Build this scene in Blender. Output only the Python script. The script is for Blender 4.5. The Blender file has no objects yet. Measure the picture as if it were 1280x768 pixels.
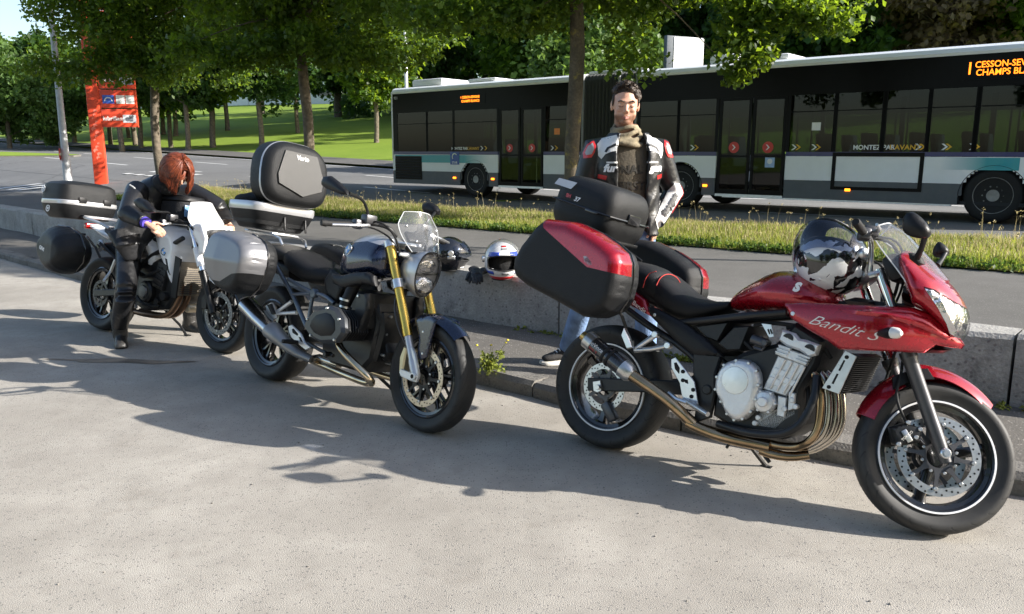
import bpy, bmesh, math, random
import numpy as np
from mathutils import Matrix, Vector
from mathutils.geometry import delaunay_2d_cdt
from math import radians, sin, cos, tan, pi, sqrt, atan2
random.seed(7)
rng = np.random.default_rng(7)
SC = bpy.context.scene
COL = SC.collection

# ------------------------------------------------------------------ camera
CAM_H, CAM_P, CAM_F = 1.467, radians(10.716), 996.3      # height, downward pitch, focal length in photo pixels
cam_data = bpy.data.cameras.new('camera')
cam = bpy.data.objects.new('camera', cam_data)
COL.objects.link(cam)
cam.location = (0, 0, CAM_H)
cam.rotation_euler = (pi / 2 - CAM_P, 0, 0)
cam_data.sensor_width = 36
cam_data.lens = 36 * CAM_F / 1280
cam_data.clip_start = 0.05
cam_data.clip_end = 3000
SC.camera = cam
# ------------------------------------------------------------------ world, sun, exposure
SUN_AZ, SUN_EL = radians(-13), radians(26)                 # azimuth from +X towards +Y
world = bpy.data.worlds.new('World')
SC.world = world
world.use_nodes = True
wn = world.node_tree
sky = wn.nodes.new('ShaderNodeTexSky')
sky.sky_type = 'NISHITA'
sky.sun_disc = False
sky.sun_elevation = SUN_EL
sky.sun_rotation = pi / 2 - SUN_AZ
sky.air_density = 1.0
sky.dust_density = 1.6
wn.links.new(sky.outputs[0], wn.nodes['Background'].inputs[0])
wn.nodes['Background'].inputs[1].default_value = 0.11
sun_data = bpy.data.lights.new('sun', 'SUN')
sun_data.energy = 4.8
sun_data.angle = radians(0.5)
sun_data.color = (1.0, 0.95, 0.88)
sun = bpy.data.objects.new('sun', sun_data)
COL.objects.link(sun)
_d = Vector((cos(SUN_EL) * cos(SUN_AZ), cos(SUN_EL) * sin(SUN_AZ), sin(SUN_EL)))
sun.rotation_euler = _d.to_track_quat('Z', 'Y').to_euler()
sun.location = (20, -3, 15)
SC.view_settings.view_transform = 'Standard'
SC.view_settings.look = 'None'
SC.view_settings.gamma = 1
SC.view_settings.exposure = 1.2
SC.render.engine = 'CYCLES'
SC.cycles.max_bounces = 8
SC.cycles.transparent_max_bounces = 24
SC.cycles.use_denoising = True

# ------------------------------------------------------------------ projection helpers: photo pixel -> place
def ray(px, py):
    a = (px - 640) / CAM_F
    b = -(py - 384) / CAM_F
    return np.array([a, cos(CAM_P) + b * sin(CAM_P), -sin(CAM_P) + b * cos(CAM_P)])
def at_z(px, py, z=0.0):
    r = ray(px, py)
    return np.array([0, 0, CAM_H]) + r * ((z - CAM_H) / r[2])
def at_y(px, py, y):
    r = ray(px, py)
    return np.array([0, 0, CAM_H]) + r * (y / r[1])
# enlarged views of the photograph used for measuring: origin and scale
ZF = {'A': (640, 220, .25), 'B': (680, 360, .3125), 'C': (960, 250, .25), 'D': (960, 420, .33862), 'E': (820, 380, .27344),
      'F': (240, 170, .20833), 'G': (300, 280, .35165), 'H': (400, 220, .20833), 'I': (30, 180, .3517), 'J': (130, 180, .1693),
      'K': (680, 80, .2865), 'L': (520, 270, .1302), 'M': (480, 80, .2473), 'N': (780, 60, .2734), 'O': (1000, 50, .3125),
      'Q': (0, 0, .3386), 'R': (0, 180, .2031), 'S': (580, 300, .2865), 'T': (1090, 260, .2342), 'P': (0, 0, 1.0),
      'V': (980, 260, .1693), 'W': (1060, 440, .3125), 'X': (740, 90, .15625),
      'a': (300, 320, .20833), 'b': (440, 280, .20833), 'c': (440, 400, .19536), 'd': (200, 250, .2476), 'e': (90, 280, .2222), 'f': (250, 270, .15625)}
def zp(z, pts):
    x0, y0, s = ZF[z]
    return [(x0 + s * a, y0 + s * b) for a, b in pts]

# ------------------------------------------------------------------ materials
MATS = {}
def node_mat(name):
    m = bpy.data.materials.new(name)
    m.use_nodes = True
    return m, m.node_tree, m.node_tree.nodes['Principled BSDF']
def mat(name, col, rough=.5, metal=0., coat=0., var=.12, scale=12., bump=0., bscale=60., emit=None, spec=None, flake=0., dust=0.):
    """plain surface with slight procedural variation in colour and roughness, and fine relief"""
    if name in MATS: return MATS[name]
    m, t, b = node_mat(name)
    N, L = t.nodes, t.links
    tc = N.new('ShaderNodeTexCoord')
    nz = N.new('ShaderNodeTexNoise'); nz.inputs['Scale'].default_value = scale; nz.inputs['Detail'].default_value = 6
    L.new(tc.outputs['Object'], nz.inputs['Vector'])
    rp = N.new('ShaderNodeValToRGB')
    c = np.array(col[:3])
    rp.color_ramp.elements[0].position = .3; rp.color_ramp.elements[1].position = .7
    rp.color_ramp.elements[0].color = (*(c * (1 - var)), 1); rp.color_ramp.elements[1].color = (*np.minimum(c * (1 + var), 1), 1)
    L.new(nz.outputs['Fac'], rp.inputs['Fac'])
    out = rp.outputs[0]
    if dust > 0:      # dust and fine scuffs lying on the surface
        n3 = N.new('ShaderNodeTexNoise'); n3.inputs['Scale'].default_value = 5; n3.inputs['Detail'].default_value = 9; n3.inputs['Roughness'].default_value = .7
        L.new(tc.outputs['Object'], n3.inputs['Vector'])
        r3 = N.new('ShaderNodeValToRGB'); r3.color_ramp.elements[0].position = .45; r3.color_ramp.elements[1].position = .85
        r3.color_ramp.elements[1].color = (dust, dust, dust, 1)
        L.new(n3.outputs['Fac'], r3.inputs['Fac'])
        mx = N.new('ShaderNodeMix'); mx.data_type = 'RGBA'
        L.new(r3.outputs[0], mx.inputs[0]); L.new(out, mx.inputs[6]); mx.inputs[7].default_value = (.30, .27, .23, 1)
        out = mx.outputs[2]
    L.new(out, b.inputs['Base Color'])
    mr = N.new('ShaderNodeMapRange'); mr.inputs[3].default_value = max(0, rough * .85); mr.inputs[4].default_value = min(1, rough * 1.2 + .01)
    L.new(nz.outputs['Fac'], mr.inputs[0]); L.new(mr.outputs[0], b.inputs['Roughness'])
    b.inputs['Metallic'].default_value = metal
    b.inputs['Coat Weight'].default_value = coat
    b.inputs['Coat Roughness'].default_value = .04
    if spec is not None: b.inputs['Specular IOR Level'].default_value = spec
    if emit:
        b.inputs['Emission Color'].default_value = (*emit[:3], 1); b.inputs['Emission Strength'].default_value = emit[3]
    if bump > 0:
        n2 = N.new('ShaderNodeTexNoise'); n2.inputs['Scale'].default_value = bscale; n2.inputs['Detail'].default_value = 4
        L.new(tc.outputs['Object'], n2.inputs['Vector'])
        bp = N.new('ShaderNodeBump'); bp.inputs['Strength'].default_value = bump; bp.inputs['Distance'].default_value = .01
        L.new(n2.outputs['Fac'], bp.inputs['Height']); L.new(bp.outputs[0], b.inputs['Normal'])
    MATS[name] = m
    return m
def glass(name, tint=(1, 1, 1), through=.85, rough=.02, ior=1.45, painted_sheen=0.):
    """thin clear sheet: reflection by angle over tinted see-through"""
    if name in MATS: return MATS[name]
    m, t, b = node_mat(name)
    N, L = t.nodes, t.links
    gl = N.new('ShaderNodeBsdfGlossy'); gl.inputs['Roughness'].default_value = rough
    tr = N.new('ShaderNodeBsdfTransparent'); tr.inputs[0].default_value = (*[c * through for c in tint], 1)
    ge = N.new('ShaderNodeNewGeometry'); dt = N.new('ShaderNodeVectorMath'); dt.operation = 'DOT_PRODUCT'
    L.new(ge.outputs['Incoming'], dt.inputs[0]); L.new(ge.outputs['Normal'], dt.inputs[1])
    r0 = ((ior - 1) / (ior + 1)) ** 2; prev = dt.outputs['Value']
    for op, v in (('ABSOLUTE', None), ('SUBTRACT', 1.), ('POWER', 5.), ('MULTIPLY_ADD', 1 - r0)):
        q = N.new('ShaderNodeMath'); q.operation = op; q.use_clamp = op == 'SUBTRACT'
        if op == 'SUBTRACT': q.inputs[0].default_value = 1.; L.new(prev, q.inputs[1])
        else: L.new(prev, q.inputs[0])
        if op == 'POWER': q.inputs[1].default_value = v
        if op == 'MULTIPLY_ADD': q.inputs[1].default_value = v; q.inputs[2].default_value = r0
        prev = q.outputs[0]
    fr = q
    mx = N.new('ShaderNodeMixShader')
    base = tr.outputs[0]
    if painted_sheen:  # white diffuse mixed in as a painted reflection on the sheet
        df = N.new('ShaderNodeBsdfDiffuse'); df.inputs[0].default_value = (.8, .82, .84, 1); m2 = N.new('ShaderNodeMixShader'); m2.inputs[0].default_value = painted_sheen
        L.new(base, m2.inputs[1]); L.new(df.outputs[0], m2.inputs[2]); base = m2.outputs[0]
    L.new(fr.outputs[0], mx.inputs[0]); L.new(base, mx.inputs[1]); L.new(gl.outputs[0], mx.inputs[2])
    L.new(mx.outputs[0], N['Material Output'].inputs[0])
    MATS[name] = m
    return m

# ------------------------------------------------------------------ mesh collector
class M:
    """collects shapes and links them as ONE mesh object"""
    def __init__(s):
        s.v = []; s.f = []; s.mi = []; s.n = 0; s.cm = 0; s.X = None
    def add(s, verts, faces, m=None):
        v = np.asarray(verts, float).reshape(-1, 3)
        if s.X is not None: v = s.X(v)
        s.v.append(v)
        o = s.n
        s.f += [[i + o for i in f] for f in faces]
        s.mi += [s.cm if m is None else m] * len(faces)
        s.n += len(v)
        return s
    def box(s, c, d, R=None, ch=0.):
        """box at centre c with full sizes d, edges chamfered by ch"""
        h = np.array(d) / 2.
        if ch <= 0:
            v = np.array([[x, y, z] for x in (-1, 1) for y in (-1, 1) for z in (-1, 1)]) * h
            f = [[0, 1, 3, 2], [4, 6, 7, 5], [0, 4, 5, 1], [2, 3, 7, 6], [0, 2, 6, 4], [1, 5, 7, 3]]
        else:
            bm = bmesh.new(); bmesh.ops.create_cube(bm, size=1)
            for q in bm.verts: q.co = Vector((q.co.x * d[0], q.co.y * d[1], q.co.z * d[2]))
            bmesh.ops.bevel(bm, geom=bm.edges[:], offset=ch, segments=2, affect='EDGES', profile=.5)
            bm.verts.index_update()
            v = np.array([q.co[:] for q in bm.verts]); f = [[q.index for q in p.verts] for p in bm.faces]; bm.free()
        if R is not None: v = v @ np.array(R).T
        return s.add(v + np.array(c), f)
    def tube(s, pts, r, n=10, cap=True, smooth=0, flat=1.):
        p = np.array(pts, float)
        r = np.full(len(p), r, float) if np.isscalar(r) else np.array(r, float)
        for _ in range(smooth):
            q = [p[0]]; rr = [r[0]]
            for i in range(len(p) - 1):
                q += [p[i] * .75 + p[i + 1] * .25, p[i] * .25 + p[i + 1] * .75]
                rr += [r[i] * .75 + r[i + 1] * .25, r[i] * .25 + r[i + 1] * .75]
            q.append(p[-1]); rr.append(r[-1]); p = np.array(q); r = np.array(rr)
        k = len(p)
        t = np.gradient(p, axis=0); t /= np.linalg.norm(t, axis=1)[:, None] + 1e-12
        a = np.array([0, 0, 1.]) if abs(t[0][2]) < .9 else np.array([1., 0, 0])
        u = np.cross(t[0], a); u /= np.linalg.norm(u)
        V = []
        for i in range(k):
            u = u - t[i] * u.dot(t[i]); u /= np.linalg.norm(u) + 1e-12
            w = np.cross(t[i], u)
            an = np.linspace(0, 2 * pi, n, endpoint=False)
            V.append(p[i] + r[i] * (np.cos(an)[:, None] * u + flat * np.sin(an)[:, None] * w))
        V = np.concatenate(V)
        F = [[i * n + j, i * n + (j + 1) % n, (i + 1) * n + (j + 1) % n, (i + 1) * n + j] for i in range(k - 1) for j in range(n)]
        if cap: F += [list(range(n))[::-1], [(k - 1) * n + j for j in range(n)]]
        return s.add(V, F)
    def lathe(s, prof, o, ax, n=32, ref=None, arc=None, closed=False, cap=True):
        """prof: (radius, height along ax); arc=(a0,a1) for a part turn"""
        ax = np.array(ax, float); ax /= np.linalg.norm(ax)
        rf = np.array(ref if ref is not None else ([1, 0, 0] if abs(ax[0]) < .9 else [0, 0, 1]), float)
        u = rf - ax * rf.dot(ax); u /= np.linalg.norm(u); w = np.cross(ax, u)
        full = arc is None
        an = np.linspace(0, 2 * pi, n, endpoint=False) if full else np.linspace(arc[0], arc[1], n)
        V = []
        for (r, h) in prof:
            V.append(np.array(o) + h * ax + max(r, 1e-5) * (np.cos(an)[:, None] * u + np.sin(an)[:, None] * w))
        V = np.concatenate(V); k = len(prof)
        F = []
        for i in range(k if closed else k - 1):
            i2 = (i + 1) % k
            for j in range(n if full else n - 1):
                j2 = (j + 1) % n
                F.append([i * n + j, i * n + j2, i2 * n + j2, i2 * n + j])
        if not closed and full and cap:
            if prof[0][0] > 1e-4: F.append([j for j in range(n)][::-1])
            if prof[-1][0] > 1e-4: F.append([(k - 1) * n + j for j in range(n)])
        if not full and closed:
            F.append([i * n for i in range(k)]); F.append([i * n + n - 1 for i in range(k)][::-1])
        return s.add(V, F)
    def cyl(s, a, b, r, n=16, ch=0., r2=None):
        a = np.array(a, float); b = np.array(b, float); L = np.linalg.norm(b - a); r2 = r if r2 is None else r2
        pr = [(r, 0), (r2, L)] if ch <= 0 else [(r - ch, 0), (r, ch), (r2, L - ch), (r2 - ch, L)]
        return s.lathe(pr, a, b - a, n)
    def ball(s, c, r, n=16, m=10, R=None):
        r = np.array([r] * 3 if np.isscalar(r) else r, float)
        V = []
        for i in range(m + 1):
            ph = -pi / 2 + pi * i / m
            for j in range(n):
                V.append([cos(ph) * cos(2 * pi * j / n), cos(ph) * sin(2 * pi * j / n), sin(ph)])
        V = np.array(V) * r
        if R is not None: V = V @ np.array(R).T
        F = [[i * n + j, i * n + (j + 1) % n, (i + 1) * n + (j + 1) % n, (i + 1) * n + j] for i in range(m) for j in range(n)]
        return s.add(V + np.array(c), F)
    def loft(s, rings, cap=True, closed=True):
        n = len(rings[0]); V = np.concatenate([np.asarray(r, float) for r in rings]); F = []
        for i in range(len(rings) - 1):
            for j in range(n if closed else n - 1):
                F.append([i * n + j, i * n + (j + 1) % n, (i + 1) * n + (j + 1) % n, (i + 1) * n + j])
        if cap and closed: F += [list(range(n))[::-1], [(len(rings) - 1) * n + j for j in range(n)]]
        return s.add(V, F)
    def slab(s, xz, y0, y1, ch=0.004):
        """side-view outline (x,z) extruded from y0 to y1 with chamfered rims"""
        P = np.array(xz, float); n = len(P)
        A = .5 * np.sum(P[:, 0] * np.roll(P[:, 1], -1) - np.roll(P[:, 0], -1) * P[:, 1])
        if A < 0: P = P[::-1]
        e1 = P - np.roll(P, 1, 0); e2 = np.roll(P, -1, 0) - P
        e1 /= np.linalg.norm(e1, axis=1)[:, None] + 1e-9; e2 /= np.linalg.norm(e2, axis=1)[:, None] + 1e-9
        nn = np.stack([-(e1 + e2)[:, 1], (e1 + e2)[:, 0]], 1); nn /= np.linalg.norm(nn, axis=1)[:, None] + 1e-9
        I = P + nn * ch
        if y0 > y1: y0, y1 = y1, y0
        ch = min(ch, (y1 - y0) / 3)
        rings = [np.stack([q[:, 0], np.full(n, y), q[:, 1]], 1) for q, y in ((I, y0), (P, y0 + ch), (P, y1 - ch), (I, y1))]
        return s.loft(rings)
    def puff(s, xz, front, back, r=.04, g=.02, yc=0., sm=0, p=2., edge=0., cut=None):
        """side-view outline (x,z) filled and swollen: front/back = thickness towards -y/+y (number or f(x,z)), rounded over r at the rim"""
        P = np.array(xz, float)
        for _ in range(sm):
            Q = np.roll(P, -1, 0)
            P = np.stack([P * .75 + Q * .25, P * .25 + Q * .75], 1).reshape(-1, 2)
        out = []
        for i in range(len(P)):
            a, b = P[i], P[(i + 1) % len(P)]
            k = max(1, int(np.linalg.norm(b - a) / g))
            out += [a + (b - a) * j / k for j in range(k)]
        P = np.array(out); n = len(P)
        lo = P.min(0); hi = P.max(0)
        gx, gz = np.meshgrid(np.arange(lo[0], hi[0], g), np.arange(lo[1], hi[1], g))
        gx = gx + (np.arange(gx.shape[0]) % 2)[:, None] * g / 2
        G = np.stack([gx.ravel(), gz.ravel()], 1)
        A = P; B = np.roll(P, -1, 0)
        def dist(Q):
            ab = (B - A)[None]; aq = Q[:, None] - A[None]
            t = np.clip((aq * ab).sum(2) / ((ab * ab).sum(2) + 1e-12), 0, 1)
            return np.linalg.norm(aq - t[..., None] * ab, axis=2).min(1)
        def inside(Q):
            c = np.zeros(len(Q), bool)
            for i in range(n):
                x1, z1 = A[i]; x2, z2 = B[i]
                cond = (z1 > Q[:, 1]) != (z2 > Q[:, 1])
                c ^= cond & (Q[:, 0] < (x2 - x1) * (Q[:, 1] - z1) / (z2 - z1 + 1e-12) + x1)
            return c
        G = G[inside(G)]
        if len(G): G = G[dist(G) > g * .45]
        # extra ring close to the rim keeps the rounding crisp
        e1 = P - np.roll(P, 1, 0); e2 = np.roll(P, -1, 0) - P; e = e1 + e2
        nn = np.stack([-e[:, 1], e[:, 0]], 1); nn /= np.linalg.norm(nn, axis=1)[:, None] + 1e-9
        ar = .5 * np.sum(P[:, 0] * np.roll(P[:, 1], -1) - np.roll(P[:, 0], -1) * P[:, 1])
        rg = P + nn * (1 if ar > 0 else -1) * min(r * .12, g * .3)
        rg = rg[inside(rg)]
        rg = rg[dist(rg) > min(r * .12, g * .3) * .8] if len(rg) else rg
        cs, ce = [], []
        if cut is not None:      # a line inside the outline that faces must follow
            L_ = []
            for i in range(len(cut)):
                a, b = np.array(cut[i], float), np.array(cut[(i + 1) % len(cut)], float); k = max(1, int(np.linalg.norm(b - a) / (g * .8)))
                L_ += [a + (b - a) * j / k for j in range(k)]
            L_ = np.array(L_); ok = inside(L_) & (dist(L_) > 1e-4)
            prev = None
            for i in list(range(len(L_))) + [0]:
                if not ok[i]: prev = None; continue
                cs.append(L_[i])
                if prev is not None: ce.append((prev, len(cs) - 1))
                prev = len(cs) - 1
            if len(cs):
                C_ = np.array(cs)
                if len(G): G = G[np.linalg.norm(G[:, None] - C_[None], axis=2).min(1) > g * .45]
                if len(rg): rg = rg[np.linalg.norm(rg[:, None] - C_[None], axis=2).min(1) > g * .2]
        allp = np.concatenate([P] + ([np.array(cs)] if len(cs) else []) + ([rg] if len(rg) else []) + ([G] if len(G) else []))
        vs, es, fs, *_ = delaunay_2d_cdt([Vector(q) for q in allp], [(i, (i + 1) % n) for i in range(n)] + [(a + n, b + n) for a, b in ce], [], 1, 1e-6)
        Q = np.array([q[:] for q in vs])
        d = dist(Q); bd = d < 1e-5
        k = np.clip(d / r, 0, 1); rd = (1 - (1 - k) ** p) ** (1 / p)
        ff = np.array([front(x, z) if callable(front) else front for x, z in Q]); fb = np.array([back(x, z) if callable(back) else back for x, z in Q])
        yc_ = np.array([yc(x, z) if callable(yc) else yc for x, z in Q])
        yf = yc_ - edge - ff * rd; yb = yc_ + edge + fb * rd
        m = len(Q)
        V = np.concatenate([np.stack([Q[:, 0], yf, Q[:, 1]], 1), np.stack([Q[:, 0], yb, Q[:, 1]], 1)])
        F = []
        single = {}
        if edge <= 0:
            for i in np.where(bd)[0]: single[int(i) + m] = int(i)
        cnt = {}
        for t in fs:
            t = list(t)
            a, b, c = Q[t[0]], Q[t[1]], Q[t[2]]
            if (b[0] - a[0]) * (c[1] - a[1]) - (b[1] - a[1]) * (c[0] - a[0]) < 0: t = t[::-1]
            F.append(t)
            F.append([single.get(i + m, i + m) for i in t[::-1]])
            for i in range(3):
                ed = (t[i], t[(i + 1) % 3]); cnt[ed] = 1
        if edge > 0:
            for (i, j) in cnt:
                if (j, i) not in cnt: F.append([j, i, i + m, j + m])
        return s.add(V, F)
    def sheet(s, f, us, vs, th=0.):
        """surface f(u,v)->xyz over a grid, optional thickness (offset along -normal)"""
        nu, nv = len(us), len(vs)
        V = np.array([[f(u, v) for v in vs] for u in us], float)
        if th == 0:
            F = [[i * nv + j, (i + 1) * nv + j, (i + 1) * nv + j + 1, i * nv + j + 1] for i in range(nu - 1) for j in range(nv - 1)]
            return s.add(V.reshape(-1, 3), F)
        du = np.gradient(V, axis=0); dv = np.gradient(V, axis=1); N = np.cross(du, dv); N /= np.linalg.norm(N, axis=2)[..., None] + 1e-12
        W = V - N * th; k = nu * nv
        id = lambda i, j: i * nv + j
        F = []
        for i in range(nu - 1):
            for j in range(nv - 1):
                q = [id(i, j), id(i + 1, j), id(i + 1, j + 1), id(i, j + 1)]
                F.append(q); F.append([a + k for a in q[::-1]])
        for i in range(nu - 1):
            F.append([id(i + 1, 0), id(i, 0), id(i, 0) + k, id(i + 1, 0) + k]); F.append([id(i, nv - 1), id(i + 1, nv - 1), id(i + 1, nv - 1) + k, id(i, nv - 1) + k])
        for j in range(nv - 1):
            F.append([id(0, j), id(0, j + 1), id(0, j + 1) + k, id(0, j) + k]); F.append([id(nu - 1, j + 1), id(nu - 1, j), id(nu - 1, j) + k, id(nu - 1, j + 1) + k])
        return s.add(np.concatenate([V.reshape(-1, 3), W.reshape(-1, 3)]), F)
    def mirror(s):
        """add the y-mirrored copy of everything collected so far"""
        v = np.concatenate(s.v) * np.array([1, -1, 1]); o = s.n
        s.v.append(v); s.f += [[i + o for i in f[::-1]] for f in s.f]; s.mi += list(s.mi); s.n += len(v)
        return s
    def mesh(s, name, mats, smooth=40):
        me = bpy.data.meshes.new(name)
        me.from_pydata(np.concatenate(s.v).tolist(), [], s.f)
        for m in (mats if isinstance(mats, (list, tuple)) else [mats]): me.materials.append(m)
        if max(s.mi) > 0: me.polygons.foreach_set('material_index', s.mi)
        bm = bmesh.new(); bm.from_mesh(me); bmesh.ops.recalc_face_normals(bm, faces=bm.faces[:]); bm.to_mesh(me); bm.free()
        if smooth:
            me.shade_smooth(); me.set_sharp_from_angle(angle=radians(smooth))
        me.update()
        return me
    def build(s, name, mats, parent=None, smooth=40, bevel=0., sub=0):
        o = bpy.data.objects.new(name, s.mesh(name, mats, smooth)); COL.objects.link(o)
        if parent is not None: o.parent = parent
        if sub:
            md = o.modifiers.new('s', 'SUBSURF'); md.levels = sub; md.render_levels = sub
        if bevel > 0:
            md = o.modifiers.new('b', 'BEVEL'); md.width = bevel; md.segments = 2; md.limit_method = 'ANGLE'; md.angle_limit = radians(40)
        return o
def tag(o, label=None, cat=None, group=None, kind=None):
    for k, v in (('label', label), ('category', cat), ('group', group), ('kind', kind)):
        if v: o[k] = v
    return o
def empty(name, loc=(0, 0, 0), parent=None, mtx=None):
    o = bpy.data.objects.new(name, None); COL.objects.link(o); o.empty_display_size = .1
    o.location = loc
    if mtx is not None: o.matrix_local = mtx
    if parent is not None: o.parent = parent
    return o
def copy_tree(o, parent=None):
    c = o.copy(); COL.objects.link(c)
    if parent is not None: c.parent = parent
    for ch in list(o.children): copy_tree(ch, c)
    return c
def raw_mesh(name, V, F, mats, smooth=False):
    """big meshes from numpy arrays; F is (n,k)"""
    V = np.asarray(V, np.float32); F = np.asarray(F, np.int32)
    me = bpy.data.meshes.new(name); n, k = F.shape
    me.vertices.add(len(V)); me.vertices.foreach_set('co', V.ravel())
    me.loops.add(n * k); me.loops.foreach_set('vertex_index', F.ravel())
    me.polygons.add(n); me.polygons.foreach_set('loop_start', np.arange(0, n * k, k, dtype=np.int32))
    try: me.polygons.foreach_set('loop_total', np.full(n, k, np.int32))
    except Exception: pass
    for m in (mats if isinstance(mats, (list, tuple)) else [mats]): me.materials.append(m)
    me.update(calc_edges=True)
    if smooth: me.shade_smooth()
    return me
def link_mesh(me, name, parent=None, loc=None):
    o = bpy.data.objects.new(name, me); COL.objects.link(o)
    if parent is not None: o.parent = parent
    if loc is not None: o.location = loc
    return o
def lettering(name, s, size, place, m, parent=None, shear=0., align='CENTER', ext=.0, xs=1., bold=0., sub=0):
    """flat print: text laid out in (u,v) and placed by place(u,v)->xyz"""
    cu = bpy.data.curves.new(name, 'FONT'); cu.body = s; cu.size = size; cu.align_x = align; cu.align_y = 'CENTER'; cu.shear = shear
    cu.resolution_u = 3; cu.offset = bold; cu.space_line = .9
    tmp = bpy.data.objects.new(name, cu); COL.objects.link(tmp)
    dg = bpy.context.evaluated_depsgraph_get(); dg.update()
    me = bpy.data.meshes.new_from_object(tmp.evaluated_get(dg))
    bpy.data.objects.remove(tmp)
    if sub:
        bm = bmesh.new(); bm.from_mesh(me); bmesh.ops.triangulate(bm, faces=bm.faces[:]); bmesh.ops.subdivide_edges(bm, edges=bm.edges[:], cuts=sub, use_grid_fill=True); bm.to_mesh(me); bm.free()
    for q in me.vertices: q.co = Vector(place(q.co.x * xs, q.co.y))
    me.materials.clear(); me.materials.append(m); me.name = name
    return link_mesh(me, name, parent)
def plane_of(o, u, v):
    o, u, v = (np.array(q, float) for q in (o, u, v)); u = u / np.linalg.norm(u); v = v / np.linalg.norm(v)
    return lambda a, b: o + a * u + b * v
def rot3(a, ax):
    return np.array(Matrix.Rotation(a, 3, Vector(ax)))
# ================================================================== SETTING
US = np.array([.757, -.6534]); UT = np.array([.6534, .757])       # along the street / across it, away from the camera
def st(s, t, z): q = US * s + UT * t; return np.array([q[0], q[1], z])
def kerb_t(s): return 3.66 + (.043 if s > -3 else .002) * (s + 3) ** 2
def wall_t(s): return kerb_t(s) + 1.17
def sstep(x): x = np.clip(x, 0, 1); return x * x * (3 - 2 * x)
def road_z(s, t): return .3 + sstep((t - 9.4) / 5.6) * .034 * np.maximum(0, -s - 14) + .02 * np.maximum(0, t - 16)
def land_z(s, t):
    return road_z(s, np.minimum(t, 24)) + .125 * np.clip(t - 24, 0, 42) + .02 * np.maximum(t - 66, 0)
def land_hit(px, py):
    """where the view through a photo pixel meets the land beyond the path"""
    r = ray(px, py); o = np.array([0, 0, CAM_H]); k = 8.
    while k < 300:
        q = o + r * k
        if q[2] < land_z(q[:2] @ US, q[:2] @ UT): return q
        k += .1
    return q
# --- ground materials
def ground_mat(name, c1, c2, speck=None, speck_scale=90, big=.35, rough=.9, bump=.25, fine=120, cracks=0., blot=None):
    m, t, b = node_mat(name); N, L = t.nodes, t.links
    tc = N.new('ShaderNodeTexCoord')
    def noise(sc, det=8, rg=.6):
        n = N.new('ShaderNodeTexNoise'); n.inputs['Scale'].default_value = sc; n.inputs['Detail'].default_value = det; n.inputs['Roughness'].default_value = rg
        L.new(tc.outputs['Object'], n.inputs['Vector']); return n.outputs['Fac']
    def ramp(f, a, c, ca=(0, 0, 0), cc=(1, 1, 1)):
        r = N.new('ShaderNodeValToRGB'); r.color_ramp.elements[0].position = a; r.color_ramp.elements[1].position = c
        r.color_ramp.elements[0].color = (*ca, 1); r.color_ramp.elements[1].color = (*cc, 1); L.new(f, r.inputs[0]); return r.outputs[0]
    def mixc(f, a, c, k=1.):
        x = N.new('ShaderNodeMix'); x.data_type = 'RGBA'
        if k != 1.:
            mm = N.new('ShaderNodeMath'); mm.operation = 'MULTIPLY'; mm.inputs[1].default_value = k; L.new(f, mm.inputs[0]); f = mm.outputs[0]
        L.new(f, x.inputs[0])
        for i, q in ((6, a), (7, c)):
            if isinstance(q, tuple): x.inputs[i].default_value = (*q, 1)
            else: L.new(q, x.inputs[i])
        return x.outputs[2]
    c = ramp(noise(big), .35, .68, c1, c2)
    c = mixc(ramp(noise(big * 5, 10, .7), .4, .75), c, tuple(np.array(c1) * .8), .6)
    g = ramp(noise(fine, 3), .3, .7)
    c = mixc(g, c, tuple(np.array(c1) * .5), .45)
    if speck:
        v = N.new('ShaderNodeTexVoronoi'); v.inputs['Scale'].default_value = speck_scale; L.new(tc.outputs['Object'], v.inputs['Vector'])
        sel = N.new('ShaderNodeMath'); sel.operation = 'GREATER_THAN'; sel.inputs[1].default_value = .72
        sp = N.new('ShaderNodeSeparateColor'); L.new(v.outputs['Color'], sp.inputs[0]); L.new(sp.outputs[0], sel.inputs[0])
        dot = ramp(v.outputs['Distance'], .18, .38, (1, 1, 1), (0, 0, 0))
        mm = N.new('ShaderNodeMath'); mm.operation = 'MULTIPLY'; L.new(dot, mm.inputs[0]); L.new(sel.outputs[0], mm.inputs[1])
        c = mixc(mm.outputs[0], c, speck, .85)
    if cracks:
        v = N.new('ShaderNodeTexVoronoi'); v.feature = 'DISTANCE_TO_EDGE'; v.inputs['Scale'].default_value = cracks
        n = N.new('ShaderNodeTexNoise'); n.inputs['Scale'].default_value = 3; n.inputs['Detail'].default_value = 8; L.new(tc.outputs['Object'], n.inputs['Vector'])
        x = N.new('ShaderNodeMix'); x.data_type = 'RGBA'; x.inputs[0].default_value = .25; L.new(tc.outputs['Object'], x.inputs[6]); L.new(n.outputs['Color'], x.inputs[7])
        L.new(x.outputs[2], v.inputs['Vector'])
        c = mixc(ramp(v.outputs['Distance'], 0, .004, (1, 1, 1), (0, 0, 0)), c, tuple(np.array(c1) * .3), .7)
    if blot:
        c = mixc(ramp(noise(blot[0], 9, .75), blot[1], blot[1] + .12), c, blot[2], blot[3])
    L.new(c, b.inputs['Base Color']); b.inputs['Roughness'].default_value = rough; b.inputs['Specular IOR Level'].default_value = .25
    n = N.new('ShaderNodeTexNoise'); n.inputs['Scale'].default_value = fine; n.inputs['Detail'].default_value = 5; L.new(tc.outputs['Object'], n.inputs['Vector'])
    bp = N.new('ShaderNodeBump'); bp.inputs['Strength'].default_value = bump; bp.inputs['Distance'].default_value = .01
    L.new(n.outputs['Fac'], bp.inputs['Height']); L.new(bp.outputs[0], b.inputs['Normal'])
    return m
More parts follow.
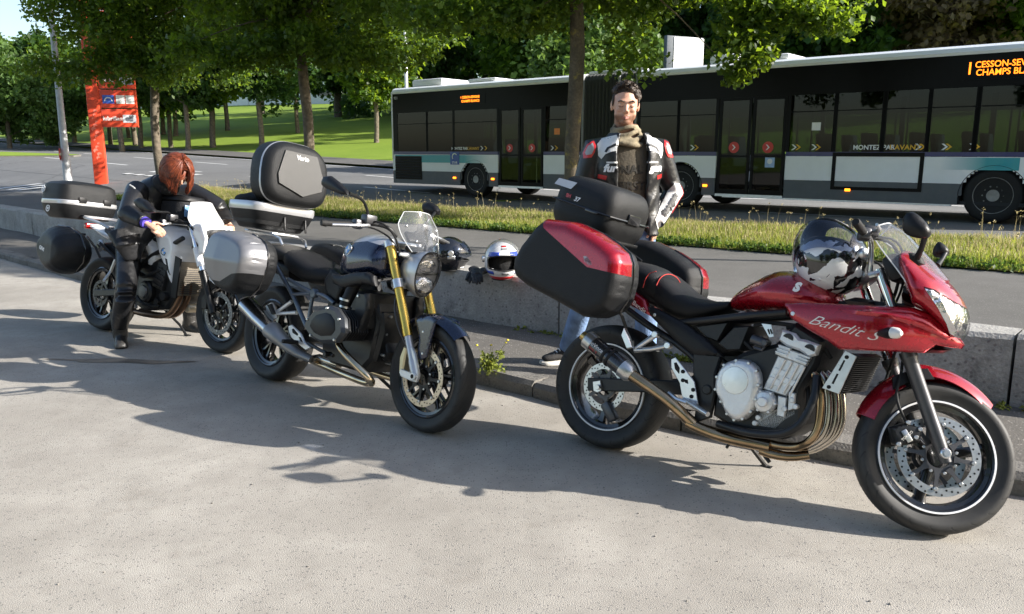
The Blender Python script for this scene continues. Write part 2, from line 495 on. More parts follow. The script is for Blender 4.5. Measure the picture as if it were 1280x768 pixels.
m_lot = ground_mat('worn concrete', (.335, .308, .268), (.50, .466, .41), speck=(.14, .135, .13), speck_scale=75, big=1.0, bump=.5, fine=210, blot=(2.6, .57, (.27, .245, .21), .75))
m_strip = ground_mat('gravelly asphalt', (.12, .112, .10), (.19, .175, .155), speck=(.33, .31, .28), speck_scale=60, big=1.2, bump=.5, fine=130)
m_path = ground_mat('path asphalt', (.13, .125, .115), (.18, .172, .16), speck=(.28, .27, .25), speck_scale=90, big=.6, bump=.3, fine=150)
m_road = ground_mat('road asphalt', (.15, .15, .148), (.21, .21, .205), speck=(.3, .3, .3), speck_scale=50, big=.3, bump=.2, fine=90, cracks=.12)
m_kerb = ground_mat('kerb concrete', (.16, .15, .135), (.27, .255, .23), speck=(.1, .1, .1), speck_scale=50, big=2.2, bump=.6, fine=80, blot=(5, .55, (.06, .06, .055), .8))
m_wall = ground_mat('weathered wall concrete', (.33, .32, .30), (.52, .50, .46), speck=(.16, .14, .14), speck_scale=35, big=2.6, bump=.9, fine=60, blot=(2.4, .54, (.09, .09, .086), .6))
m_soil = ground_mat('verge soil', (.12, .105, .05), (.2, .18, .09), big=2, bump=.6, fine=60)
m_lawn = ground_mat('mown lawn', (.17, .26, .025), (.25, .34, .04), big=.12, bump=.5, fine=25)
m_paint = ground_mat('worn road paint', (.62, .62, .6), (.75, .75, .73), big=1, bump=.2, fine=80, blot=(4, .6, (.3, .3, .3), .8))
# --- one land sheet to the horizon, then lot, strip, path, road on top
def strip_sheet(name, t0, t1, zf, m, s0, s1, ds=1., nt=2, kind='structure'):
    ss = np.arange(s0, s1 + ds * .5, ds); A = M(); cols = []
    V = []
    for s in ss:
        a = t0(s) if callable(t0) else t0; b = t1(s) if callable(t1) else t1
        for k in range(nt): 
            t = a + (b - a) * k / (nt - 1); V.append(st(s, t, zf(s, t)))
    F = [[i * nt + k, (i + 1) * nt + k, (i + 1) * nt + k + 1, i * nt + k + 1] for i in range(len(ss) - 1) for k in range(nt - 1)]
    A.add(V, F); return tag(A.build(name, m, smooth=0 if nt == 2 and ds > 20 else 60), kind=kind)
g = M()
ss = np.concatenate([np.arange(-900, -160, 74), np.arange(-160, 60, 4), np.arange(60, 700, 80)]); tt = np.concatenate([np.arange(-600, -40, 80), [-40, 9.2], np.arange(12, 67, 3), np.arange(70, 900, 90)])
g.add([st(s, t, (land_z(s, t) - .03) if t > 11 else -.12) for s in ss for t in tt], [[i * len(tt) + j, (i + 1) * len(tt) + j, (i + 1) * len(tt) + j + 1, i * len(tt) + j + 1] for i in range(len(ss) - 1) for j in range(len(tt) - 1)])
tag(g.build('ground', m_lawn, smooth=60), kind='structure')
strip_sheet('lot', -45, lambda s: kerb_t(s) + .05, lambda s, t: 0, m_lot, -30, 30, 1.)
strip_sheet('pavement_strip', lambda s: kerb_t(s) + .12, lambda s: wall_t(s) + .1, lambda s, t: .095 + .008 * sin(s * 3), m_strip, -30, 14, .5)
strip_sheet('path', lambda s: wall_t(s) + .1, 9.45, lambda s, t: .3, m_path, -60, 14, 1.)
strip_sheet('verge_soil', 9.4, 12.6, lambda s, t: .315 + .03 * sin((t - 9.4) / 3.2 * pi) + road_z(s, t) - .3, m_soil, -23, 14, .5, 7)
strip_sheet('entry_road', 9.4, 12.6, lambda s, t: road_z(s, t) + .004, m_road, -70, -23, 1., 7)
strip_sheet('road', 12.55, 23.6, lambda s, t: road_z(s, t) + .01, m_road, -200, 60, 2., 8)
strip_sheet('far_pavement', 23.75, 25.4, lambda s, t: land_z(s, t) + .10, m_path, -200, 60, 2., 3)
strip_sheet('far_kerb', 23.6, 23.75, lambda s, t: land_z(s, 23.7) + .11, m_kerb, -200, 60, 2., 2)
strip_sheet('near_kerb', 12.5, 12.62, lambda s, t: road_z(s, 12.55) + .06, m_kerb, -23, 60, 2., 2)
# kerb stones and wall blocks, one by one
def block(s0, s1, tf, depth, z0, z1, top_in=.02, jit=.006, nseg=6):
    A = M(); rings = []
    for i in range(nseg + 1):
        s = s0 + (s1 - s0) * i / nseg; a = tf(s)
        e = .012 if i in (0, nseg) else 0
        rings.append([st(s, a + jit * random.uniform(-1, 1) + e, z0), st(s, a + e + jit * random.uniform(-1, 1), z1 - .03), st(s, a + top_in + e, z1 - e * .6 + jit * random.uniform(-.6, .6)), st(s, a + depth, z1 - e * .6 + jit * random.uniform(-.6, .6)), st(s, a + depth + .005, z0)])
    return A.loft(rings)
kerb = tag(empty('kerb'), kind='structure')
s = -26.
while s < 8:
    block(s + .006, s + .994, lambda q: kerb_t(q), .17, -.05, .10 + random.uniform(-.006, .006), .025, .005).build('kerb_stone', m_kerb, kerb, smooth=30)
    s += 1.
wall = empty('low_wall', st(-3.7, wall_t(-3.7), .1)); WO = np.array(wall.location)
tag(wall, 'long low weathered concrete block wall between lot and path', 'wall')
for k in range(-8, 5):
    a = -3.7 + 3 * k
    A = block(a + .008, a + 2.992, wall_t, .28, .02, .5 + random.uniform(-.006, .006), .02, .006, 16); A.v = [v - WO for v in A.v]
    A.build('wall_block', m_wall, wall, smooth=30)
# painted road markings
mk = M()
def dash(s0, s1, t0, t1, dz=.016):
    n = max(2, int((s1 - s0) / 2) + 1); q = np.linspace(s0, s1, n)
    mk.add([st(a, b, road_z(a, b) + dz) for a in q for b in (t0, t1)], [[2 * i, 2 * i + 2, 2 * i + 3, 2 * i + 1] for i in range(n - 1)])
for k in range(26): dash(-150 + 6.5 * k, -147 + 6.5 * k, 16.0, 16.15)
for k in range(26): dash(-148 + 6.5 * k, -145 + 6.5 * k, 19.7, 19.85)
dash(-160, 20, 23.2, 23.32)
for k in range(4): dash(-31.4 + .9 * k, -30.95 + .9 * k, 13.6, 15.2)
for k in range(3): dash(-33.0 + .95 * k, -32.5 + .95 * k, 9.8, 11.2)
tag(mk.build('road_markings', m_paint, smooth=0), kind='structure')
# traffic island in the far left of the road
q0 = land_hit(-30, 199); q1 = land_hit(92, 197)
A = M(); a = q0[:2]; b = q1[:2]; nd = np.array([-(b - a)[1], (b - a)[0]]); nd /= np.linalg.norm(nd); nd = nd if nd @ UT > 0 else -nd
zz = land_z(b @ US, b @ UT) + .1
pts = [(*a, land_z(a @ US, a @ UT) + .14), (*b, zz), (*(b + nd * 1.2), zz + .05), (*(a + nd * 3), land_z((a + nd * 3) @ US, (a + nd * 3) @ UT) + .15)]
A.loft([[np.array(p) - [0, 0, .4] for p in pts], [np.array(p) for p in pts]])
tag(A.build('traffic_island', m_kerb, smooth=0), kind='structure')
A = M(); c = np.mean(pts, 0); A.add([c + (np.array(p) - c) * .97 + [0, 0, .01] for p in pts], [[0, 1, 2, 3]]); tag(A.build('island_turf', m_lawn, smooth=0), kind='structure')

# ------------------------------------------------------------------ vegetation
def leaf_mat(name, col, tcol, var=.35):
    m, t, b = node_mat(name); N, L = t.nodes, t.links
    ge = N.new('ShaderNodeNewGeometry')
    nz = N.new('ShaderNodeTexNoise'); nz.inputs['Scale'].default_value = .9; tc = N.new('ShaderNodeTexCoord'); L.new(tc.outputs['Object'], nz.inputs['Vector'])
    ad = N.new('ShaderNodeMath'); ad.operation = 'MULTIPLY_ADD'; ad.inputs[1].default_value = .6; L.new(ge.outputs['Random Per Island'], ad.inputs[0]); L.new(nz.outputs['Fac'], ad.inputs[2])
    out = []
    for c in (col, tcol):
        r = N.new('ShaderNodeValToRGB'); c = np.array(c)
        r.color_ramp.elements[0].position = .35; r.color_ramp.elements[1].position = 1.1
        r.color_ramp.elements[0].color = (*(c * (1 - var)), 1); r.color_ramp.elements[1].color = (*(c * (1 + var)), 1)
        L.new(ad.outputs[0], r.inputs[0]); out.append(r.outputs[0])
    L.new(out[0], b.inputs['Base Color']); b.inputs['Roughness'].default_value = .5; b.inputs['Specular IOR Level'].default_value = .35
    tr = N.new('ShaderNodeBsdfTranslucent'); L.new(out[1], tr.inputs[0])
    mx = N.new('ShaderNodeMixShader'); mx.inputs[0].default_value = .38
    L.new(b.outputs[0], mx.inputs[1]); L.new(tr.outputs[0], mx.inputs[2]); L.new(mx.outputs[0], N['Material Output'].inputs[0])
    return m
m_leaf = leaf_mat('oak leaves', (.042, .080, .014), (.32, .46, .025))
m_leaf_dark = leaf_mat('dark leaves', (.03, .065, .016), (.11, .21, .02))
m_leaf_light = leaf_mat('pale leaves', (.075, .13, .035), (.2, .32, .05))
m_leaf_brown = leaf_mat('bronze leaves', (.13, .095, .06), (.22, .17, .08))
m_bark = mat('bark', (.13, .105, .075), .9, var=.45, scale=9, bump=.9, bscale=22)
m_bark_lichen = ground_mat('bark with lichen', (.10, .082, .06), (.17, .14, .10), big=6, bump=1., fine=30, blot=(5, .56, (.34, .27, .06), .8))
def leaves(centres, radii, n, size, seed, flat=.75):
    """n small folded leaf faces scattered through each clump"""
    r = np.random.default_rng(seed)
    C = np.repeat(np.asarray(centres), n, 0); R = np.repeat(np.asarray(radii), n)
    d = r.normal(size=(len(C), 3)); d /= np.linalg.norm(d, axis=1)[:, None]
    d *= (r.random(len(C)) ** .45)[:, None]; d[:, 2] *= flat
    P = C + d * R[:, None]
    a = r.normal(size=(len(C), 3)); a[:, 2] -= .35; a /= np.linalg.norm(a, axis=1)[:, None]
    up = r.normal(size=(len(C), 3)) * .65 + [0, 0, 1]
    b = np.cross(a, up); b /= np.linalg.norm(b, axis=1)[:, None]
    nn = np.cross(b, a)
    sz = size * (.6 + .8 * r.random(len(C)))[:, None]
    w = sz * (.30 + .2 * r.random(len(C)))[:, None]
    V = np.stack([P, P + a * sz * .55 + b * w + nn * sz * .12, P + a * sz, P + a * sz * .55 - b * w + nn * sz * .12], 1).reshape(-1, 3)
    i = np.arange(len(C))[:, None] * 4
    F = np.concatenate([i + [0, 1, 2], i + [0, 2, 3]], 0)
    return V, F
def tree_mesh(seed, h0, zc, rad, nclump, nleaf, lsize, lm, trunk_r, name, lean=(0, 0), extra=(), shift=(0, 0), low=.0, bark=None, cr=(.35, .75), void=None):
    """returns crown and trunk meshes; the trunk rises from 0, the crown is an uneven ellipsoid of leaf clumps"""
    r = random.Random(seed)
    cs, rs = [], []
    lob = [(r.uniform(0, 2 * pi), r.uniform(-.6, .9), r.uniform(.65, 1.12)) for _ in range(9)]
    while len(cs) < nclump:
        th = r.uniform(0, 2 * pi); ph = math.asin(r.uniform(-1, 1)); k = r.random() ** .38
        best = min(lob, key=lambda q: (abs((q[0] - th + pi) % (2 * pi) - pi)) + abs(q[1] - ph)); k *= best[2]
        p = np.array([shift[0] + rad[0] * k * cos(ph) * cos(th), shift[1] + rad[1] * k * cos(ph) * sin(th), zc + rad[2] * k * sin(ph)])
        if p[2] < zc - rad[2] * (1 - low): continue
        cs.append(p); rs.append(r.uniform(*cr))
    ends = [cs[i] for i in range(0, len(cs), max(1, len(cs) // 26))]
    for e in extra:
        cs.append(np.array(e[:3])); rs.append(e[3])
    for e in list(ends) + [np.array(q[:3]) for q in extra[::2]]:
        for k_ in (.3, .45, .6, .75, .88): cs.append(np.array([e[0] * k_, e[1] * k_, e[2] + .05 + .3 * (1 - k_)])); rs.append(.45)
    if void: kp = [i for i, c in enumerate(cs) if not (void[0] < c[0] < void[1] and c[2] < void[2])]; cs = [cs[i] for i in kp]; rs = [rs[i] for i in kp]
    V, F = leaves(cs, rs, nleaf, lsize, seed)
    crown = raw_mesh(name + '_crown', V, F, lm)
    t = M()
    zb = zc - rad[2] * .85; top = zc + rad[2] * .55
    bx = [np.array([lean[0] * z / top + .04 * sin(z * 1.7 + seed), lean[1] * z / top + .04 * cos(z * 1.3 + seed), z]) for z in np.linspace(-.3, top, 11)]
    rr = [trunk_r * (1.25 if i == 0 else 1.08 if i == 1 else 1 - .75 * max(0, (b[2] - zb * .8) / (top - zb * .8))) for i, b in enumerate(bx)]
    t.tube(bx, rr, 12)
    for i, e in enumerate(ends + [np.array(q[:3]) for q in extra[::7]]):
        z0 = min(max(zb * r.uniform(.86, 1.25), e[2] - .35 * np.hypot(e[0], e[1]) - .2), top * .95)
        j = np.interp(z0, [b[2] for b in bx], np.arange(len(bx))); b0 = bx[int(j)] + (bx[min(int(j) + 1, len(bx) - 1)] - bx[int(j)]) * (j % 1)
        mid = b0 * .5 + e * .5 + np.array([r.uniform(-.2, .2), r.uniform(-.2, .2), .18])
        t.tube([b0, b0 * .75 + mid * .25 + [0, 0, .05], mid, e], [trunk_r * .30, trunk_r * .22, trunk_r * .12, .006], 6, smooth=1)
    return crown, t.mesh(name + '_trunk', bark or m_bark, 60)
def plant_tree(name, loc, crown, trunk, label, group=None, rz=0, sc=1., cm=None):
    e = empty(name, loc); e.rotation_euler = (0, 0, rz); e.scale = (sc, sc, sc)
    link_mesh(trunk, 'trunk', e); c = link_mesh(crown, 'crown', e)
    return tag(e, label, 'tree', group)
# street trees in the verge
xA = np.array([1.06, 13.9]); zA = .33
cA, tA = tree_mesh(3, 2.2, 6.15, (4.8, 4.0, 2.75), 620, 150, .10, m_leaf, .125, 'street_tree', bark=m_bark_lichen, void=(1.25, 2.35, 3.75),
    extra=[(3.0 + .16 * i + .1 * sin(i * 7), -.6 + .25 * cos(i * 5), 3.6 - .05 * i, .36) for i in range(9)] + [(2.75 + .22 * sin(i), -.7 + .2 * cos(i), 3.05 - .13 * i, .26) for i in range(6)] +
          [(-2.8 + .35 * i, -.4 + .2 * sin(i * 3), 3.35 + .1 * cos(i * 2), .4) for i in range(7)] + [(3.2 + .5 * i, .3 * sin(i * 4), 3.8 + .1 * sin(i), .4) for i in range(4)])
plant_tree('street_tree', (*xA, zA), cA, tA, 'street tree whose lichened trunk stands beside the bus bellows', 'street trees along the grass verge')
cB, tB = tree_mesh(5, 2.2, 5.9, (4.2, 4.0, 2.75), 470, 130, .115, m_leaf, .122, 'street_tree', extra=[(-2.6 + .5 * i, -1.2 + .3 * sin(i * 3), 3.35 + .25 * sin(i * 2.3), .45) for i in range(12)])
plant_tree('street_tree', (-4.80, 19.1, road_z(-16.2, 11.2)), cB, tB, 'street tree with bare trunk rising above the upright black case lid', 'street trees along the grass verge')
cC, tC = tree_mesh(8, 2.2, 6.0, (4.0, 4.0, 2.9), 440, 120, .12, m_leaf, .122, 'street_tree', extra=[(-3.2 + .5 * i, -1.0 + .3 * sin(i * 3), 3.5 + .3 * sin(i * 2.1), .45) for i in range(12)])
plant_tree('street_tree', (-10.58, 24.3, road_z(-24.3, 11.2)), cC, tC, 'street tree with trunk rising behind the red haired rider', 'street trees along the grass verge')
cE, tE = tree_mesh(11, 2.2, 6.1, (1.6, 1.6, 2.7), 110, 55, .13, m_leaf, .06, 'street_tree', cr=(.25, .5))
plant_tree('street_tree', (7.75, 7.85, .33), cE, tE, 'slim young street tree at the near right end of verge', 'street trees along the grass verge')
# trees on the lawn beyond the road, each found by its trunk foot in the photograph
lawn = [tree_mesh(21 + i, 1.8, 5.0, (2.9, 2.9, 2.6), 120, 60, .3, [m_leaf, m_leaf_dark][i % 2], .16, 'lawn_tree', cr=(.5, .9)) for i in range(3)]
feet = [(47, 176), (60, 181), (93, 180), (139, 182), (161, 172), (169, 181), (177, 187), (205, 168), (214, 184), (220, 170), (236, 189), (267, 184), (284, 163), (327, 184), (471, 178), (42, 170), (152, 190), (73, 170), (-20, 180), (372, 166)]
names = ['left of the grey pole, nearest its twin', 'left of the grey pole, third from the left', 'right against the grey pole', 'first right of the red totem post', 'behind the price boards of totem', 'under the right edge of the price boards', 'second right of the price boards', 'right against the bare trunk behind the rider', 'just right of the bare trunk behind rider', 'short stretch right of the rider trunk, set back', 'in front above the red haired rider', 'midway between the two bare trunks', 'thick forked one midway between bare trunks, far back', 'left of the upright black case lid', 'beside the rear corner of the bus', 'far back left of the grey pole', 'peeping out behind the red totem post', 'far back between pole and low round tree', 'at the far left edge of lawn', 'behind the trunk above the upright case lid']
for i, (px, py) in enumerate(feet):
    q = land_hit(px, py); c, t = lawn[i % 3]
    plant_tree('lawn_tree', tuple(q), c, t, 'lawn tree ' + names[i], 'trees on the lawn beyond the road', rz=i * 1.7, sc=.85 + .3 * random.random())
bush = tree_mesh(31, .5, 3.4, (3.4, 3.0, 3.2), 150, 70, .26, m_leaf_light, .13, 'round_tree', cr=(.5, .95))
for i, (px, py, sc, lb) in enumerate([(12, 186, 1.15, 'pale green round tree low to the ground at far left'), (78, 187, .9, 'pale green round tree just behind the grey pole')]):
    plant_tree('round_tree', tuple(land_hit(px, py)), *bush, lb, 'pale round trees', rz=i * 2., sc=sc)
q = at_y(764, 195, 33.); plant_tree('round_tree', (q[0], q[1], land_z(q[:2] @ US, q[:2] @ UT)), *bush, 'pale sunlit tree just right of the lichened trunk, above the bus', 'pale round trees', rz=1., sc=.98)  # pale leaf colour stands in for sunlight on this crown
# tall wood behind the bus
big = [tree_mesh(41, 2, 8.5, (5.2, 5.2, 7.0), 210, 75, .42, m_leaf_dark, .28, 'tall_tree', cr=(.7, 1.3)),
       tree_mesh(43, 2, 8.0, (5.4, 5.0, 6.6), 210, 75, .40, m_leaf, .28, 'tall_tree', cr=(.7, 1.3)),
       tree_mesh(45, 2, 7.0, (4.6, 4.6, 6.0), 190, 80, .36, m_leaf_brown, .22, 'tall_tree', cr=(.6, 1.2))]
for i, (px, Y, k, lb) in enumerate([(425, 78, 0, 'tall dark tree behind the second bare trunk'), (505, 66, 0, 'tall dark tree above the rear corner of bus'), (590, 74, 0, 'tall dark tree above the first orange display'), (665, 62, 1, 'tall tree beyond the bus, left of the lichened trunk'),
        (750, 60, 1, 'tall sunlit tree beyond the bus, above the bellows'), (800, 72, 0, 'tall dark tree left of the white poster panel'), (905, 58, 0, 'tall dark tree right of the white poster panel'), (985, 64, 1, 'tall tree beyond the bus doors'),
        (1075, 50, 0, 'tall blackish tree between poster panel and bronze trees'), (1165, 47, 2, 'wide bronze tree beyond the bus, above its dark windows'), (1235, 52, 2, 'bronze tree above the number of the bus'), (1300, 44, 1, 'green tree above the front of the bus'), (1120, 66, 0, 'tall dark tree peeping between the bronze tree and its blackish neighbour'), (1390, 50, 0, 'tall dark tree at the far right end of wood'), (330, 92, 0, 'tall dark tree far behind lawn, between the bare trunks')]):
    q = at_y(px, 195, Y); s_, t_ = q[:2] @ US, q[:2] @ UT
    plant_tree('tall_tree', (q[0], q[1], land_z(s_, t_) - .2), big[k][0], big[k][1], lb, 'tall trees behind the bus', rz=i * 2.1, sc=1. + .25 * random.random())
for i, (x_, y_) in enumerate([(-26, -20), (-14, -24), (-3, -21), (8, -25), (19, -22), (31, -27)]):
    plant_tree('tall_tree', (x_, y_, -.1), big[i % 2][0], big[i % 2][1], 'tall tree standing behind the photographer, mirrored in bus windows', 'tall trees mirrored in the bus windows', rz=i * 1.3, sc=1.1)
# undergrowth closing the wood
cs = []; rs = []
for i in range(420):
    px = random.uniform(400, 1500); Y = random.uniform(74, 96) if px < 800 else random.uniform(56, 76); q = at_y(px, 195, Y); s_, t_ = q[:2] @ US, q[:2] @ UT
    cs.append([q[0], q[1], land_z(s_, t_) + random.random() ** 1.3 * 9]); rs.append(random.uniform(1.2, 2.4))
for i in range(160):
    px = random.uniform(-250, 420); q = at_y(px, 195, random.uniform(120, 150)); cs.append([q[0], q[1], land_z(q[:2] @ US, q[:2] @ UT) + random.random() ** 1.2 * 10]); rs.append(random.uniform(2, 3.6))
V, F = leaves(cs, rs, 90, .6, 77)
tag(link_mesh(raw_mesh('undergrowth', V, F, m_leaf_dark), 'undergrowth'), 'dark undergrowth and far wood beyond the lawn', kind='stuff')
# verge grass
def blades(n, s0, s1, t0, t1, hmin, hmax, w, seed, bend=.5, tb=1.):
    r = np.random.default_rng(seed)
    s = r.uniform(s0, s1, n); t = t0 + (t1 - t0) * r.random(n) ** tb
    cl = np.sin(s * 2.1 + np.sin(t * 3)) * .5 + np.sin(s * 5.3 - t * 4.1) * .5
    h = (hmin + (hmax - hmin) * r.random(n) ** 2) * (1 + .35 * cl)
    z = .315 + .03 * np.sin(np.clip((t - 9.4) / 3.2, 0, 1) * pi) + road_z(s, t) - .3
    B = np.stack([US[0] * s + UT[0] * t, US[1] * s + UT[1] * t, z], 1)
    an = r.uniform(0, 2 * pi, n); d = np.stack([np.cos(an), np.sin(an), 0 * an], 1); an2 = an + pi / 2 + r.normal(size=n) * .4; wv = np.stack([np.cos(an2), np.sin(an2), 0 * an], 1) * w
    up = np.array([0, 0, 1.]); hh = h[:, None]; be = (bend * r.random(n))[:, None]
    V = np.stack([B - wv, B + wv, B + up * hh * .6 + d * hh * be * .3 + wv * .7, B + up * hh * .6 + d * hh * be * .3 - wv * .7, B + up * hh * (1 - be * .3) + d * hh * be], 1).reshape(-1, 3)
    i = np.arange(n)[:, None] * 5
    return V, np.concatenate([i + [0, 1, 2], i + [0, 2, 3], i + [3, 2, 4]], 0), B, h, d
m_grass = leaf_mat('verge grass', (.16, .185, .035), (.36, .41, .06), .5)
m_straw = leaf_mat('dry grass', (.42, .35, .18), (.48, .40, .2), .3)
V, F, *_ = blades(120000, -23.5, 6, 9.38, 12.0, .035, .14, .005, 1, .9)
V2, F2, *_ = blades(30000, -23.5, 6, 11.0, 12.6, .04, .15, .005, 5, .9)
tag(link_mesh(raw_mesh('verge_grass', np.concatenate([V, V2]), np.concatenate([F, F2 + len(V)]), m_grass), 'verge_grass'), 'rough green grass strip between the path and the road', kind='stuff')
V, F, *_ = blades(62000, -23.5, 6, 9.9, 12.6, .05, .15, .0045, 2, .9, .75)
V2, F2, B2, h2, d2 = blades(480, -23.5, 6, 9.7, 12.6, .16, .42, .003, 3, .45, .7)
tips = V2.reshape(-1, 5, 3)[:, 4]
V3, F3 = leaves(tips, np.full(len(tips), .022), 7, .02, 9)
tag(link_mesh(raw_mesh('dry_grass', np.concatenate([V, V2, V3]), np.concatenate([F, F2 + len(V), F3 + len(V) + len(V2)]), m_straw), 'dry_grass'), 'straw coloured seeding stalks standing in the verge', kind='stuff')
cs = [st(random.uniform(-23.5, 6), random.uniform(9.34, 9.75), .36) for _ in range(1500)]
V, F = leaves(cs, np.full(len(cs), .07), 14, .045, 12, .5)
tag(link_mesh(raw_mesh('verge_weeds', V, F, leaf_mat('clover', (.055, .10, .018), (.13, .22, .03))), 'verge_weeds'), 'low broad leaved weeds along the edge of path', kind='stuff')
# weed growing out of the kerb joint
q = at_z(612, 466, .1)
wd = empty('kerb_weed', tuple(q)); tag(wd, 'small yellow flowering weed growing from the kerb joint', 'plant')
r_ = random.Random(4); A = M(); fl = M(); tipsw = []
for i in range(15):
    a = r_.uniform(0, 2 * pi); h_ = r_.uniform(.06, .16) if i > 3 else r_.uniform(.16, .24); o = np.array([cos(a) * h_ * .6, sin(a) * h_ * .35, h_]); A.tube([(0, 0, -.01), o * .5 + [0, 0, .02], o], [.003, .002, .0012], 5); tipsw.append(o)
    if i < 6: f1 = M(); f1.ball(o, (.009, .009, .006), 8, 5); f1.build('flower', mat('yellow petals', (.75, .6, .05), .7), wd)
A.build('stem', mat('weed stem', (.16, .17, .05), .7), wd)
V, F = leaves([[0.02, 0, .03], [-.05, 0, .03], [.06, 0, .03]] + [t_ * .6 for t_ in tipsw], [.06] * 3 + [.03] * len(tipsw), 16, .026, 15, .6)
link_mesh(raw_mesh('leaf_tuft', V, F, leaf_mat('weed leaves', (.20, .23, .05), (.34, .40, .07))), 'leaf_tuft', wd)
# ------------------------------------------------------------------ far building, poles, signs
m_white = mat('white cladding', (.72, .73, .74), .6, var=.05, scale=2)
m_galv = mat('galvanised steel', (.55, .56, .57), .45, .7, var=.15, scale=20)
m_redsign = mat('orange red sign plastic', (.72, .075, .03), .4, var=.06)
bl = empty('white_warehouse'); tag(bl, 'long low white building beyond the lawn and its trees', 'building')
A = M(); B = M(); C_ = M()
p0, p1 = at_y(30, 195, 150), at_y(520, 195, 104)
for i in range(9):
    a = p0 + (p1 - p0) * i / 9; b = p0 + (p1 - p0) * (i + 1) / 9; u = (b - a) / np.linalg.norm(b - a); n_ = np.array([-u[1], u[0], 0]); n_ = n_ if n_[1] > 0 else -n_
    zb = min(land_z(a[:2] @ US, a[:2] @ UT), land_z(b[:2] @ US, b[:2] @ UT)) - 1
    X = M(); L_ = np.linalg.norm(b - a); mid = (a + b) / 2 + n_ * 4; mid[2] = zb + 2.6; Rm = np.stack([u, n_, [0, 0, 1]], 1)
    X.box(mid, (L_ - .12, 8, 5.2 + .0 * i), Rm); X.build('wall_panel', m_white, bl, smooth=0)
    A.box(mid + [0, 0, 2.7], (L_, 8.4, .25), Rm)
    if i % 2: C_ = M(); C_.box(mid - n_ * 4.02 + [0, 0, .2], (2.2, .06, 1.1), Rm); C_.build('window', mat('dark window glass', (.03, .035, .04), .1), bl, smooth=0)
A.build('roof', mat('grey roof edge', (.3, .31, .33), .5), bl, smooth=0)
def post(px0, py0, px1, py1, Y):
    b = at_y(px1, py1, Y); t = at_y(px0, py0, Y); return b, t
b, t = post(70, 78, 85, 226, 27); z0 = land_z(b[:2] @ US, b[:2] @ UT)
lp = empty('street_lamp', (b[0], b[1], z0)); tag(lp, 'grey steel lamp post standing beside the red totem sign', 'lamp post')
H = 6.6; A = M(); A.tube([(0, 0, -.2), (0, 0, 1.1), (0, 0, 1.15), (0, 0, H)], [.13, .13, .115, .08], 14); A.build('pole', mat('dull grey pole paint', (.42, .43, .44), .5, var=.15, scale=8), lp)
A = M(); A.tube([(0, 0, H - .05), (.1, .1, H + .25), (.9, .7, H + .4)], .035, 8, smooth=2); A.build('arm', m_galv, lp)
A = M(); A.box((1.05, .82, H + .4), (.55, .22, .1), rot3(.65, (0, 0, 1)), .03); A.build('lamp_head', m_galv, lp)
q = at_y(75, 193, 26.9)
ne = empty('no_entry_sign', tuple(q)); tag(ne, 'round red no entry sign seen edge on, strapped to lamp post', 'road sign')
ax = np.array([.93, .36, 0]); ax /= np.linalg.norm(ax); sd = np.array([-ax[1], ax[0], 0])
A = M(); A.lathe([(.2, -.008), (.205, 0), (.2, .008)], (0, 0, 0), ax, 28); A.build('sign_plate', mat('sign red', (.5, .03, .02), .45), ne)
for s_ in (-1, 1):
    A = M(); A.box(ax * s_ * .011, (.3, .07, .004), np.stack([sd, [0, 0, 1], ax], 1)); A.build('white_bar', mat('sign white', (.75, .75, .72), .5), ne, smooth=0)
b, t = post(105, 0, 126, 226, 28); z0 = land_z(b[:2] @ US, b[:2] @ UT)
tz = empty('totem_sign', (b[0], b[1], z0)); tz.rotation_euler = (0, 0, radians(14)); tag(tz, 'tall orange red fuel station totem sign behind the rider', 'totem sign')
A = M(); A.box((.02, 0, 3.6), (.40, .26, 7.4), None, .02); A.build('post', m_redsign, tz)
A = M()
for k in range(14): A.lathe([(.0, 0), (.06 + .02 * sin(k), 0), (.06 + .02 * sin(k), .004)], ((.02 + .06 * sin(k * 2.1)), -.134, .9 + k * .12), (0, -1, 0), 10, arc=(0, 4.2))
A.build('graffiti', mat('pale red scrawl', (.8, .2, .14), .5), tz)
m_sw = mat('sign lettering white', (.82, .82, .8), .5, var=.03); m_grey = mat('digit grey', (.16, .17, .2), .4)
rows = [(2.22, 'lubrifiants', 'elf'), (2.86, 'lavage', ''), (3.5, 'diesel', '1.169'), (4.14, 'essence', '1.389'), (4.78, 'total', ''), (5.42, '', ''), (6.06, '', '')]
for i, (z, w, v) in enumerate(rows):
    A = M(); A.box((.80, -.02, z + .02), (1.14, .20, .6), None, .012); o = A.build('price_board', m_redsign, tz)
    pl_ = plane_of((.84, -.126, z), (1, 0, 0), (0, 0, 1))
    if w and i != 1: lettering('lettering', w, .2 if i else .19, lambda a, b: pl_(a - .56, b), m_sw, o, align='LEFT', bold=.004)
    if v and i:
        X = M(); X.box((1.10, -.124, z), (.48, .01, .3)); X.build('digit_plate', m_grey, o, smooth=0)
        pd = plane_of((1.10, -.132, z), (1, 0, 0), (0, 0, 1)); lettering('lettering', v, .21, pd, m_sw, o, bold=.004)
    if i == 0:
        X = M(); X.box((1.12, -.124, z), (.42, .01, .26)); X.build('logo_plate', mat('pale logo plate', (.62, .64, .68), .5), o, smooth=0)
        pd = plane_of((1.11, -.132, z), (1, 0, 0), (0, 0, 1)); lettering('lettering', 'elf', .26, pd, m_grey, o, bold=.012)
    if i == 1:
        X = M(); X.box((.50, -.124, z), (.36, .01, .28)); X.build('blue_plate', mat('blue wash plate', (.05, .12, .5), .4), o, smooth=0)
        X = M(); X.lathe([(.1, 0), (.13, 0), (.13, .004), (.1, .004)], (.50, -.131, z - .06), (0, -1, 0), 14, ref=(1, 0, 0), arc=(0, pi)); X.build('arch_mark', m_sw, o, smooth=0)
        for dx in (.88, 1.18):
            X = M(); X.box((dx, -.124, z), (.27, .01, .28)); X.build('white_plate', m_sw, o, smooth=0)
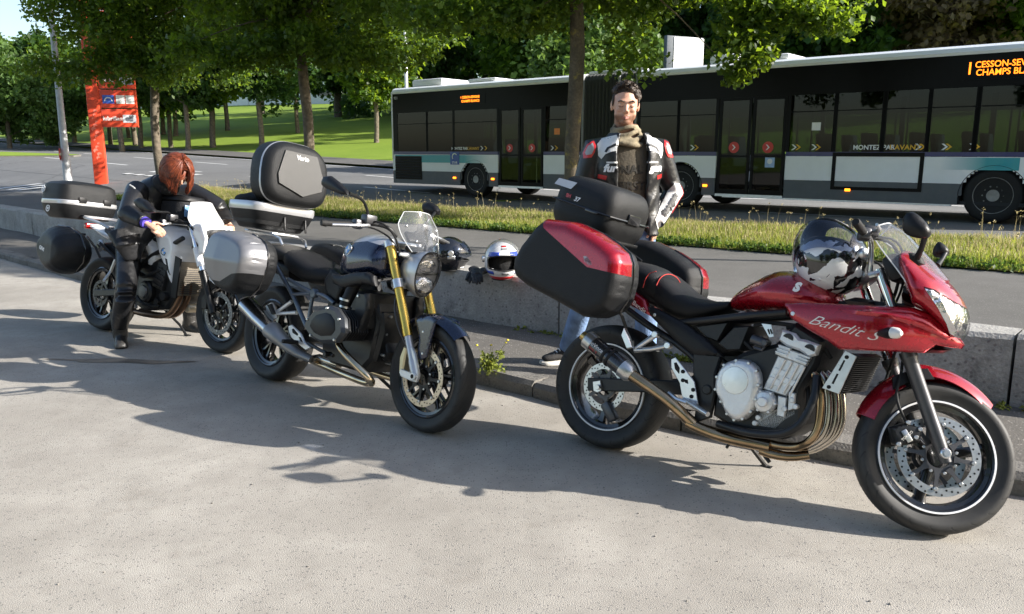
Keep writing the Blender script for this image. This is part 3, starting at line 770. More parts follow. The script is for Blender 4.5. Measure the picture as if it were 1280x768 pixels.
# white poster panel beyond the bus, slim white mast, far
q = at_y(857, 70, 30); zb = land_z(q[:2] @ US, q[:2] @ UT)
pn = empty('poster_panel', (q[0], q[1], zb)); pn.rotation_euler = (0, 0, radians(26)); tag(pn, 'white poster panel with faint grey leaf spots rising behind bus', 'poster panel')
A = M(); A.box((0, 0, (q[2] - zb) * .5 - .4), (.2, .16, q[2] - zb + .2)); A.build('post', mat('dark sign post', (.06, .065, .07), .5), pn)
hz = q[2] - zb
A = M(); A.box((-.09, .02, hz - .45), (1.62, .2, 2.2), None, .02); A.build('frame', mat('dark blue grey frame', (.05, .065, .08), .4), pn)
A = M(); A.box((.06, -.09, hz - .42), (1.32, .03, 2.05)); A.build('poster', m_sw, pn)
for k in range(7): A = M(); A.lathe([(.0, 0), (.075, 0), (.075, .002), (0, .002)], (-.32 + .16 * k + .05 * sin(k * 3), -.107, hz - .3 + .5 * sin(k * 2.2)), (0, -1, 0), 12); A.build('leaf_spot', mat('faint grey print', (.5, .51, .5), .6), pn)
q = at_y(508, 110, 40); A = M(); zb = land_z(q[:2] @ US, q[:2] @ UT)
A.tube([(0, 0, -.2), (0, 0, 6.2)], [.1, .07], 10); o = A.build('mast', m_white); o.location = (q[0], q[1], zb); tag(o, 'slim white mast rising above the rear of bus', 'mast')
# ================================================================== MOTORCYCLE TOOLS
def puffcut(A, xz, cut, keep, front, back, r, g, yc=0., sm=0, p=2., edge=0., ylim=None):
    """like puff, but the outline xz is split along the polygon cut; keep=True keeps what lies inside it"""
    T = M(); T.puff(xz, front, back, r, g, yc, sm, p, edge, cut)
    V = np.concatenate(T.v); C = np.array(cut, float)
    out = []
    def inside(x, z):
        c = False
        for i in range(len(C)):
            x1, z1 = C[i]; x2, z2 = C[(i + 1) % len(C)]
            if (z1 > z) != (z2 > z) and x < (x2 - x1) * (z - z1) / (z2 - z1 + 1e-12) + x1: c = not c
        return c
    for f in T.f:
        m = V[f].mean(0)
        if (inside(m[0], m[2]) and (ylim is None or m[1] < ylim)) == keep: out.append(f)
    used = sorted({i for f in out for i in f}); mp = {i: k for k, i in enumerate(used)}
    return A.add(V[used], [[mp[i] for i in f] for f in out])
RAKE = radians(25.2)
class Bike:
    def __init__(s, name, label, x, y, hd, lean, steer, wb, group=None, trail=.104):
        s.wb = wb
        Rm = Matrix.Translation((x, y, 0)) @ Matrix.Rotation(radians(hd), 4, 'Z') @ Matrix.Rotation(-radians(lean), 4, 'X')
        s.root = empty(name, mtx=Rm); tag(s.root, label, 'motorcycle', group)
        so = Matrix.Translation((wb + trail, 0, 0))
        s.S = so @ Matrix.Rotation(radians(steer), 4, Vector((-sin(RAKE), 0, cos(RAKE)))) @ so.inverted()
        s.R = np.array(Rm.to_3x3()); s.o = np.array([x, y, 0.]); s.W = Rm
        s.Sm = np.array(s.S)
    def _hit(s, px, py, y, R, o):
        c = R.T @ (np.array([0, 0, CAM_H]) - o); d = R.T @ ray(px, py); t = (y - c[1]) / d[1]; q = c + d * t
        return (q[0], q[2])
    def tr(s, z, pts, y, steer=False):
        """outline measured in an enlarged view -> (x,z) in the bike's own upright plane at y (steer: in the plane of the turned fork)"""
        R, o = s.R, s.o
        if steer:
            W = np.array(s.W @ s.S); R, o = W[:3, :3], W[:3, 3]
        return [s._hit(px, py, y, R, o) for px, py in zp(z, pts)]
    def t3(s, z, pts, y, steer=False):
        ys = y if hasattr(y, '__len__') else [y] * len(pts)
        return [(lambda q: (q[0], yy, q[1]))(s.tr(z, [p], yy, steer)[0]) for p, yy in zip(pts, ys)]
    def part(s, name, A, m, parent=None, steer=False, label=None, **k):
        o = A.build(name, m, parent or s.root, **k)
        if steer and parent is None: o.matrix_local = s.S
        if label: o['label'] = label
        return o
# --- materials shared by the bikes
m_rub = mat('satin rubber', (.014, .014, .014), .65, spec=.3, bump=.15, bscale=150)
m_blk = mat('black plastic', (.008, .008, .009), .42, var=.2, bump=.12, bscale=180, dust=.02, spec=.28)
m_blkg = mat('gloss black', (.012, .012, .013), .2, coat=.6, var=.1)
m_blkm = mat('black enamel metal', (.012, .0125, .0135), .38, .25, var=.2, bump=.1, bscale=60, dust=.06)
m_alu = mat('cast aluminium', (.72, .72, .71), .40, .65, var=.08, bump=.2, bscale=90)
m_alub = mat('brushed aluminium', (.68, .68, .68), .28, .9, var=.08, scale=30)
m_chr = mat('chrome', (.85, .85, .86), .07, 1., var=.03)
m_steel = mat('brake steel', (.55, .55, .54), .30, .9, var=.12, scale=40)
m_dgrey = mat('dark grey metal', (.085, .085, .09), .36, .6, var=.1)
m_dark_fill = mat('near black hole fill', (.006, .006, .006), .8)  # near black, stands in for the shade inside holes and slots
m_red = mat('deep red metallic paint', (.37, .0045, .016), .26, .5, coat=1., var=.06, scale=30)
m_whitep = mat('white gloss paint', (.86, .86, .86), .3, coat=.8, var=.02)
m_seat = mat('black seat vinyl', (.009, .009, .010), .55, bump=.3, bscale=260, var=.2, spec=.3)
m_pipe = mat('heat tinted pipe', (.42, .30, .18), .24, 1., var=.35, scale=7)
m_pipe2 = mat('steel pipe', (.55, .50, .43), .22, 1., var=.25, scale=6)
m_carb = mat('carbon fibre', (.02, .02, .022), .25, coat=.8, var=.5, scale=120)
m_clear = glass('clear plastic', (1, 1, 1), .93, .03, painted_sheen=.05)  # a little whitish reflection is painted into the plastic
m_lens = glass('headlight lens', (1, 1, 1), .9, .01)
m_smoke = glass('tinted visor', (.75, .8, .9), .84, .02, 1.6)
m_text = mat('pale lettering', (.75, .72, .66), .45, var=.03)
m_textw = mat('white lettering', (.8, .8, .8), .45, var=.03)
m_redpl = mat('red plastic', (.5, .02, .02), .3, coat=.4, var=.05)
m_casebl = mat('grained case plastic', (.010, .0105, .0115), .46, bump=.35, bscale=330, var=.12, dust=.025, spec=.28)
def tyre_mat():
    m, t, b = node_mat('tyre rubber'); N, L = t.nodes, t.links
    tc = N.new('ShaderNodeTexCoord'); sp = N.new('ShaderNodeSeparateXYZ'); L.new(tc.outputs['Object'], sp.inputs[0])
    def mth(op, a, c=None):
        n = N.new('ShaderNodeMath'); n.operation = op
        for i, q in enumerate((a, c)):
            if q is None: continue
            if isinstance(q, (int, float)): n.inputs[i].default_value = q
            else: L.new(q, n.inputs[i])
        return n.outputs[0]
    th = mth('ARCTAN2', sp.outputs[2], sp.outputs[0]); ay = mth('ABSOLUTE', sp.outputs[1])
    sg = mth('MULTIPLY', mth('SIGN', sp.outputs[1]), .5)
    u = mth('FRACT', mth('ADD', mth('ADD', mth('MULTIPLY', th, 22 / (2 * pi)), mth('MULTIPLY', ay, 34.)), sg))
    gr = mth('MULTIPLY', mth('LESS_THAN', u, .11), mth('GREATER_THAN', ay, .012))
    rr = mth('SQRT', mth('ADD', mth('POWER', sp.outputs[0], 2.), mth('POWER', sp.outputs[2], 2.)))
    gr = mth('MULTIPLY', gr, mth('GREATER_THAN', rr, .268))
    nz = N.new('ShaderNodeTexNoise'); nz.inputs['Scale'].default_value = 30; nz.inputs['Detail'].default_value = 6; L.new(tc.outputs['Object'], nz.inputs['Vector'])
    rp = N.new('ShaderNodeValToRGB'); rp.color_ramp.elements[0].color = (.010, .010, .010, 1); rp.color_ramp.elements[1].color = (.030, .029, .027, 1); L.new(nz.outputs['Fac'], rp.inputs[0])
    mx = N.new('ShaderNodeMix'); mx.data_type = 'RGBA'; L.new(gr, mx.inputs[0]); L.new(rp.outputs[0], mx.inputs[6]); mx.inputs[7].default_value = (.006, .006, .006, 1)
    L.new(mx.outputs[2], b.inputs['Base Color']); b.inputs['Roughness'].default_value = .62
    bp = N.new('ShaderNodeBump'); bp.invert = True; bp.inputs['Strength'].default_value = .9; bp.inputs['Distance'].default_value = .006; L.new(gr, bp.inputs['Height']); L.new(bp.outputs[0], b.inputs['Normal'])
    return m
m_tyre = tyre_mat()
def ring_prof(r0, r1, y0, y1): return [(r0, y0), (r1, y0), (r1, y1), (r0, y1)]
def wheel(b, front, R, w, spokes, m_rim, stripe=None, disc=None, dy=(.075,), m_dots=None, carrier=m_dgrey, dual=False, caliper_side=None, rimw=None):
    mt = (b.S @ Matrix.Translation((b.wb, 0, R))) if front else Matrix.Translation((0, 0, R))
    e = empty('front_wheel' if front else 'rear_wheel', mtx=mt); e.parent = b.root; e.matrix_local = mt
    Y = (0, 1, 0); h = w / 2; rw = rimw or h * .74
    T = M(); k = (R - .222)
    pr = [(.222, -rw * .95), (.222 + k * .18, -rw - .004), (.222 + k * .45, -h * .97), (.222 + k * .66, -h), (.222 + k * .84, -h * .88), (.222 + k * .955, -h * .55), (R - .001, -h * .25), (R, 0)]
    pr = pr + [(r, -y) for r, y in pr[-2::-1]]
    T.lathe(pr, (0, 0, 0), Y, 96, cap=False); o = T.build('tyre', m_tyre, e, smooth=60)
    T = M(); T.lathe([(.224, -rw), (.215, -rw - .004), (.207, -rw), (.200, -rw * .6), (.190, -rw * .2), (.190, rw * .2), (.200, rw * .6), (.207, rw), (.215, rw + .004), (.224, rw), (.19, rw * .8), (.182, 0), (.19, -rw * .8)], (0, 0, 0), Y, 72, closed=True)
    T.cyl((0, -rw * .55, 0), (0, rw * .55, 0), .042, 24, .004)
    n = spokes
    for i in range(n):
        a = 2 * pi * i / n + .35
        for da in ((-.13, .13) if dual else (0,)):
            a1 = a + da * 1.5; wd = .011 if dual else .021
            ca, sa = cos(a), sin(a); cb, sb = cos(a1), sin(a1)
            rings = []
            for (r, ww, hh) in ((.036, wd * 1.35, rw * .42), (.10, wd, rw * .34), (.165, wd * .95, rw * .34), (.197, wd * 1.5, rw * .5)):
                q = (r - .036) / .16; c_ = np.array([ca * (1 - q) + cb * q, 0, sa * (1 - q) + sb * q]); c_ /= np.linalg.norm(c_); td = np.array([-c_[2], 0, c_[0]])
                rings.append([c_ * r + td * ww * x + np.array([0, hh * y, 0]) for x, y in ((-1, -.6), (-.6, -1), (.6, -1), (1, -.6), (1, .6), (.6, 1), (-.6, 1), (-1, .6))])
            T.loft(rings)
    T.build('rim', m_rim, e)
    if stripe:
        for sg in (-1, 1):
            T = M(); T.lathe(ring_prof(.2135, .2205, sg * (rw + .002), sg * (rw + .0075)), (0, 0, 0), Y, 80, closed=True); T.build('rim_stripe', stripe, e)
    if disc:
        ro, ri, m_disc = disc
        for y in dy:
            T = M(); T.lathe(ring_prof(ri, ro, y - .0025, y + .0025), (0, 0, 0), Y, 80, closed=True); T.build('brake_disc', m_disc, e)
            H = M(); nh = 15
            for i in range(nh * 3):
                a = 2 * pi * i / (nh * 3); r = ri + (ro - ri) * (.28, .52, .78)[i % 3]
                for sg in (-1, 1): H.lathe([(.0, y + sg * .0031), (.0042, y + sg * .0031)], (r * cos(a), 0, r * sin(a)), Y, 8)
            tag(H.build('disc_hole_dots', m_dark_fill, e, smooth=0), kind='stuff')  # dark dots proud of the disc, painting the shade of holes
            T = M(); T.lathe(ring_prof(.045, .062, y * .7 - .006, y + .003), (0, 0, 0), Y, 40, closed=True)
            for i in range(8 if front else 5):
                a = 2 * pi * i / (8 if front else 5); u = np.array([cos(a), 0, sin(a)]); v = np.array([-sin(a), 0, cos(a)])
                T.loft([[u * r + v * ww * x + np.array([0, y - .001 + q, 0]) for x, q in ((-1, -.003), (1, -.003), (1, .003), (-1, .003))] for r, ww in ((.055, .014), (.085, .007), (ri + .006, .009))])
            T.build('disc_carrier', carrier, e)
            if m_dots:
                T = M()
                for i in range(8 if front else 5):
                    a = 2 * pi * i / (8 if front else 5); sg = -1 if y <= 0 else 1
                    T.cyl((cos(a) * (ri + .004), y + sg * .003, sin(a) * (ri + .004)), (cos(a) * (ri + .004), y + sg * .009, sin(a) * (ri + .004)), .008, 12, .002)
                    if front: T.cyl((cos(a + .4) * .066, y + sg * .001, sin(a + .4) * .066), (cos(a + .4) * .066, y + sg * .008, sin(a + .4) * .066), .006, 8, .001)
                tag(T.build('disc_buttons', m_dots, e), kind='stuff')
    return e
def superring(x, yc, zc, hy, hz, e=3., n=28, tilt=0.):
    """rounded rectangle ring across the bike at x"""
    an = np.linspace(0, 2 * pi, n, endpoint=False)
    c, s_ = np.cos(an), np.sin(an)
    y = yc + hy * np.sign(c) * np.abs(c) ** (2 / e); z = zc + hz * np.sign(s_) * np.abs(s_) ** (2 / e)
    return np.stack([x + tilt * (z - zc), y, z], 1)
def body(A, stations, e=3., n=28):
    """loft along x through (x, zlo, zhi, halfwidth[, yc]) with soft ends"""
    S = []
    for i, q in enumerate(stations):
        x, lo, hi, hw = q[:4]; yc = q[4] if len(q) > 4 else 0
        S.append(superring(x, yc, (lo + hi) / 2, hw, (hi - lo) / 2, e, n))
    return A.loft(S)
def handgrip(b, A, p0, p1, r=.0165):
    A.tube([p0, p1], [r, r], 14)
def mirrored(pts): return [(x, -y, z) for x, y, z in pts]
def roundel(b, o, n, up, R, parent, steer=False):
    """round badge: black ring, blue and white quarters"""
    n = np.array(n, float); n /= np.linalg.norm(n); up = np.array(up, float); up = up - n * up.dot(n); up /= np.linalg.norm(up)
    o = np.array(o, float)
    A = M(); A.lathe([(R, -.004), (R, .002), (R * .95, .0035)], o, n, 32, ref=up); ob = A.build('badge', m_chr, parent)
    A = M(); A.lathe([(R * .93, .0032), (R * .93, .0042), (R * .64, .0042)], o, n, 32, ref=up); A.build('badge_ring', m_blkg, ob)
    A = M(); B_ = M()
    for k in range(4): (A if k % 2 else B_).lathe([(0, .0045), (R * .64, .0045)], o, n, 7, ref=up, arc=(k * pi / 2, (k + 1) * pi / 2))
    A.build('badge_quarters', m_textw, ob, smooth=0); B_.build('badge_quarters', mat('badge blue', (.06, .25, .65), .3), ob, smooth=0)
    return ob
# ================================================================== RED MOTORCYCLE
b = Bike('motorcycle', 'red half faired motorcycle with red and black cases, nearest on the right', .4775, 3.8868, -39.086, 11.32, 32.48, 1.485, 'parked touring motorcycles')
RED = b
P = b.part
m_wht = mat('white stripe', (.78, .78, .78), .4, var=.02)
wheel(b, False, .315, .18, 3, m_blkg, m_wht, (.12, .09, m_steel), (-.085,), None)
wheel(b, True, .300, .12, 3, m_blkg, m_wht, (.155, .122, m_steel), (-.07, .07), m_steel)
# --- swingarm, rear brake, pivot plates
A = M(); A.slab(b.tr('B', [(170, 360), (360, 365), (560, 372), (620, 330), (660, 350), (650, 430), (560, 430), (390, 418), (170, 412)], -.13), -.125, -.095, .006); A.mirror(); A.box((.45, 0, .40), (.12, .2, .07), None, .01); P('swingarm', A, m_blkm)
A = M(); A.slab(b.tr('B', [(197, 375), (228, 370), (232, 412), (215, 420), (200, 412)], -.13), -.137, -.124, .003); A.mirror(); A.cyl((0, -.152, .315), (0, .152, .315), .013, 12, .002); P('axle_block', A, m_alub)
A = M(); A.box((.055, -.09, .20), (.10, .05, .05), rot3(.9, (0, 1, 0)), .01); P('rear_caliper', A, m_dgrey)
A = M(); A.slab(b.tr('B', [(600, 262), (712, 272), (705, 300), (690, 345), (690, 420), (668, 520), (600, 545), (612, 470), (600, 370)], -.16), -.175, -.14, .008); A.mirror(); q = b.tr('B', [(652, 407)], -.175)[0]; A.cyl((q[0], -.185, q[1]), (q[0], -.17, q[1]), .022, 18, .004); P('pivot_plate', A, m_blkm)
# --- frame tubes
A = M(); A.tube(b.t3('B', [(520, 142), (650, 130), (800, 112), (970, 98)], [-.14, -.15, -.16, -.15]), .017, 10, smooth=1); A.mirror(); P('frame_tube', A, m_blkm)
A = M(); A.tube(b.t3('B', [(310, 70), (430, 160), (560, 240), (650, 330)], [-.13, -.14, -.15, -.15]), .017, 10, smooth=1); A.mirror(); P('subframe', A, m_blkm)
A = M(); A.tube(b.t3('E', [(285, 548), (350, 570), (430, 592), (560, 602), (640, 570), (690, 510), (725, 430), (735, 330)], [-.17, -.2, -.22, -.23, -.23, -.22, -.20, -.16]), .0175, 12, smooth=2); A.mirror(); P('crash_bar', A, m_blkm)
# --- side covers and airbox
A = M(); A.puff(b.tr('B', [(412, 75), (450, 82), (560, 140), (650, 205), (718, 278), (600, 275), (540, 230), (430, 120)], -.17), .022, .02, .03, .015, -.155, edge=.006); P('side_cover', A, m_blk); 
A = M(); A.puff([(x, z) for x, z in b.tr('B', [(412, 75), (450, 82), (560, 140), (650, 205), (718, 278), (600, 275), (540, 230), (430, 120)], -.17)], .02, .022, .03, .02, .155, edge=.006); P('side_cover', A, m_blk)
q = b.tr('B', [(441, 108)], -.185)[0]; A = M(); A.cyl((q[0], -.185, q[1]), (q[0], -.171, q[1]), .008, 12, .002); P('bolt', A, m_alub)
for pl_ in ([(612, 155), (742, 138), (700, 217), (650, 200)], [(700, 222), (762, 155), (828, 153), (790, 250), (735, 253)]):
    A = M(); A.slab(b.tr('B', pl_, -.13), -.145, .145, .008); P('airbox', A, m_blkm)
# --- engine
eng = M(); eng.slab([(.62, .30), (.62, .52), (.72, .60), (.86, .66), (.93, .76), (1.06, .70), (1.05, .60), (1.0, .48), (1.02, .34), (.94, .26), (.75, .25)], -.165, .165, .02); P('engine_block', eng, m_blkm)
cc = b.tr('E', [(268, 390), (275, 330), (310, 272), (370, 250), (430, 262), (468, 300), (478, 370), (465, 440), (440, 500), (400, 535), (360, 540), (325, 510), (295, 450)], -.2)
A = M(); A.puff(cc, .035, .03, .02, .013, -.175, sm=1, edge=.012); cov = P('clutch_cover', A, m_alu)
A = M(); q = b.tr('E', [(362, 350)], -.22)[0]; A.lathe([(.062, 0), (.062, .006), (.058, .012), (.012, .014)], (q[0], -.213, q[1]), (0, -1, 0), 40); A.build('round_cap', m_alub, cov)
A = M(); q = b.tr('E', [(362, 503)], -.22)[0]; A.lathe([(.012, 0), (.012, .006), (.008, .006)], (q[0], -.208, q[1]), (0, -1, 0), 16); A.build('oil_window', m_dark_fill, cov)
A = M()
for (x, z) in cc[::1]:
    c = np.mean(cc, 0); q = np.array([x, z]) + (c - [x, z]) * .07; A.cyl((q[0], -.215, q[1]), (q[0], -.185, q[1]), .0075, 8, .002)
tag(A.build('cover_bolts', m_steel, cov), kind='stuff')
A = M(); A.slab(b.tr('E', [(425, 420), (470, 380), (520, 385), (600, 425), (640, 420), (650, 500), (600, 545), (555, 578), (440, 565)], -.16), -.160, .16, .015); P('crankcase', A, m_alu)
A = M()     # cylinder block leaning forward, with head and cam caps
blk_ = b.tr('E', [(560, 235), (690, 280), (600, 425), (490, 390)], -.16)
A.slab(blk_, -.172, .172, .008); P('cylinder_block', A, m_alu)
A = M()
for pl_ in ([(545, 290), (605, 312), (590, 338), (530, 316)], [(520, 330), (580, 352), (562, 380), (505, 358)], [(575, 330), (640, 352), (625, 378), (560, 352)]):
    A.slab(b.tr('E', pl_, -.175), -.177, -.16, .002)
for k in range(4): A.tube(b.t3('E', [(520 + 30 * k, 388 + 11 * k), (590 + 30 * k, 255 + 11 * k)], -.178), .005, 6)
P('cylinder_ribs', A, m_alu)
A = M(); A.slab(b.tr('E', [(545, 230), (565, 190), (700, 240), (690, 285)], -.17), -.18, .18, .006)
for k in range(3): A.slab(b.tr('E', [(546 + 7 * k, 222 - 14 * k), (548 + 7 * k, 214 - 14 * k), (604 + 7 * k, 232 - 14 * k), (600 + 7 * k, 241 - 14 * k)], -.18), -.188, -.15, .002); A.slab(b.tr('E', [(640 + 7 * k, 258 - 12 * k), (644 + 7 * k, 250 - 12 * k), (694 + 7 * k, 270 - 12 * k), (690 + 7 * k, 278 - 12 * k)], -.18), -.188, -.15, .002)
P('cylinder_head', A, m_alu)
A = M(); A.slab(b.tr('E', [(562, 165), (580, 118), (640, 135), (660, 160), (690, 165), (752, 188), (738, 235), (700, 245), (660, 215), (600, 195)], -.17), -.185, .185, .01); hd_ = P('head_cover', A, m_alu)
for (cx, cy) in ((602, 158), (700, 208)):
    A = M(); q = b.tr('E', [(cx, cy)], -.19)[0]; A.lathe([(.0215, 0), (.0215, .006), (.002, .006)], (q[0], -.184, q[1]), (0, -1, 0), 16, ref=(.95, 0, -.3), arc=(0, pi)); A.build('cam_plug', m_blkm, hd_)
A = M(); q = b.tr('E', [(492, 448)], -.2)[0]; A.lathe([(.047, 0), (.047, .03), (.040, .04), (.022, .044), (.022, .056), (.018, .06), (.002, .06)], (q[0], -.165, q[1]), (0, -1, 0), 28)
for k in range(6): a = k * pi / 3; A.cyl((q[0] + .045 * cos(a), -.165, q[1] + .045 * sin(a)), (q[0] + .045 * cos(a), -.2, q[1] + .045 * sin(a)), .007, 8, .002)
P('starter_cover', A, m_alu)
A = M(); A.slab(b.tr('E', [(470, 485), (560, 470), (620, 410), (655, 430), (650, 510), (600, 540), (555, 580), (450, 560)], -.15), -.165, .15, .012)
for pl_ in ([(560, 420), (600, 430), (590, 520), (555, 510)], [(610, 400), (640, 410), (635, 480), (605, 490)]): A.slab(b.tr('E', pl_, -.17), -.18, -.15, .004)
for p_ in ((470, 520), (455, 545), (590, 480), (625, 440), (640, 470)): q = b.tr('E', [p_], -.17)[0]; A.cyl((q[0], -.185, q[1]), (q[0], -.15, q[1]), .012, 10, .003)
P('crankcase', A, m_alu)
A = M(); q = b.t3('E', [(440, 160), (510, 185)], -.15); A.tube(q, .022, 14); q = b.tr('E', [(500, 178)], -.17)[0]; A.cyl((q[0], -.19, q[1]), (q[0], -.13, q[1]), .014, 12, .003); A.tube(b.t3('E', [(450, 200), (500, 215), (480, 150)], [-.15, -.16, -.15]), .008, 8, smooth=1); P('throttle_body', A, m_dgrey)
A = M(); A.slab(b.tr('E', [(485, 90), (530, 95), (542, 150), (520, 155)], -.16), -.168, -.163, .001); o = P('bracket_plate', A, m_alub)
A = M()
for k in range(2): A.slab(b.tr('E', [(508 + 11 * k, 118), (514 + 11 * k, 114), (522 + 11 * k, 136), (517 + 11 * k, 140)], -.17), -.1705, -.167, .0005)
A.build('slot_mark', m_dark_fill, o)
A = M()   # hoses and wiring round the engine
for q in ([(380, 150), (430, 200), (480, 240), (520, 250)], [(600, 110), (650, 100), (760, 190), (800, 250)], [(660, 300), (690, 330), (680, 380), (640, 430)], [(450, 100), (520, 85), (640, 100), (800, 120)], [(640, 560), (680, 520), (700, 450), (690, 350)]): A.tube(b.t3('E', q, [-.12, -.14, -.13, -.11]), .009, 8, smooth=2)
P('hoses', A, m_rub)
# --- exhaust
A = M()
base = b.tr('E', [(676, 292), (728, 322), (750, 400), (750, 500), (738, 580), (700, 632), (640, 658), (560, 655), (500, 640)], -.14)
for k, y in enumerate((-.135, -.055, .02, .09)):
    A.tube([(x + .009 * k * min(1, i / 3) * (1 if i < 6 else .3), y * (1 if i < 6 else .75), z - .010 * k * (i > 5)) for i, (x, z) in enumerate(base)], .0175, 12, smooth=2)
    P('exhaust_header', A, m_pipe if k == 0 else m_pipe2); A = M()
A = M(); A.tube(b.t3('E', [(520, 650), (430, 632), (330, 612), (230, 582), (140, 540)], [-.10, -.12, -.14, -.17, -.2]), [.034, .036, .034, .031, .028], 16, smooth=1, flat=.85); A.tube(b.t3('E', [(700, 690), (620, 700), (540, 690), (480, 668)], [-.06, -.08, -.1, -.1]), [.02, .021, .022, .024], 12, smooth=1); P('collector_pipe', A, m_pipe)
A = M(); A.tube(b.t3('B', [(598, 545), (540, 490), (470, 430), (345, 345)], [-.19, -.22, -.245, -.265]), [.027, .026, .025, .028], 16, smooth=1); P('link_pipe', A, m_pipe)
mf = b.t3('B', [(345, 345), (172, 203)], [-.265, -.29]); a0, a1 = np.array(mf[0]), np.array(mf[1]); ax = (a1 - a0)
A = M(); A.lathe([(.030, 0), (.041, .012), (.042, np.linalg.norm(ax) - .012), (.036, np.linalg.norm(ax))], a0, ax, 24); mu = P('muffler', A, m_carb)
L_ = np.linalg.norm(ax); A = M(); A.lathe([(.0445, L_ - .045), (.0445, L_ - .002), (.036, L_ + .004)], a0, ax, 24); A.build('end_ring', m_steel, mu); A = M(); A.lathe([(.032, -.012), (.0445, .006), (.0445, .05)], a0, ax, 24); A.build('end_ring', m_steel, mu)
A = M(); A.lathe([(.022, L_ + .004), (.022, L_ + .03), (.017, L_ + .03), (.017, L_ - .02)], a0, ax, 20); A.build('outlet', mat('brass outlet', (.6, .42, .16), .3, .9), mu)
A = M()
for h_ in (.42, .52): A.lathe(ring_prof(.0425, .046, L_ * h_, L_ * h_ + .012), a0, ax, 24, closed=True)
A.build('strap', m_rub, mu)
u_ = ax / L_; n_ = np.array([0, -1, 0]); n_ = n_ - u_ * n_.dot(u_); n_ /= np.linalg.norm(n_); v_ = np.cross(n_, u_)
if v_[2] < 0: v_ = -v_
pf = lambda a, c: a0 + u_ * (L_ * .74 - a) + (n_ * cos(c / .0425) + v_ * sin(c / .0425)) * .0432
lettering('lettering', 'LeoVince', .026, lambda a, c: pf(a, c + .012), m_textw, mu); lettering('lettering', 'EVO II', .018, lambda a, c: pf(a, c - .012), m_redpl, mu)
# --- footrests
A = M(); A.tube(b.t3('B', [(350, 215), (362, 248), (450, 186)], [-.2, -.195, -.17]), [.012, .012, .014], 10); A.tube(b.t3('B', [(362, 250), (430, 245), (503, 230)], [-.195, -.185, -.165]), [.013, .012, .014], 10); A.slab(b.tr('B', [(312, 190), (325, 160), (345, 200), (358, 240), (335, 245)], -.22), -.235, -.205, .006)
for p_ in ((448, 187), (498, 231)): q = b.tr('B', [p_], -.17)[0]; A.cyl((q[0], -.19, q[1]), (q[0], -.15, q[1]), .016, 14, .003)
P('passenger_footrest', A, m_alub)
A = M(); A.slab(b.tr('B', [(512, 285), (528, 278), (605, 375), (622, 475), (585, 470), (555, 435), (545, 380), (512, 320)], -.19), -.2, -.19, .003); hp = P('heel_guard', A, m_alub)
A = M()
for pl_ in ([(520, 300), (530, 298), (543, 320), (541, 345), (524, 325)], [(557, 365), (575, 368), (577, 385), (565, 380)]): A.slab(b.tr('B', pl_, -.2), -.2015, -.199, .0005)
for p_ in ((556, 335), (556, 370), (597, 408), (590, 435)): q = b.tr('B', [p_], -.2)[0]; A.cyl((q[0], -.207, q[1]), (q[0], -.199, q[1]), .009, 10, .002)
A.build('cutout_mark', m_dark_fill, hp)  # dark raised shapes painted where openings would be in shade
A = M(); A.tube(b.t3('B', [(560, 448), (610, 478), (655, 506)], [-.2, -.26, -.30]), [.012, .013, .011], 10); A.tube(b.t3('B', [(500, 420), (530, 445), (600, 470)], [-.2, -.22, -.22]), .01, 8); P('footrest', A, m_alub)
A = M(); A.tube(b.t3('E', [(480, 650), (500, 700), (520, 725)], [-.08, -.09, -.09]), .009, 8); A.tube(b.t3('B', [(730, 640), (760, 600)], -.1), .007, 6); A.tube([(.62, .12, .24), (.70, .2, .12), (.74, .262, .055)], .010, 8); A.box((.745, .265, .052), (.05, .035, .01)); P('stand', A, m_blkm)
# --- tail, seat
A = M(); A.puff(b.tr('A', [(545, 560), (580, 555), (665, 618), (692, 705), (600, 655), (560, 620)], -.14), .02, .02, .02, .012, -.12, edge=.004); o = P('tail_panel', A, m_red)
q = b.tr('A', [(635, 655)], -.145)[0]; e2 = b.tr('A', [(670, 682)], -.145)[0]; pf = plane_of((q[0], -.147, q[1]), (e2[0] - q[0], 0, e2[1] - q[1]), (0, 0, 1)); lettering('lettering', 'Bandit', .034, pf, m_textw, o, shear=.3)
A = M(); A.puff([(x, z) for x, z in b.tr('A', [(545, 560), (580, 555), (665, 618), (692, 705), (600, 655), (560, 620)], -.14)], .02, .02, .02, .02, .12, edge=.004); P('tail_panel', A, m_red)
A = M(); body(A, [(-.18, .82, .90, .05), (-.10, .80, .905, .10), (.05, .78, .90, .12), (.2, .75, .86, .125), (.3, .72, .80, .11)], 3.); P('tail_body', A, m_blk)
A = M(); body(A, [(-.08, .90, .93, .06), (-.04, .875, .96, .115), (.04, .845, .965, .135), (.13, .80, .955, .14), (.19, .775, .94, .142), (.235, .76, .915, .14), (.26, .75, .875, .13)], 2.8); A.build('pillion_seat', m_seat, b.root)
A = M(); body(A, [(.215, .755, .90, .11), (.25, .735, .915, .145), (.30, .715, .885, .155), (.36, .70, .845, .158), (.43, .70, .818, .152), (.50, .725, .808, .135), (.56, .755, .815, .115), (.60, .78, .82, .10)], 2.8); st_ = P('rider_seat', A, m_seat)
m_stitch = mat('red stitching', (.6, .06, .05), .6)
A = M(); A.tube(b.t3('A', [(655, 560), (668, 510), (690, 485), (720, 478)], -.142), .0022, 5, smooth=1); A.tube(b.t3('A', [(722, 548), (742, 505), (785, 487), (830, 510), (845, 545)], [-.152, -.14, -.10, -.05, 0]), .0022, 5, smooth=2); A.build('piping', m_stitch, st_)
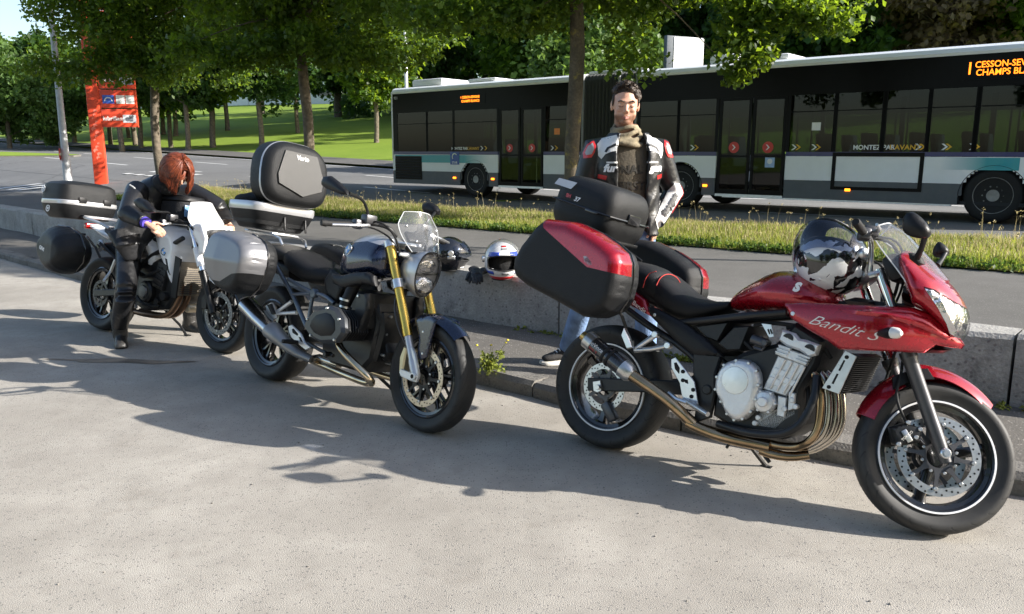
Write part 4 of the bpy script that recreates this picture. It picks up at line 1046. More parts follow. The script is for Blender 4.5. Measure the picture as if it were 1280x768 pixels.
q = b.t3('A', [(765, 522), (835, 545)], [-.06, .04]); u_ = np.array(q[1]) - np.array(q[0]); pf = plane_of((np.array(q[0]) + np.array(q[1])) / 2 + [.012, 0, .012], u_, (-.55, .2, .6)); lettering('lettering', 'Bandit', .042, pf, m_redpl, st_, shear=.3)
# --- tank
tk = [(.575, .775), (.575, .815), (.60, .855), (.66, .903), (.76, .968), (.82, .985), (.90, .982), (.98, .96), (1.05, .92), (1.09, .86), (1.06, .815), (.95, .795), (.80, .792), (.68, .78)]
A = M(); A.puff(tk, lambda x, z: .195 * (1 - .45 * max(0, (.80 - x) / .22) ** 1.4) * (1 - .25 * max(0, (x - .95) / .14)) * (1 - .22 * max(0, (z - .88) / .1)), lambda x, z: .195 * (1 - .45 * max(0, (.80 - x) / .22) ** 1.4) * (1 - .25 * max(0, (x - .95) / .14)) * (1 - .22 * max(0, (z - .88) / .1)), .11, .02, 0, sm=1, p=2.4); tank = P('fuel_tank', A, m_red, smooth=50)
q = b.tr('C', [(138, 437)], -.2)[0]; lettering('lettering', 'S', .05, plane_of((q[0], -.198, q[1]), (1, 0, -.05), (0, 0, 1)), m_textw, tank, shear=.4, bold=.004)
# --- half fairing
fp = b.tr('C', [(75, 515), (180, 512), (330, 518), (520, 528), (700, 532), (775, 560), (850, 630), (922, 722), (905, 742), (860, 735), (800, 722), (742, 765), (345, 748), (290, 705), (200, 652), (110, 592)], -.25)
yc = lambda x, z: -.215 + .20 * max(0, (x - 1.22) / .30) ** 1.7 - .02 * sin((z - .68) / .2 * pi)
A = M(); A.puff(fp, .018, .012, .02, .014, yc, edge=.004); fr = P('side_fairing', A, m_red, smooth=50)
A = M(); A.puff(fp, .012, .018, .02, .02, lambda x, z: -yc(x, z), edge=.004); P('side_fairing', A, m_red, smooth=50)
# crease proud of the panel
A = M(); A.puff(b.tr('C', [(330, 545), (520, 548), (700, 560), (780, 590), (870, 680), (850, 700), (740, 640), (590, 590), (440, 575)], -.255), .016, .0, .02, .012, lambda x, z: yc(x, z) - .018, edge=.002); A.build('fairing_crease', m_red, fr, smooth=50)
t0, t1 = b.tr('C', [(183, 590), (562, 690)], -.25); u_ = np.array([t1[0] - t0[0], t1[1] - t0[1]]); Lt = np.linalg.norm(u_); u_ /= Lt; w_ = np.array([-u_[1], u_[0]])
def fairing_print(a, c):
    q = np.array(t0) + u_ * (a + Lt / 2) + w_ * c; return (q[0], yc(q[0], q[1]) - .0245, q[1])
lettering('lettering', 'Bandit S', .058, fairing_print, m_text, fr, shear=.6, xs=1.4, bold=-.0006, sub=1)
for p_ in ((130, 570),): q = b.tr('C', [p_], -.24)[0]; A = M(); A.cyl((q[0], yc(*q) - .026, q[1]), (q[0], yc(*q) - .01, q[1]), .009, 14, .002); A.build('bolt', m_alub, fr)
# nose cowl
nose = b.tr('C', [(640, 255), (690, 240), (755, 290), (800, 335), (880, 400), (940, 480), (975, 555), (968, 620), (930, 705), (915, 722), (870, 650), (775, 560), (712, 530), (700, 480), (665, 390), (642, 335)], -.1)
def nw(x, z): return .235 * sqrt(max(.02, 1 - max(0, (x - 1.22) / .34) ** 2)) * (1 - .35 * max(0, (z - .95) / .17))
nose2 = nose[:5] + b.tr('C', [(940, 475), (985, 560), (990, 650), (940, 710)], -.1) + nose[-7:]
hl = b.tr('C', [(797, 440), (850, 453), (935, 512), (1010, 560), (1020, 680), (935, 716), (903, 690), (893, 620), (858, 540)], -.12)
A = M(); puffcut(A, nose2, hl, False, nw, nw, .06, .009, 0, 1, 2.2); ns = P('nose_cowl', A, m_red, smooth=50)
A = M(); puffcut(A, nose2, hl, True, lambda x, z: nw(x, z) + .004, lambda x, z: nw(x, z) + .004, .06, .009, 0, 1, 2.2); A.build('headlight_lens', m_lens, ns, smooth=50)
A = M(); c = np.mean(nose2, 0); puffcut(A, [tuple(c + (np.array(q) - c) * .94) for q in nose2], hl, True, lambda x, z: nw(x, z) - .006, lambda x, z: nw(x, z) - .006, .06, .02, 0, 1, 2.2); A.build('reflector', mat('faceted reflector', (.8, .8, .82), .12, 1., bump=.9, bscale=28), ns, smooth=0)
A = M(); A.puff(b.tr('C', [(668, 405), (690, 440), (712, 528), (640, 525), (655, 480)], -.1), .15, .15, .03, .02, 0); P('inner_fairing', A, m_blk)
A = M(); A.puff(b.tr('C', [(300, 512), (420, 480), (520, 500), (700, 515), (700, 530), (520, 528), (330, 522)], -.12), .16, .16, .03, .02, 0); P('cockpit_trim', A, m_blk)
A = M(); A.puff(b.tr('C', [(742, 765), (800, 722), (860, 735), (905, 745), (850, 768)], -.1), .10, .10, .03, .02, 0); P('chin_panel', A, m_blk)
# indicators
for sg in (-1, 1):
    q0, q1, q2 = (np.array([x, sg * y, z]) for (x, y, z) in b.t3('C', [(558, 668), (625, 665), (668, 668)], [.235, .28, .30] if sg > 0 else [-.235, -.28, -.30])) if sg < 0 else (np.array([x, -y, z]) for (x, y, z) in b.t3('C', [(558, 668), (625, 665), (668, 668)], [-.235, -.28, -.30]))
    if sg < 0: q0[1], q1[1], q2[1] = -.235, -.28, -.30
    A = M(); A.tube([q0, q0 * .4 + q1 * .6, q1], [.012, .022, .023], 12); o = P('indicator', A, m_blk)
    A = M(); A.tube([q1, q1 * .4 + q2 * .6, q2], [.0225, .02, .008], 12); A.build('lens', mat('clear indicator lens', (.75, .72, .68), .2, coat=.5), o)
# windscreen
pr = b.tr('C', [(905, 405), (830, 315), (745, 225), (690, 165), (612, 118)], 0)
px_ = np.array(pr)
def scr(u, v):
    x = np.interp(u, np.linspace(0, 1, len(px_)), px_[:, 0]); z = np.interp(u, np.linspace(0, 1, len(px_)), px_[:, 1]); w = .17 * (1 - .35 * u ** 3); return (x - .10 * v * v * (1 - .3 * u), w * v, z - .05 * v * v)
A = M(); A.sheet(scr, np.linspace(0, 1, 14), np.linspace(-1, 1, 19), .003); wsn = P('windscreen', A, m_clear, smooth=60)
A = M(); A.tube([scr(u, -1) for u in np.linspace(0, 1, 12)] + [scr(1, v) for v in np.linspace(-.9, .9, 12)] + [scr(u, 1) for u in np.linspace(1, 0, 12)], .0028, 6); A.build('edge_bead', mat('milky edge', (.7, .72, .72), .3), wsn)
# mirrors
def mirror_body(b, pts, y, stalk, ys, base=None, th=.05):
    A = M(); A.puff(pts, th * .35, th, .045, .014, y, sm=1, p=2., edge=.004); o = P('mirror', A, m_blk, smooth=50)
    A = M(); A.tube(stalk, [.011, .010, .013][:len(stalk)], 10); A.build('stalk', m_blkm, o)
    if base is not None: A = M(); A.puff(base, .03, .03, .02, .01, ys); A.build('mount', m_rub, o)
    return o
mr = b.tr('C', [(670, 125), (680, 75), (718, 56), (760, 80), (800, 125), (816, 160), (800, 188), (768, 196), (705, 182), (676, 160)], -.36)
mirror_body(b, mr, -.36, b.t3('C', [(785, 185), (768, 240), (745, 290)], [-.35, -.31, -.25]), -.23, b.tr('C', [(698, 262), (730, 265), (770, 290), (785, 322), (750, 330), (705, 295)], -.24), .08)
ml = b.tr('C', [(820, 268), (836, 225), (856, 206), (885, 225), (906, 250), (900, 275), (862, 292), (832, 285)], .38)
mirror_body(b, ml, .38, b.t3('C', [(885, 268), (868, 300), (845, 330)], [.37, .33, .27]), .25, None, .08)
# --- front end (turned)
fk = b.tr('D', [(645, 435), (500, 70)], -.105, True); f0 = np.array([fk[0][0], fk[0][1]]); fd = np.array([-sin(RAKE), cos(RAKE)])
fpt = lambda h_, y: (f0[0] + fd[0] * h_, y, f0[1] + fd[1] * h_)
for sg in (-1, 1):
    A = M(); A.tube([fpt(-.035, sg * .105), fpt(.03, sg * .105), fpt(.1, sg * .105), fpt(.37, sg * .105), fpt(.385, sg * .105)], [.022, .026, .027, .028, .032], 18); A.tube([fpt(.385, sg * .105), fpt(.41, sg * .105)], .033, 18); fo = P('fork_leg', A, m_dgrey, steer=True)
    A = M(); A.tube([fpt(.41, sg * .105), fpt(.76, sg * .105)], .0215, 16); A.build('chrome_tube', m_chr, fo)
    A = M(); q = fpt(0, sg * .105); A.cyl((q[0], sg * .085, q[2]), (q[0], sg * .140, q[2]), .020, 16, .004); A.cyl((q[0], sg * .139, q[2]), (q[0], sg * .146, q[2]), .012, 6); A.build('axle_clamp', m_alub, fo)
    cal = b.tr('D', [(455, 335), (500, 320), (545, 330), (575, 350), (560, 395), (500, 405), (468, 400)], -.11, True)
    A = M(); A.puff(cal, .028, .028, .012, .01, sg * .082, edge=.008); ca = P('brake_caliper', A, m_blkm, steer=True)
    A = M()
    for p_ in ((515, 320), (545, 375), (480, 400), (560, 345)): q = b.tr('D', [p_], -.11, True)[0]; A.cyl((q[0], sg * .105, q[1]), (q[0], sg * .122, q[1]), .009, 8, .002)
    q = b.tr('D', [(510, 370)], -.11, True)[0]; A.box((q[0], sg * .118, q[1]), (.05, .006, .022), rot3(.9, (0, 1, 0)), .002); A.build('caliper_bolts', m_steel, ca)
    if sg < 0: lettering('lettering', 'TOKICO', .014, plane_of((q[0], -.1225, q[1]), (.62, 0, .78), (-.78, 0, .62)), m_text, ca)
    A = M(); A.tube([(q[0], sg * .10, q[1] + .05), (q[0] - .06, sg * .11, q[1] + .14), (q[0] - .04, sg * .09, q[1] + .24), (q[0] - .03, sg * .05, q[1] + .36)], .006, 8, smooth=2); P('brake_hose', A, m_rub, steer=True)
A = M(); q = fpt(.52, 0); A.box(q, (.05, .25, .035), rot3(-RAKE, (0, 1, 0)), .01); P('lower_clamp', A, m_blkm, steer=True)
A = M(); q = fpt(.735, 0); A.box((q[0] - .02, 0, q[2]), (.075, .25, .03), rot3(-RAKE, (0, 1, 0)), .012); tc_ = P('top_clamp', A, m_alub, steer=True)
for sg in (-1, 1):
    A = M(); A.tube([(q[0] - .03, sg * .06, q[2] + .02), (q[0] - .04, sg * .08, q[2] + .08), (q[0] - .08, sg * .2, q[2] + .115), (q[0] - .13, sg * .27, q[2] + .11), (q[0] - .19, sg * .385, q[2] + .10)], .011, 12, smooth=2); P('handlebar', A, m_alub, steer=True)
    A = M(); A.tube([(q[0] - .135, sg * .275, q[2] + .11), (q[0] - .19, sg * .385, q[2] + .10), (q[0] - .195, sg * .395, q[2] + .10)], [.0165, .0165, .013], 14); P('grip', A, m_rub, steer=True)
    A = M(); A.tube([(q[0] - .09, sg * .25, q[2] + .125), (q[0] - .075, sg * .29, q[2] + .12), (q[0] - .12, sg * .40, q[2] + .10)], [.009, .008, .006], 8, smooth=1); P('lever', A, m_alub, steer=True)
    A = M(); A.box((q[0] - .09, sg * .21, q[2] + .135), (.06, .06, .045), None, .01); A.box((q[0] - .12, sg * .245, q[2] + .11), (.045, .05, .05), None, .01); P('control_block', A, m_dgrey, steer=True)
    A = M(); A.tube([(q[0] - .08, sg * .2, q[2] + .12), (q[0] + .03, sg * .17, q[2] + .12), (q[0] + .08, sg * .10, q[2] + .0), (q[0] + .06, sg * .06, q[2] - .14)], .0065, 8, smooth=2); A.tube([(q[0] - .07, sg * .19, q[2] + .13), (q[0] + .05, sg * .14, q[2] + .15), (q[0] + .11, sg * .08, q[2] + .02), (q[0] + .07, sg * .05, q[2] - .16)], .005, 8, smooth=2); P('cables', A, m_rub, steer=True)
A = M(); A.box((1.27, 0, 1.03), (.07, .22, .11), rot3(-.5, (0, 1, 0)), .02); P('instruments', A, m_blk)
# front mudguard: red shell over the wheel, dark bridge in the middle
fw = np.array([b.wb, 0, .300])
def guard(a0, a1, r0, r1, w0, w1, n=16):
    def f(u, v):
        a = a0 + (a1 - a0) * u; r = r0 + (r1 - r0) * u; w = w0 + (w1 - w0) * u
        k = v * v; return (fw[0] + (r - .055 * k) * cos(a), w * v, fw[2] + (r - .055 * k) * sin(a))
    return f
A = M(); A.sheet(guard(radians(108), radians(52), .372, .322, .075, .052), np.linspace(0, 1, 16), np.linspace(-1, 1, 13), -.004); P('front_mudguard', A, m_red, steer=True, smooth=60)
A = M(); A.sheet(guard(radians(122), radians(160), .345, .322, .075, .066), np.linspace(0, 1, 16), np.linspace(-1, 1, 13), .004); P('front_mudguard', A, m_red, steer=True, smooth=60)
A = M(); A.sheet(guard(radians(124), radians(106), .338, .338, .072, .072), np.linspace(0, 1, 10), np.linspace(-1, 1, 13), -.004)
for sg in (-1, 1): A.slab([(fw[0] + .30 * cos(a), fw[2] + .30 * sin(a)) for a in np.linspace(radians(100), radians(132), 6)] + [(fw[0] + .345 * cos(a), fw[2] + .345 * sin(a)) for a in np.linspace(radians(128), radians(104), 6)], sg * .072, sg * .084, .003)
P('mudguard_bridge', A, m_blk, steer=True)
# --- radiator with silver side guards
rp = b.tr('E', [(865, 213), (917, 240), (836, 413), (758, 385)], -.2)
for sg in (-1, 1):
    A = M(); A.slab(rp, sg * .2, sg * .192, .002); o = P('radiator_guard', A, m_alub)
    A = M()
    for pl_ in ([(858, 256), (866, 260), (842, 308), (833, 304)], [(826, 318), (835, 322), (812, 368), (802, 364)]): A.slab(b.tr('E', pl_, -.2), sg * .2005, sg * .198, .0005)
    for p_ in ((872, 244), (790, 380)): q = b.tr('E', [p_], -.2)[0]; A.cyl((q[0], sg * .197, q[1]), (q[0], sg * .205, q[1]), .008, 12, .002)
    A.build('slot_mark', m_dark_fill, o)  # dark strips on the plate, painted as shaded slots
r2 = [np.array(rp[0]) * .5 + np.array(rp[1]) * .5, np.array(rp[1]), np.array(rp[2]), np.array(rp[2]) * .5 + np.array(rp[3]) * .5]
A = M(); A.slab([tuple(q) for q in r2], -.19, .19, .002); o = P('radiator', A, m_blkm)
A = M(); u_ = np.array(rp[2]) - np.array(rp[1])
for k in range(18): q = np.array(rp[1]) + u_ * (k + .5) / 18; A.box((q[0] + .003, 0, q[1]), (.008, .38, .004), rot3(.4, (0, 1, 0)))
tag(A.build('cooling_fins', m_blkm, o), kind='stuff')
# --- luggage
tc0 = np.array([-.39, 1.15]); tl = radians(-13.5); ct, sn = cos(tl), sin(tl)
def case_shell(A, x0, x1, ylim, z0, z1, o, ang, e=5., taper=(.86, .9), rng_=(0, 1), n=36):
    """case hull stacked in z: rounded plan outline that narrows to lid and floor; o,ang place it in the bike plane"""
    ca, sa = cos(ang), sin(ang); R_ = []
    for h_ in np.linspace(rng_[0], rng_[1], 12):
        k = 1.
        if h_ < .35: k = 1 - (1 - taper[0]) * ((.35 - h_) / .35) ** 1.6
        if h_ > .6: k = 1 - (1 - taper[1]) * ((h_ - .6) / .4) ** 2.6
        an = np.linspace(0, 2 * pi, n, endpoint=False); c_, s_ = np.cos(an), np.sin(an)
        x = (x0 + x1) / 2 + k * (x1 - x0) / 2 * np.sign(c_) * np.abs(c_) ** (2 / e); y = k * ylim * np.sign(s_) * np.abs(s_) ** (2 / e)
        z = z0 + (z1 - z0) * h_ - (.035 * (1 - k) / max(1e-3, 1 - taper[1]) if h_ > .6 else 0) * 0
        R_.append(np.stack([o[0] + x * ca - z * sa, y, o[1] + x * sa + z * ca], 1))
    last = R_[-1]; cen = last.mean(0)
    if rng_[1] >= .99:
        for q, dz in ((.93, .010), (.8, .018), (.45, .024)): R_.append(cen + (last - cen) * q + np.array([-sa * dz, 0, ca * dz]))
    return A.loft(R_)
tcase = [(0, .40), .205, (0, .265)]
A = M(); case_shell(A, 0, .40, .205, 0, .265, (-.43, 1.115), tl, 5., (.80, .84), (0, .5)); cs_ = P('top_case', A, m_casebl)
A = M(); case_shell(A, .002, .398, .203, 0, .265, (-.43, 1.115), tl, 5., (.80, .84), (.515, 1)); ld = A.build('lid', m_casebl, cs_)
def tcp(x, z, y): return (-.43 + x * ct - z * sn, y, 1.115 + x * sn + z * ct)
A = M(); A.tube([tcp(.02, .137, -.2), tcp(.10, .137, -.207), tcp(.34, .137, -.207), tcp(.385, .137, -.195), tcp(.403, .137, -.12), tcp(.404, .137, .12), tcp(.385, .137, .195)], .0055, 6); A.build('seam_bead', m_blkg, cs_)
A = M(); A.box(tcp(.402, .15, 0), (.02, .12, .05), rot3(-tl, (0, 1, 0)), .006); A.build('latch', m_blkg, cs_); A = M(); A.box(tcp(.28, .132, -.207), (.08, .012, .014), rot3(-tl, (0, 1, 0)), .004); A.build('latch', m_blkg, cs_)
A = M(); A.add([tcp(.012, .24, -.192), tcp(.135, .245, -.197), tcp(.115, .205, -.2055), tcp(.0, .205, -.20)], [[0, 1, 2, 3]]); A.build('reflector', mat('grey white reflector', (.55, .56, .58), .35, var=.05), cs_, smooth=0)
pf = lambda a, c: tcp(.15 + a, .165 + c, -.2075)
lettering('lettering', 'SH', .026, lambda a, c: pf(a - .035, c + .004), m_redpl, cs_, bold=.0012); lettering('lettering', '37', .032, lambda a, c: pf(a + .02, c), m_textw, cs_, bold=.001, shear=.25)
A = M(); A.tube([(-.38, -.10, 1.105), (-.1, -.10, 1.03), (.02, -.09, .97)], .008, 8); A.tube([(-.38, .10, 1.105), (-.1, .10, 1.03), (.02, .09, .97)], .008, 8); A.box((-.17, 0, 1.075), (.30, .22, .016), rot3(.235, (0, 1, 0)), .004); A.tube([(-.05, -.13, .93), (-.12, -.2, .93), (-.12, -.25, .90)], .009, 8); A.tube([(-.05, .13, .93), (-.12, .2, .93), (-.12, .25, .90)], .009, 8)
A.tube(b.t3('A', [(520, 665), (545, 690), (560, 730), (572, 768)], [-.25, -.24, -.22, -.2]), .008, 8, smooth=1); P('luggage_rack', A, m_blkm)
po = b.tr('A', [(163, 258), (210, 219), (340, 236), (440, 285), (520, 340), (572, 388), (588, 440), (583, 530), (560, 620), (520, 680), (440, 712), (385, 708), (250, 630), (110, 556), (58, 512), (46, 470), (52, 420), (90, 350)], -.40)
lc = b.tr('A', [(160, 262), (100, 100), (700, 200), (640, 500), (548, 497), (375, 456), (215, 312)], -.50)
for sg in (-1, 1):
    for nm, keep, mm in (('side_case', False, m_casebl), ('lid', True, m_red)):
        A = M()
        puffcut(A, po, lc, keep, .10, .12, .070, .011, -.39, p=2.8, edge=.012, ylim=-.377)
        if sg > 0: A.v = [v * [1, -1, 1] for v in A.v]
        if nm == 'side_case': sc = P(nm, A, mm, smooth=55)
        else: A.build(nm, mm, sc, smooth=55)
    ins = b.tr('A', [(355, 400), (375, 398), (396, 425), (402, 445), (385, 450), (362, 430)], -.5)
    A = M(); A.slab(ins, sg * .496, sg * .502, .002); o = A.build('maker_badge', m_alub, sc)
    q = np.mean(ins, 0)
    if sg < 0: lettering('lettering', 'GIVI', .018, plane_of((q[0], -.5035, q[1]), (.9, 0, -.5), (.5, 0, .9)), m_blkg, o)
    A = M(); A.tube([(x, sg * .36, z) for x, z in (po[3:10])], .006, 6); A.build('seam_bead', m_blkg, sc)
    hn = b.tr('A', [(345, 240), (440, 285), (432, 300), (350, 258)], -.36); A = M(); A.slab(hn, sg * .34, sg * .37, .004); A.build('handle', m_blk, sc)
# ================================================================== DARK BLUE ROADSTER WITH GOLD FORKS
b = Bike('motorcycle', 'dark blue roadster motorcycle with gold forks and silver cases, middle of the three', -1.5933, 5.1433, -42.33, 11.07, -.24, 1.515, 'parked touring motorcycles')
BLU = b
P = b.part
m_blue = mat('dark blue metallic paint', (.008, .014, .04), .26, .3, coat=1., var=.08, scale=30)
m_gold = mat('gold anodised tube', (.70, .47, .10), .26, .95, var=.06)
m_silv = mat('satin silver paint', (.50, .50, .51), .30, .55, coat=.4, var=.04)
m_case_s = mat('silver case panel', (.21, .21, .22), .38, .5, coat=.05, var=.05, dust=.05)
m_frame = mat('slate frame paint', (.10, .125, .16), .35, .4, coat=.3)
m_brass = mat('bronze brake rotor', (.60, .50, .38), .35, .85, var=.12, scale=40)
wheel(b, False, .315, .18, 5, m_blkg, None, (.132, .10, m_steel), (.06,), None, m_blkm, True)
wheel(b, True, .300, .12, 5, m_blkg, None, (.16, .128, m_brass), (-.066, .066), m_steel, m_blkm, True)
# engine, cylinders
A = M(); A.slab([(.66, .30), (.66, .60), (.80, .70), (1.10, .70), (1.17, .55), (1.14, .33), (1.05, .24), (.75, .24)], -.125, .125, .02); P('engine_block', A, m_blkm)
A = M(); A.slab([(1.02, .30), (1.06, .62), (1.16, .60), (1.19, .50), (1.15, .32)], -.11, .11, .02); A.slab([(1.1, .42), (1.17, .44), (1.2, .38), (1.17, .33), (1.1, .34)], -.06, .06, .01); fc_ = P('front_cover', A, m_blkm)
A = M()
for q in ((.05, .58), (-.05, .58), (.07, .48), (-.07, .48), (.07, .36), (-.07, .36), (0, .31)): A.cyl((1.12, q[0], q[1]), (1.187, q[0], q[1]), .008, 10, .002)
tag(A.build('cover_bolts', m_steel, fc_), kind='stuff')
A = M()
for k, (y, z) in enumerate(((-.12, .66), (-.10, .60), (.1, .64))): A.tube([(1.0, y, z), (1.12, y * 1.1, z - .03), (1.17, y * .8, z - .14), (1.12, y, z - .24)], .010 - .002 * k, 8, smooth=2)
P('hoses', A, m_rub)
cy0 = b.tr('a', [(398, 392), (440, 352), (520, 336), (562, 350), (598, 400), (604, 470), (570, 512), (480, 512), (420, 482), (384, 432)], -.34)
ccx, ccz = np.mean(cy0, 0); cy = [(ccx + (x - ccx) * 1.1, ccz + .012 + (z - ccz) * 1.28) for x, z in cy0]
m_cov = mat('dark grey valve cover', (.06, .064, .07), .33, .5, var=.1, dust=.05)
for sg in (-1, 1):
    A = M(); A.slab(cy, sg * .34, sg * .285, .018); c_ = np.mean(cy, 0); co = P('valve_cover', A, m_cov)
    A = M(); A.slab([tuple(c_ + (np.array(q) - c_) * .62) for q in cy], sg * .348, sg * .33, .012); A.build('cover_panel', m_blk, co)
    A = M()
    for q in cy[::2]: q = c_ + (np.array(q) - c_) * .86; A.cyl((q[0], sg * .347, q[1]), (q[0], sg * .33, q[1]), .008, 10, .002)
    tag(A.build('cover_bolts', m_steel, co), kind='stuff')
    cyl = M()
    for k in range(9):
        y = .145 + k * .0165; q = [tuple(c_ + (np.array(p_) - c_) * (.86 if k < 8 else .93)) for p_ in cy]; cyl.slab(q, sg * y, sg * (y + .006), .002)
    cyl.cyl((c_[0], sg * .12, c_[1]), (c_[0], sg * .29, c_[1]), .072, 24); P('cylinder', cyl, m_blkm)
    A = M(); A.tube([(c_[0] - .02, sg * .22, c_[1] + .06), (c_[0] + .01, sg * .20, c_[1] + .15), (c_[0] + .02, sg * .17, c_[1] + .25)], [.035, .033, .038], 14, smooth=1); it = P('intake_pipe', A, m_blk)
    A = M()
    for h_ in (.085, .125): A.lathe(ring_prof(.035, .0385, -.006, .006), (c_[0] + .0, sg * .205, c_[1] + h_ + .02), (.1, -.1 * sg, .95), 20, closed=True)
    A.build('clamp_ring', m_alub, it)
# exhaust
m_hp = mat('blued chrome pipe', (.62, .50, .34), .13, 1., var=.4, scale=5)
for sg in (-1, 1):
    A = M(); A.tube([(ccx + .03, sg * .25, ccz - .07), (ccx + .10, sg * .27, ccz - .12), (ccx + .24, sg * .23, ccz - .20), (ccx + .30, sg * .19, ccz - .255), (ccx + .24, sg * .15, ccz - .285), (ccx + .0, sg * .13, ccz - .28), (.55, sg * .10, ccz - .26)], .021, 14, smooth=2); P('header_pipe', A, m_hp)
mp = b.t3('a', [(42, 290), (215, 470), (320, 572), (430, 622)], [-.27, -.25, -.2, -.15])
A = M(); A.tube([mp[0], np.array(mp[0]) * .5 + np.array(mp[1]) * .5, mp[1]], [.066, .068, .056], 20, flat=.8); mu = P('muffler', A, mat('polished muffler', (.50, .50, .50), .2, 1., var=.1, dust=.03), smooth=60)
u_ = np.array(mp[1]) - np.array(mp[0]); u_ /= np.linalg.norm(u_)
A = M(); A.tube([np.array(mp[0]) - u_ * .018, np.array(mp[0]) + u_ * .004], [.058, .069], 20, flat=.8); A.build('end_ring', m_blkm, mu)
A = M(); A.tube([np.array(mp[1]) - u_ * .05, mp[1], mp[2], mp[3]], [.066, .060, .034, .026], 20, flat=.85, smooth=1); A.build('heat_shield', mat('bead blasted steel', (.30, .30, .30), .45, .8, var=.1), mu, smooth=60)
A = M(); A.tube([mp[3], (.62, -.1, .25), (.8, -.08, .24)], .026, 12); P('collector_pipe', A, m_pipe2)
# frame, pegs
A = M()
for q, r in (([(215, 55), (262, 140), (312, 225), (358, 330), (400, 425)], .014), ([(318, 232), (425, 224)], .011), ([(290, 140), (365, 185), (435, 220)], .012), ([(440, 230), (425, 300), (415, 370)], .012), ([(455, 225), (510, 240), (565, 285)], .012)): A.tube(b.t3('a', q, -.175), r, 10, smooth=1 if len(q) > 2 else 0)
q = b.tr('a', [(445, 225)], -.18)[0]; A.cyl((q[0], -.195, q[1]), (q[0], -.16, q[1]), .028, 16, .005); A.mirror(); P('trellis_frame', A, m_frame)
A = M(); A.tube(b.t3('a', [(205, 345), (250, 318), (310, 275)], [-.21, -.2, -.18]), [.010, .011, .013], 10); A.tube(b.t3('a', [(205, 348), (270, 345), (340, 341)], [-.21, -.2, -.18]), [.010, .011, .013], 10); A.slab(b.tr('a', [(160, 300), (190, 280), (200, 300), (215, 375), (190, 395), (170, 385)], -.22), -.23, -.205, .005); P('passenger_footrest', A, m_alu)
A = M(); A.slab(b.tr('a', [(168, 295), (188, 288), (210, 350), (195, 352)], -.24), -.25, -.23, .004); P('rubber_pad', A, m_rub)
A = M(); hp = b.tr('a', [(298, 422), (318, 414), (372, 466), (398, 522), (432, 550), (402, 566), (360, 532), (318, 492), (302, 460)], -.21); A.slab(hp, -.222, -.208, .004); o = P('heel_guard', A, m_alu)
A = M()
for pl_ in ([(312, 440), (322, 436), (350, 470), (344, 480), (316, 462)], [(352, 485), (366, 490), (378, 520), (362, 512)]): A.slab(b.tr('a', pl_, -.222), -.2235, -.221, .0005)
A.build('cutout_mark', m_dark_fill, o)
A = M(); A.tube(b.t3('a', [(345, 520), (300, 515), (255, 512)], [-.22, -.28, -.33]), [.013, .015, .012], 10); P('footrest', A, m_rub)
A = M(); A.tube(b.t3('a', [(400, 520), (470, 560), (530, 590), (560, 600)], [-.2, -.22, -.23, -.24]), .011, 8, smooth=1); A.cyl(*b.t3('a', [(548, 592)], -.22), (b.tr('a', [(548, 592)], -.22)[0][0], -.27, b.tr('a', [(548, 592)], -.22)[0][1]), .016, 12, .003); P('brake_pedal', A, m_blkm)
A = M(); A.tube([(.80, .12, .24), (.95, .20, .13), (1.02, .262, .055)], .011, 8); A.box((1.03, .266, .052), (.05, .035, .01)); P('stand', A, m_blkm)
A = M(); A.box((.12, .05, .33), (.34, .09, .11), None, .03); A.cyl((0, -.02, .315), (0, .12, .315), .06, 24, .01); A.box((.40, .04, .36), (.4, .10, .10), rot3(-.15, (0, 1, 0)), .03); P('swingarm', A, m_blkm)
# tank, side panels
tkp = [(.70, .79), (.73, .87), (.78, .96), (.85, 1.015), (.95, 1.04), (1.07, 1.03), (1.15, .995), (1.185, .93), (1.175, .80), (1.08, .785), (.99, .77), (.88, .75), (.80, .75)]
def thw(x, z): return .19 * (1 - .38 * max(0, (.90 - x) / .2) ** 1.3) * (1 - .30 * max(0, (z - .90) / .12))
A = M(); puffcut(A, tkp, [(.78, .99), (.80, .955), (1.0, .985), (1.3, .95), (1.3, 1.2), (.7, 1.2)], False, thw, thw, .10, .016, 0, 1, 2.6); tk = P('fuel_tank', A, m_blue, smooth=50)
A = M(); puffcut(A, tkp, [(.78, .99), (.80, .955), (1.0, .985), (1.3, .95), (1.3, 1.2), (.7, 1.2)], True, thw, thw, .10, .016, 0, 1, 2.6); A.build('tank_top', m_silv, tk, smooth=50)
for sg in (-1, 1): roundel(b, (.885, sg * .180, .925), (-.15, sg, .18), (0, 0, 1), .034, tk)
sp_ = [(.80, .775), (.90, .775), (1.0, .80), (1.12, .815), (1.18, .80), (1.21, .745), (1.10, .745), (1.02, .725), (.92, .70), (.83, .72)]
for sg in (-1, 1):
    A = M(); A.puff(sp_, .02 if sg < 0 else .015, .015 if sg < 0 else .02, .02, .015, sg * .20, edge=.008); P('side_panel', A, m_blk)
    A = M(); A.puff([(.70, .80), (.80, .77), (.84, .70), (.80, .60), (.70, .62), (.64, .72)], .02, .02, .02, .02, sg * .13, edge=.01); P('side_cover', A, m_blk)
    rd = [(1.05, .70), (1.15, .70), (1.165, .62), (1.13, .52), (1.10, .46), (1.05, .47), (1.045, .56)]
    A = M(); A.puff(rd, .02, .02, .012, .012, sg * .185, edge=.01); ro = P('radiator_shroud', A, m_blkm)
    A = M()
    for q in ((1.075, .675), (1.09, .50)): A.cyl((q[0], sg * .20, q[1]), (q[0], sg * .222, q[1]), .008, 10, .002)
    A.build('bolt', m_alub, ro)
A = M(); A.box((1.10, 0, .60), (.05, .33, .2), None, .01); P('radiator', A, m_blkm)
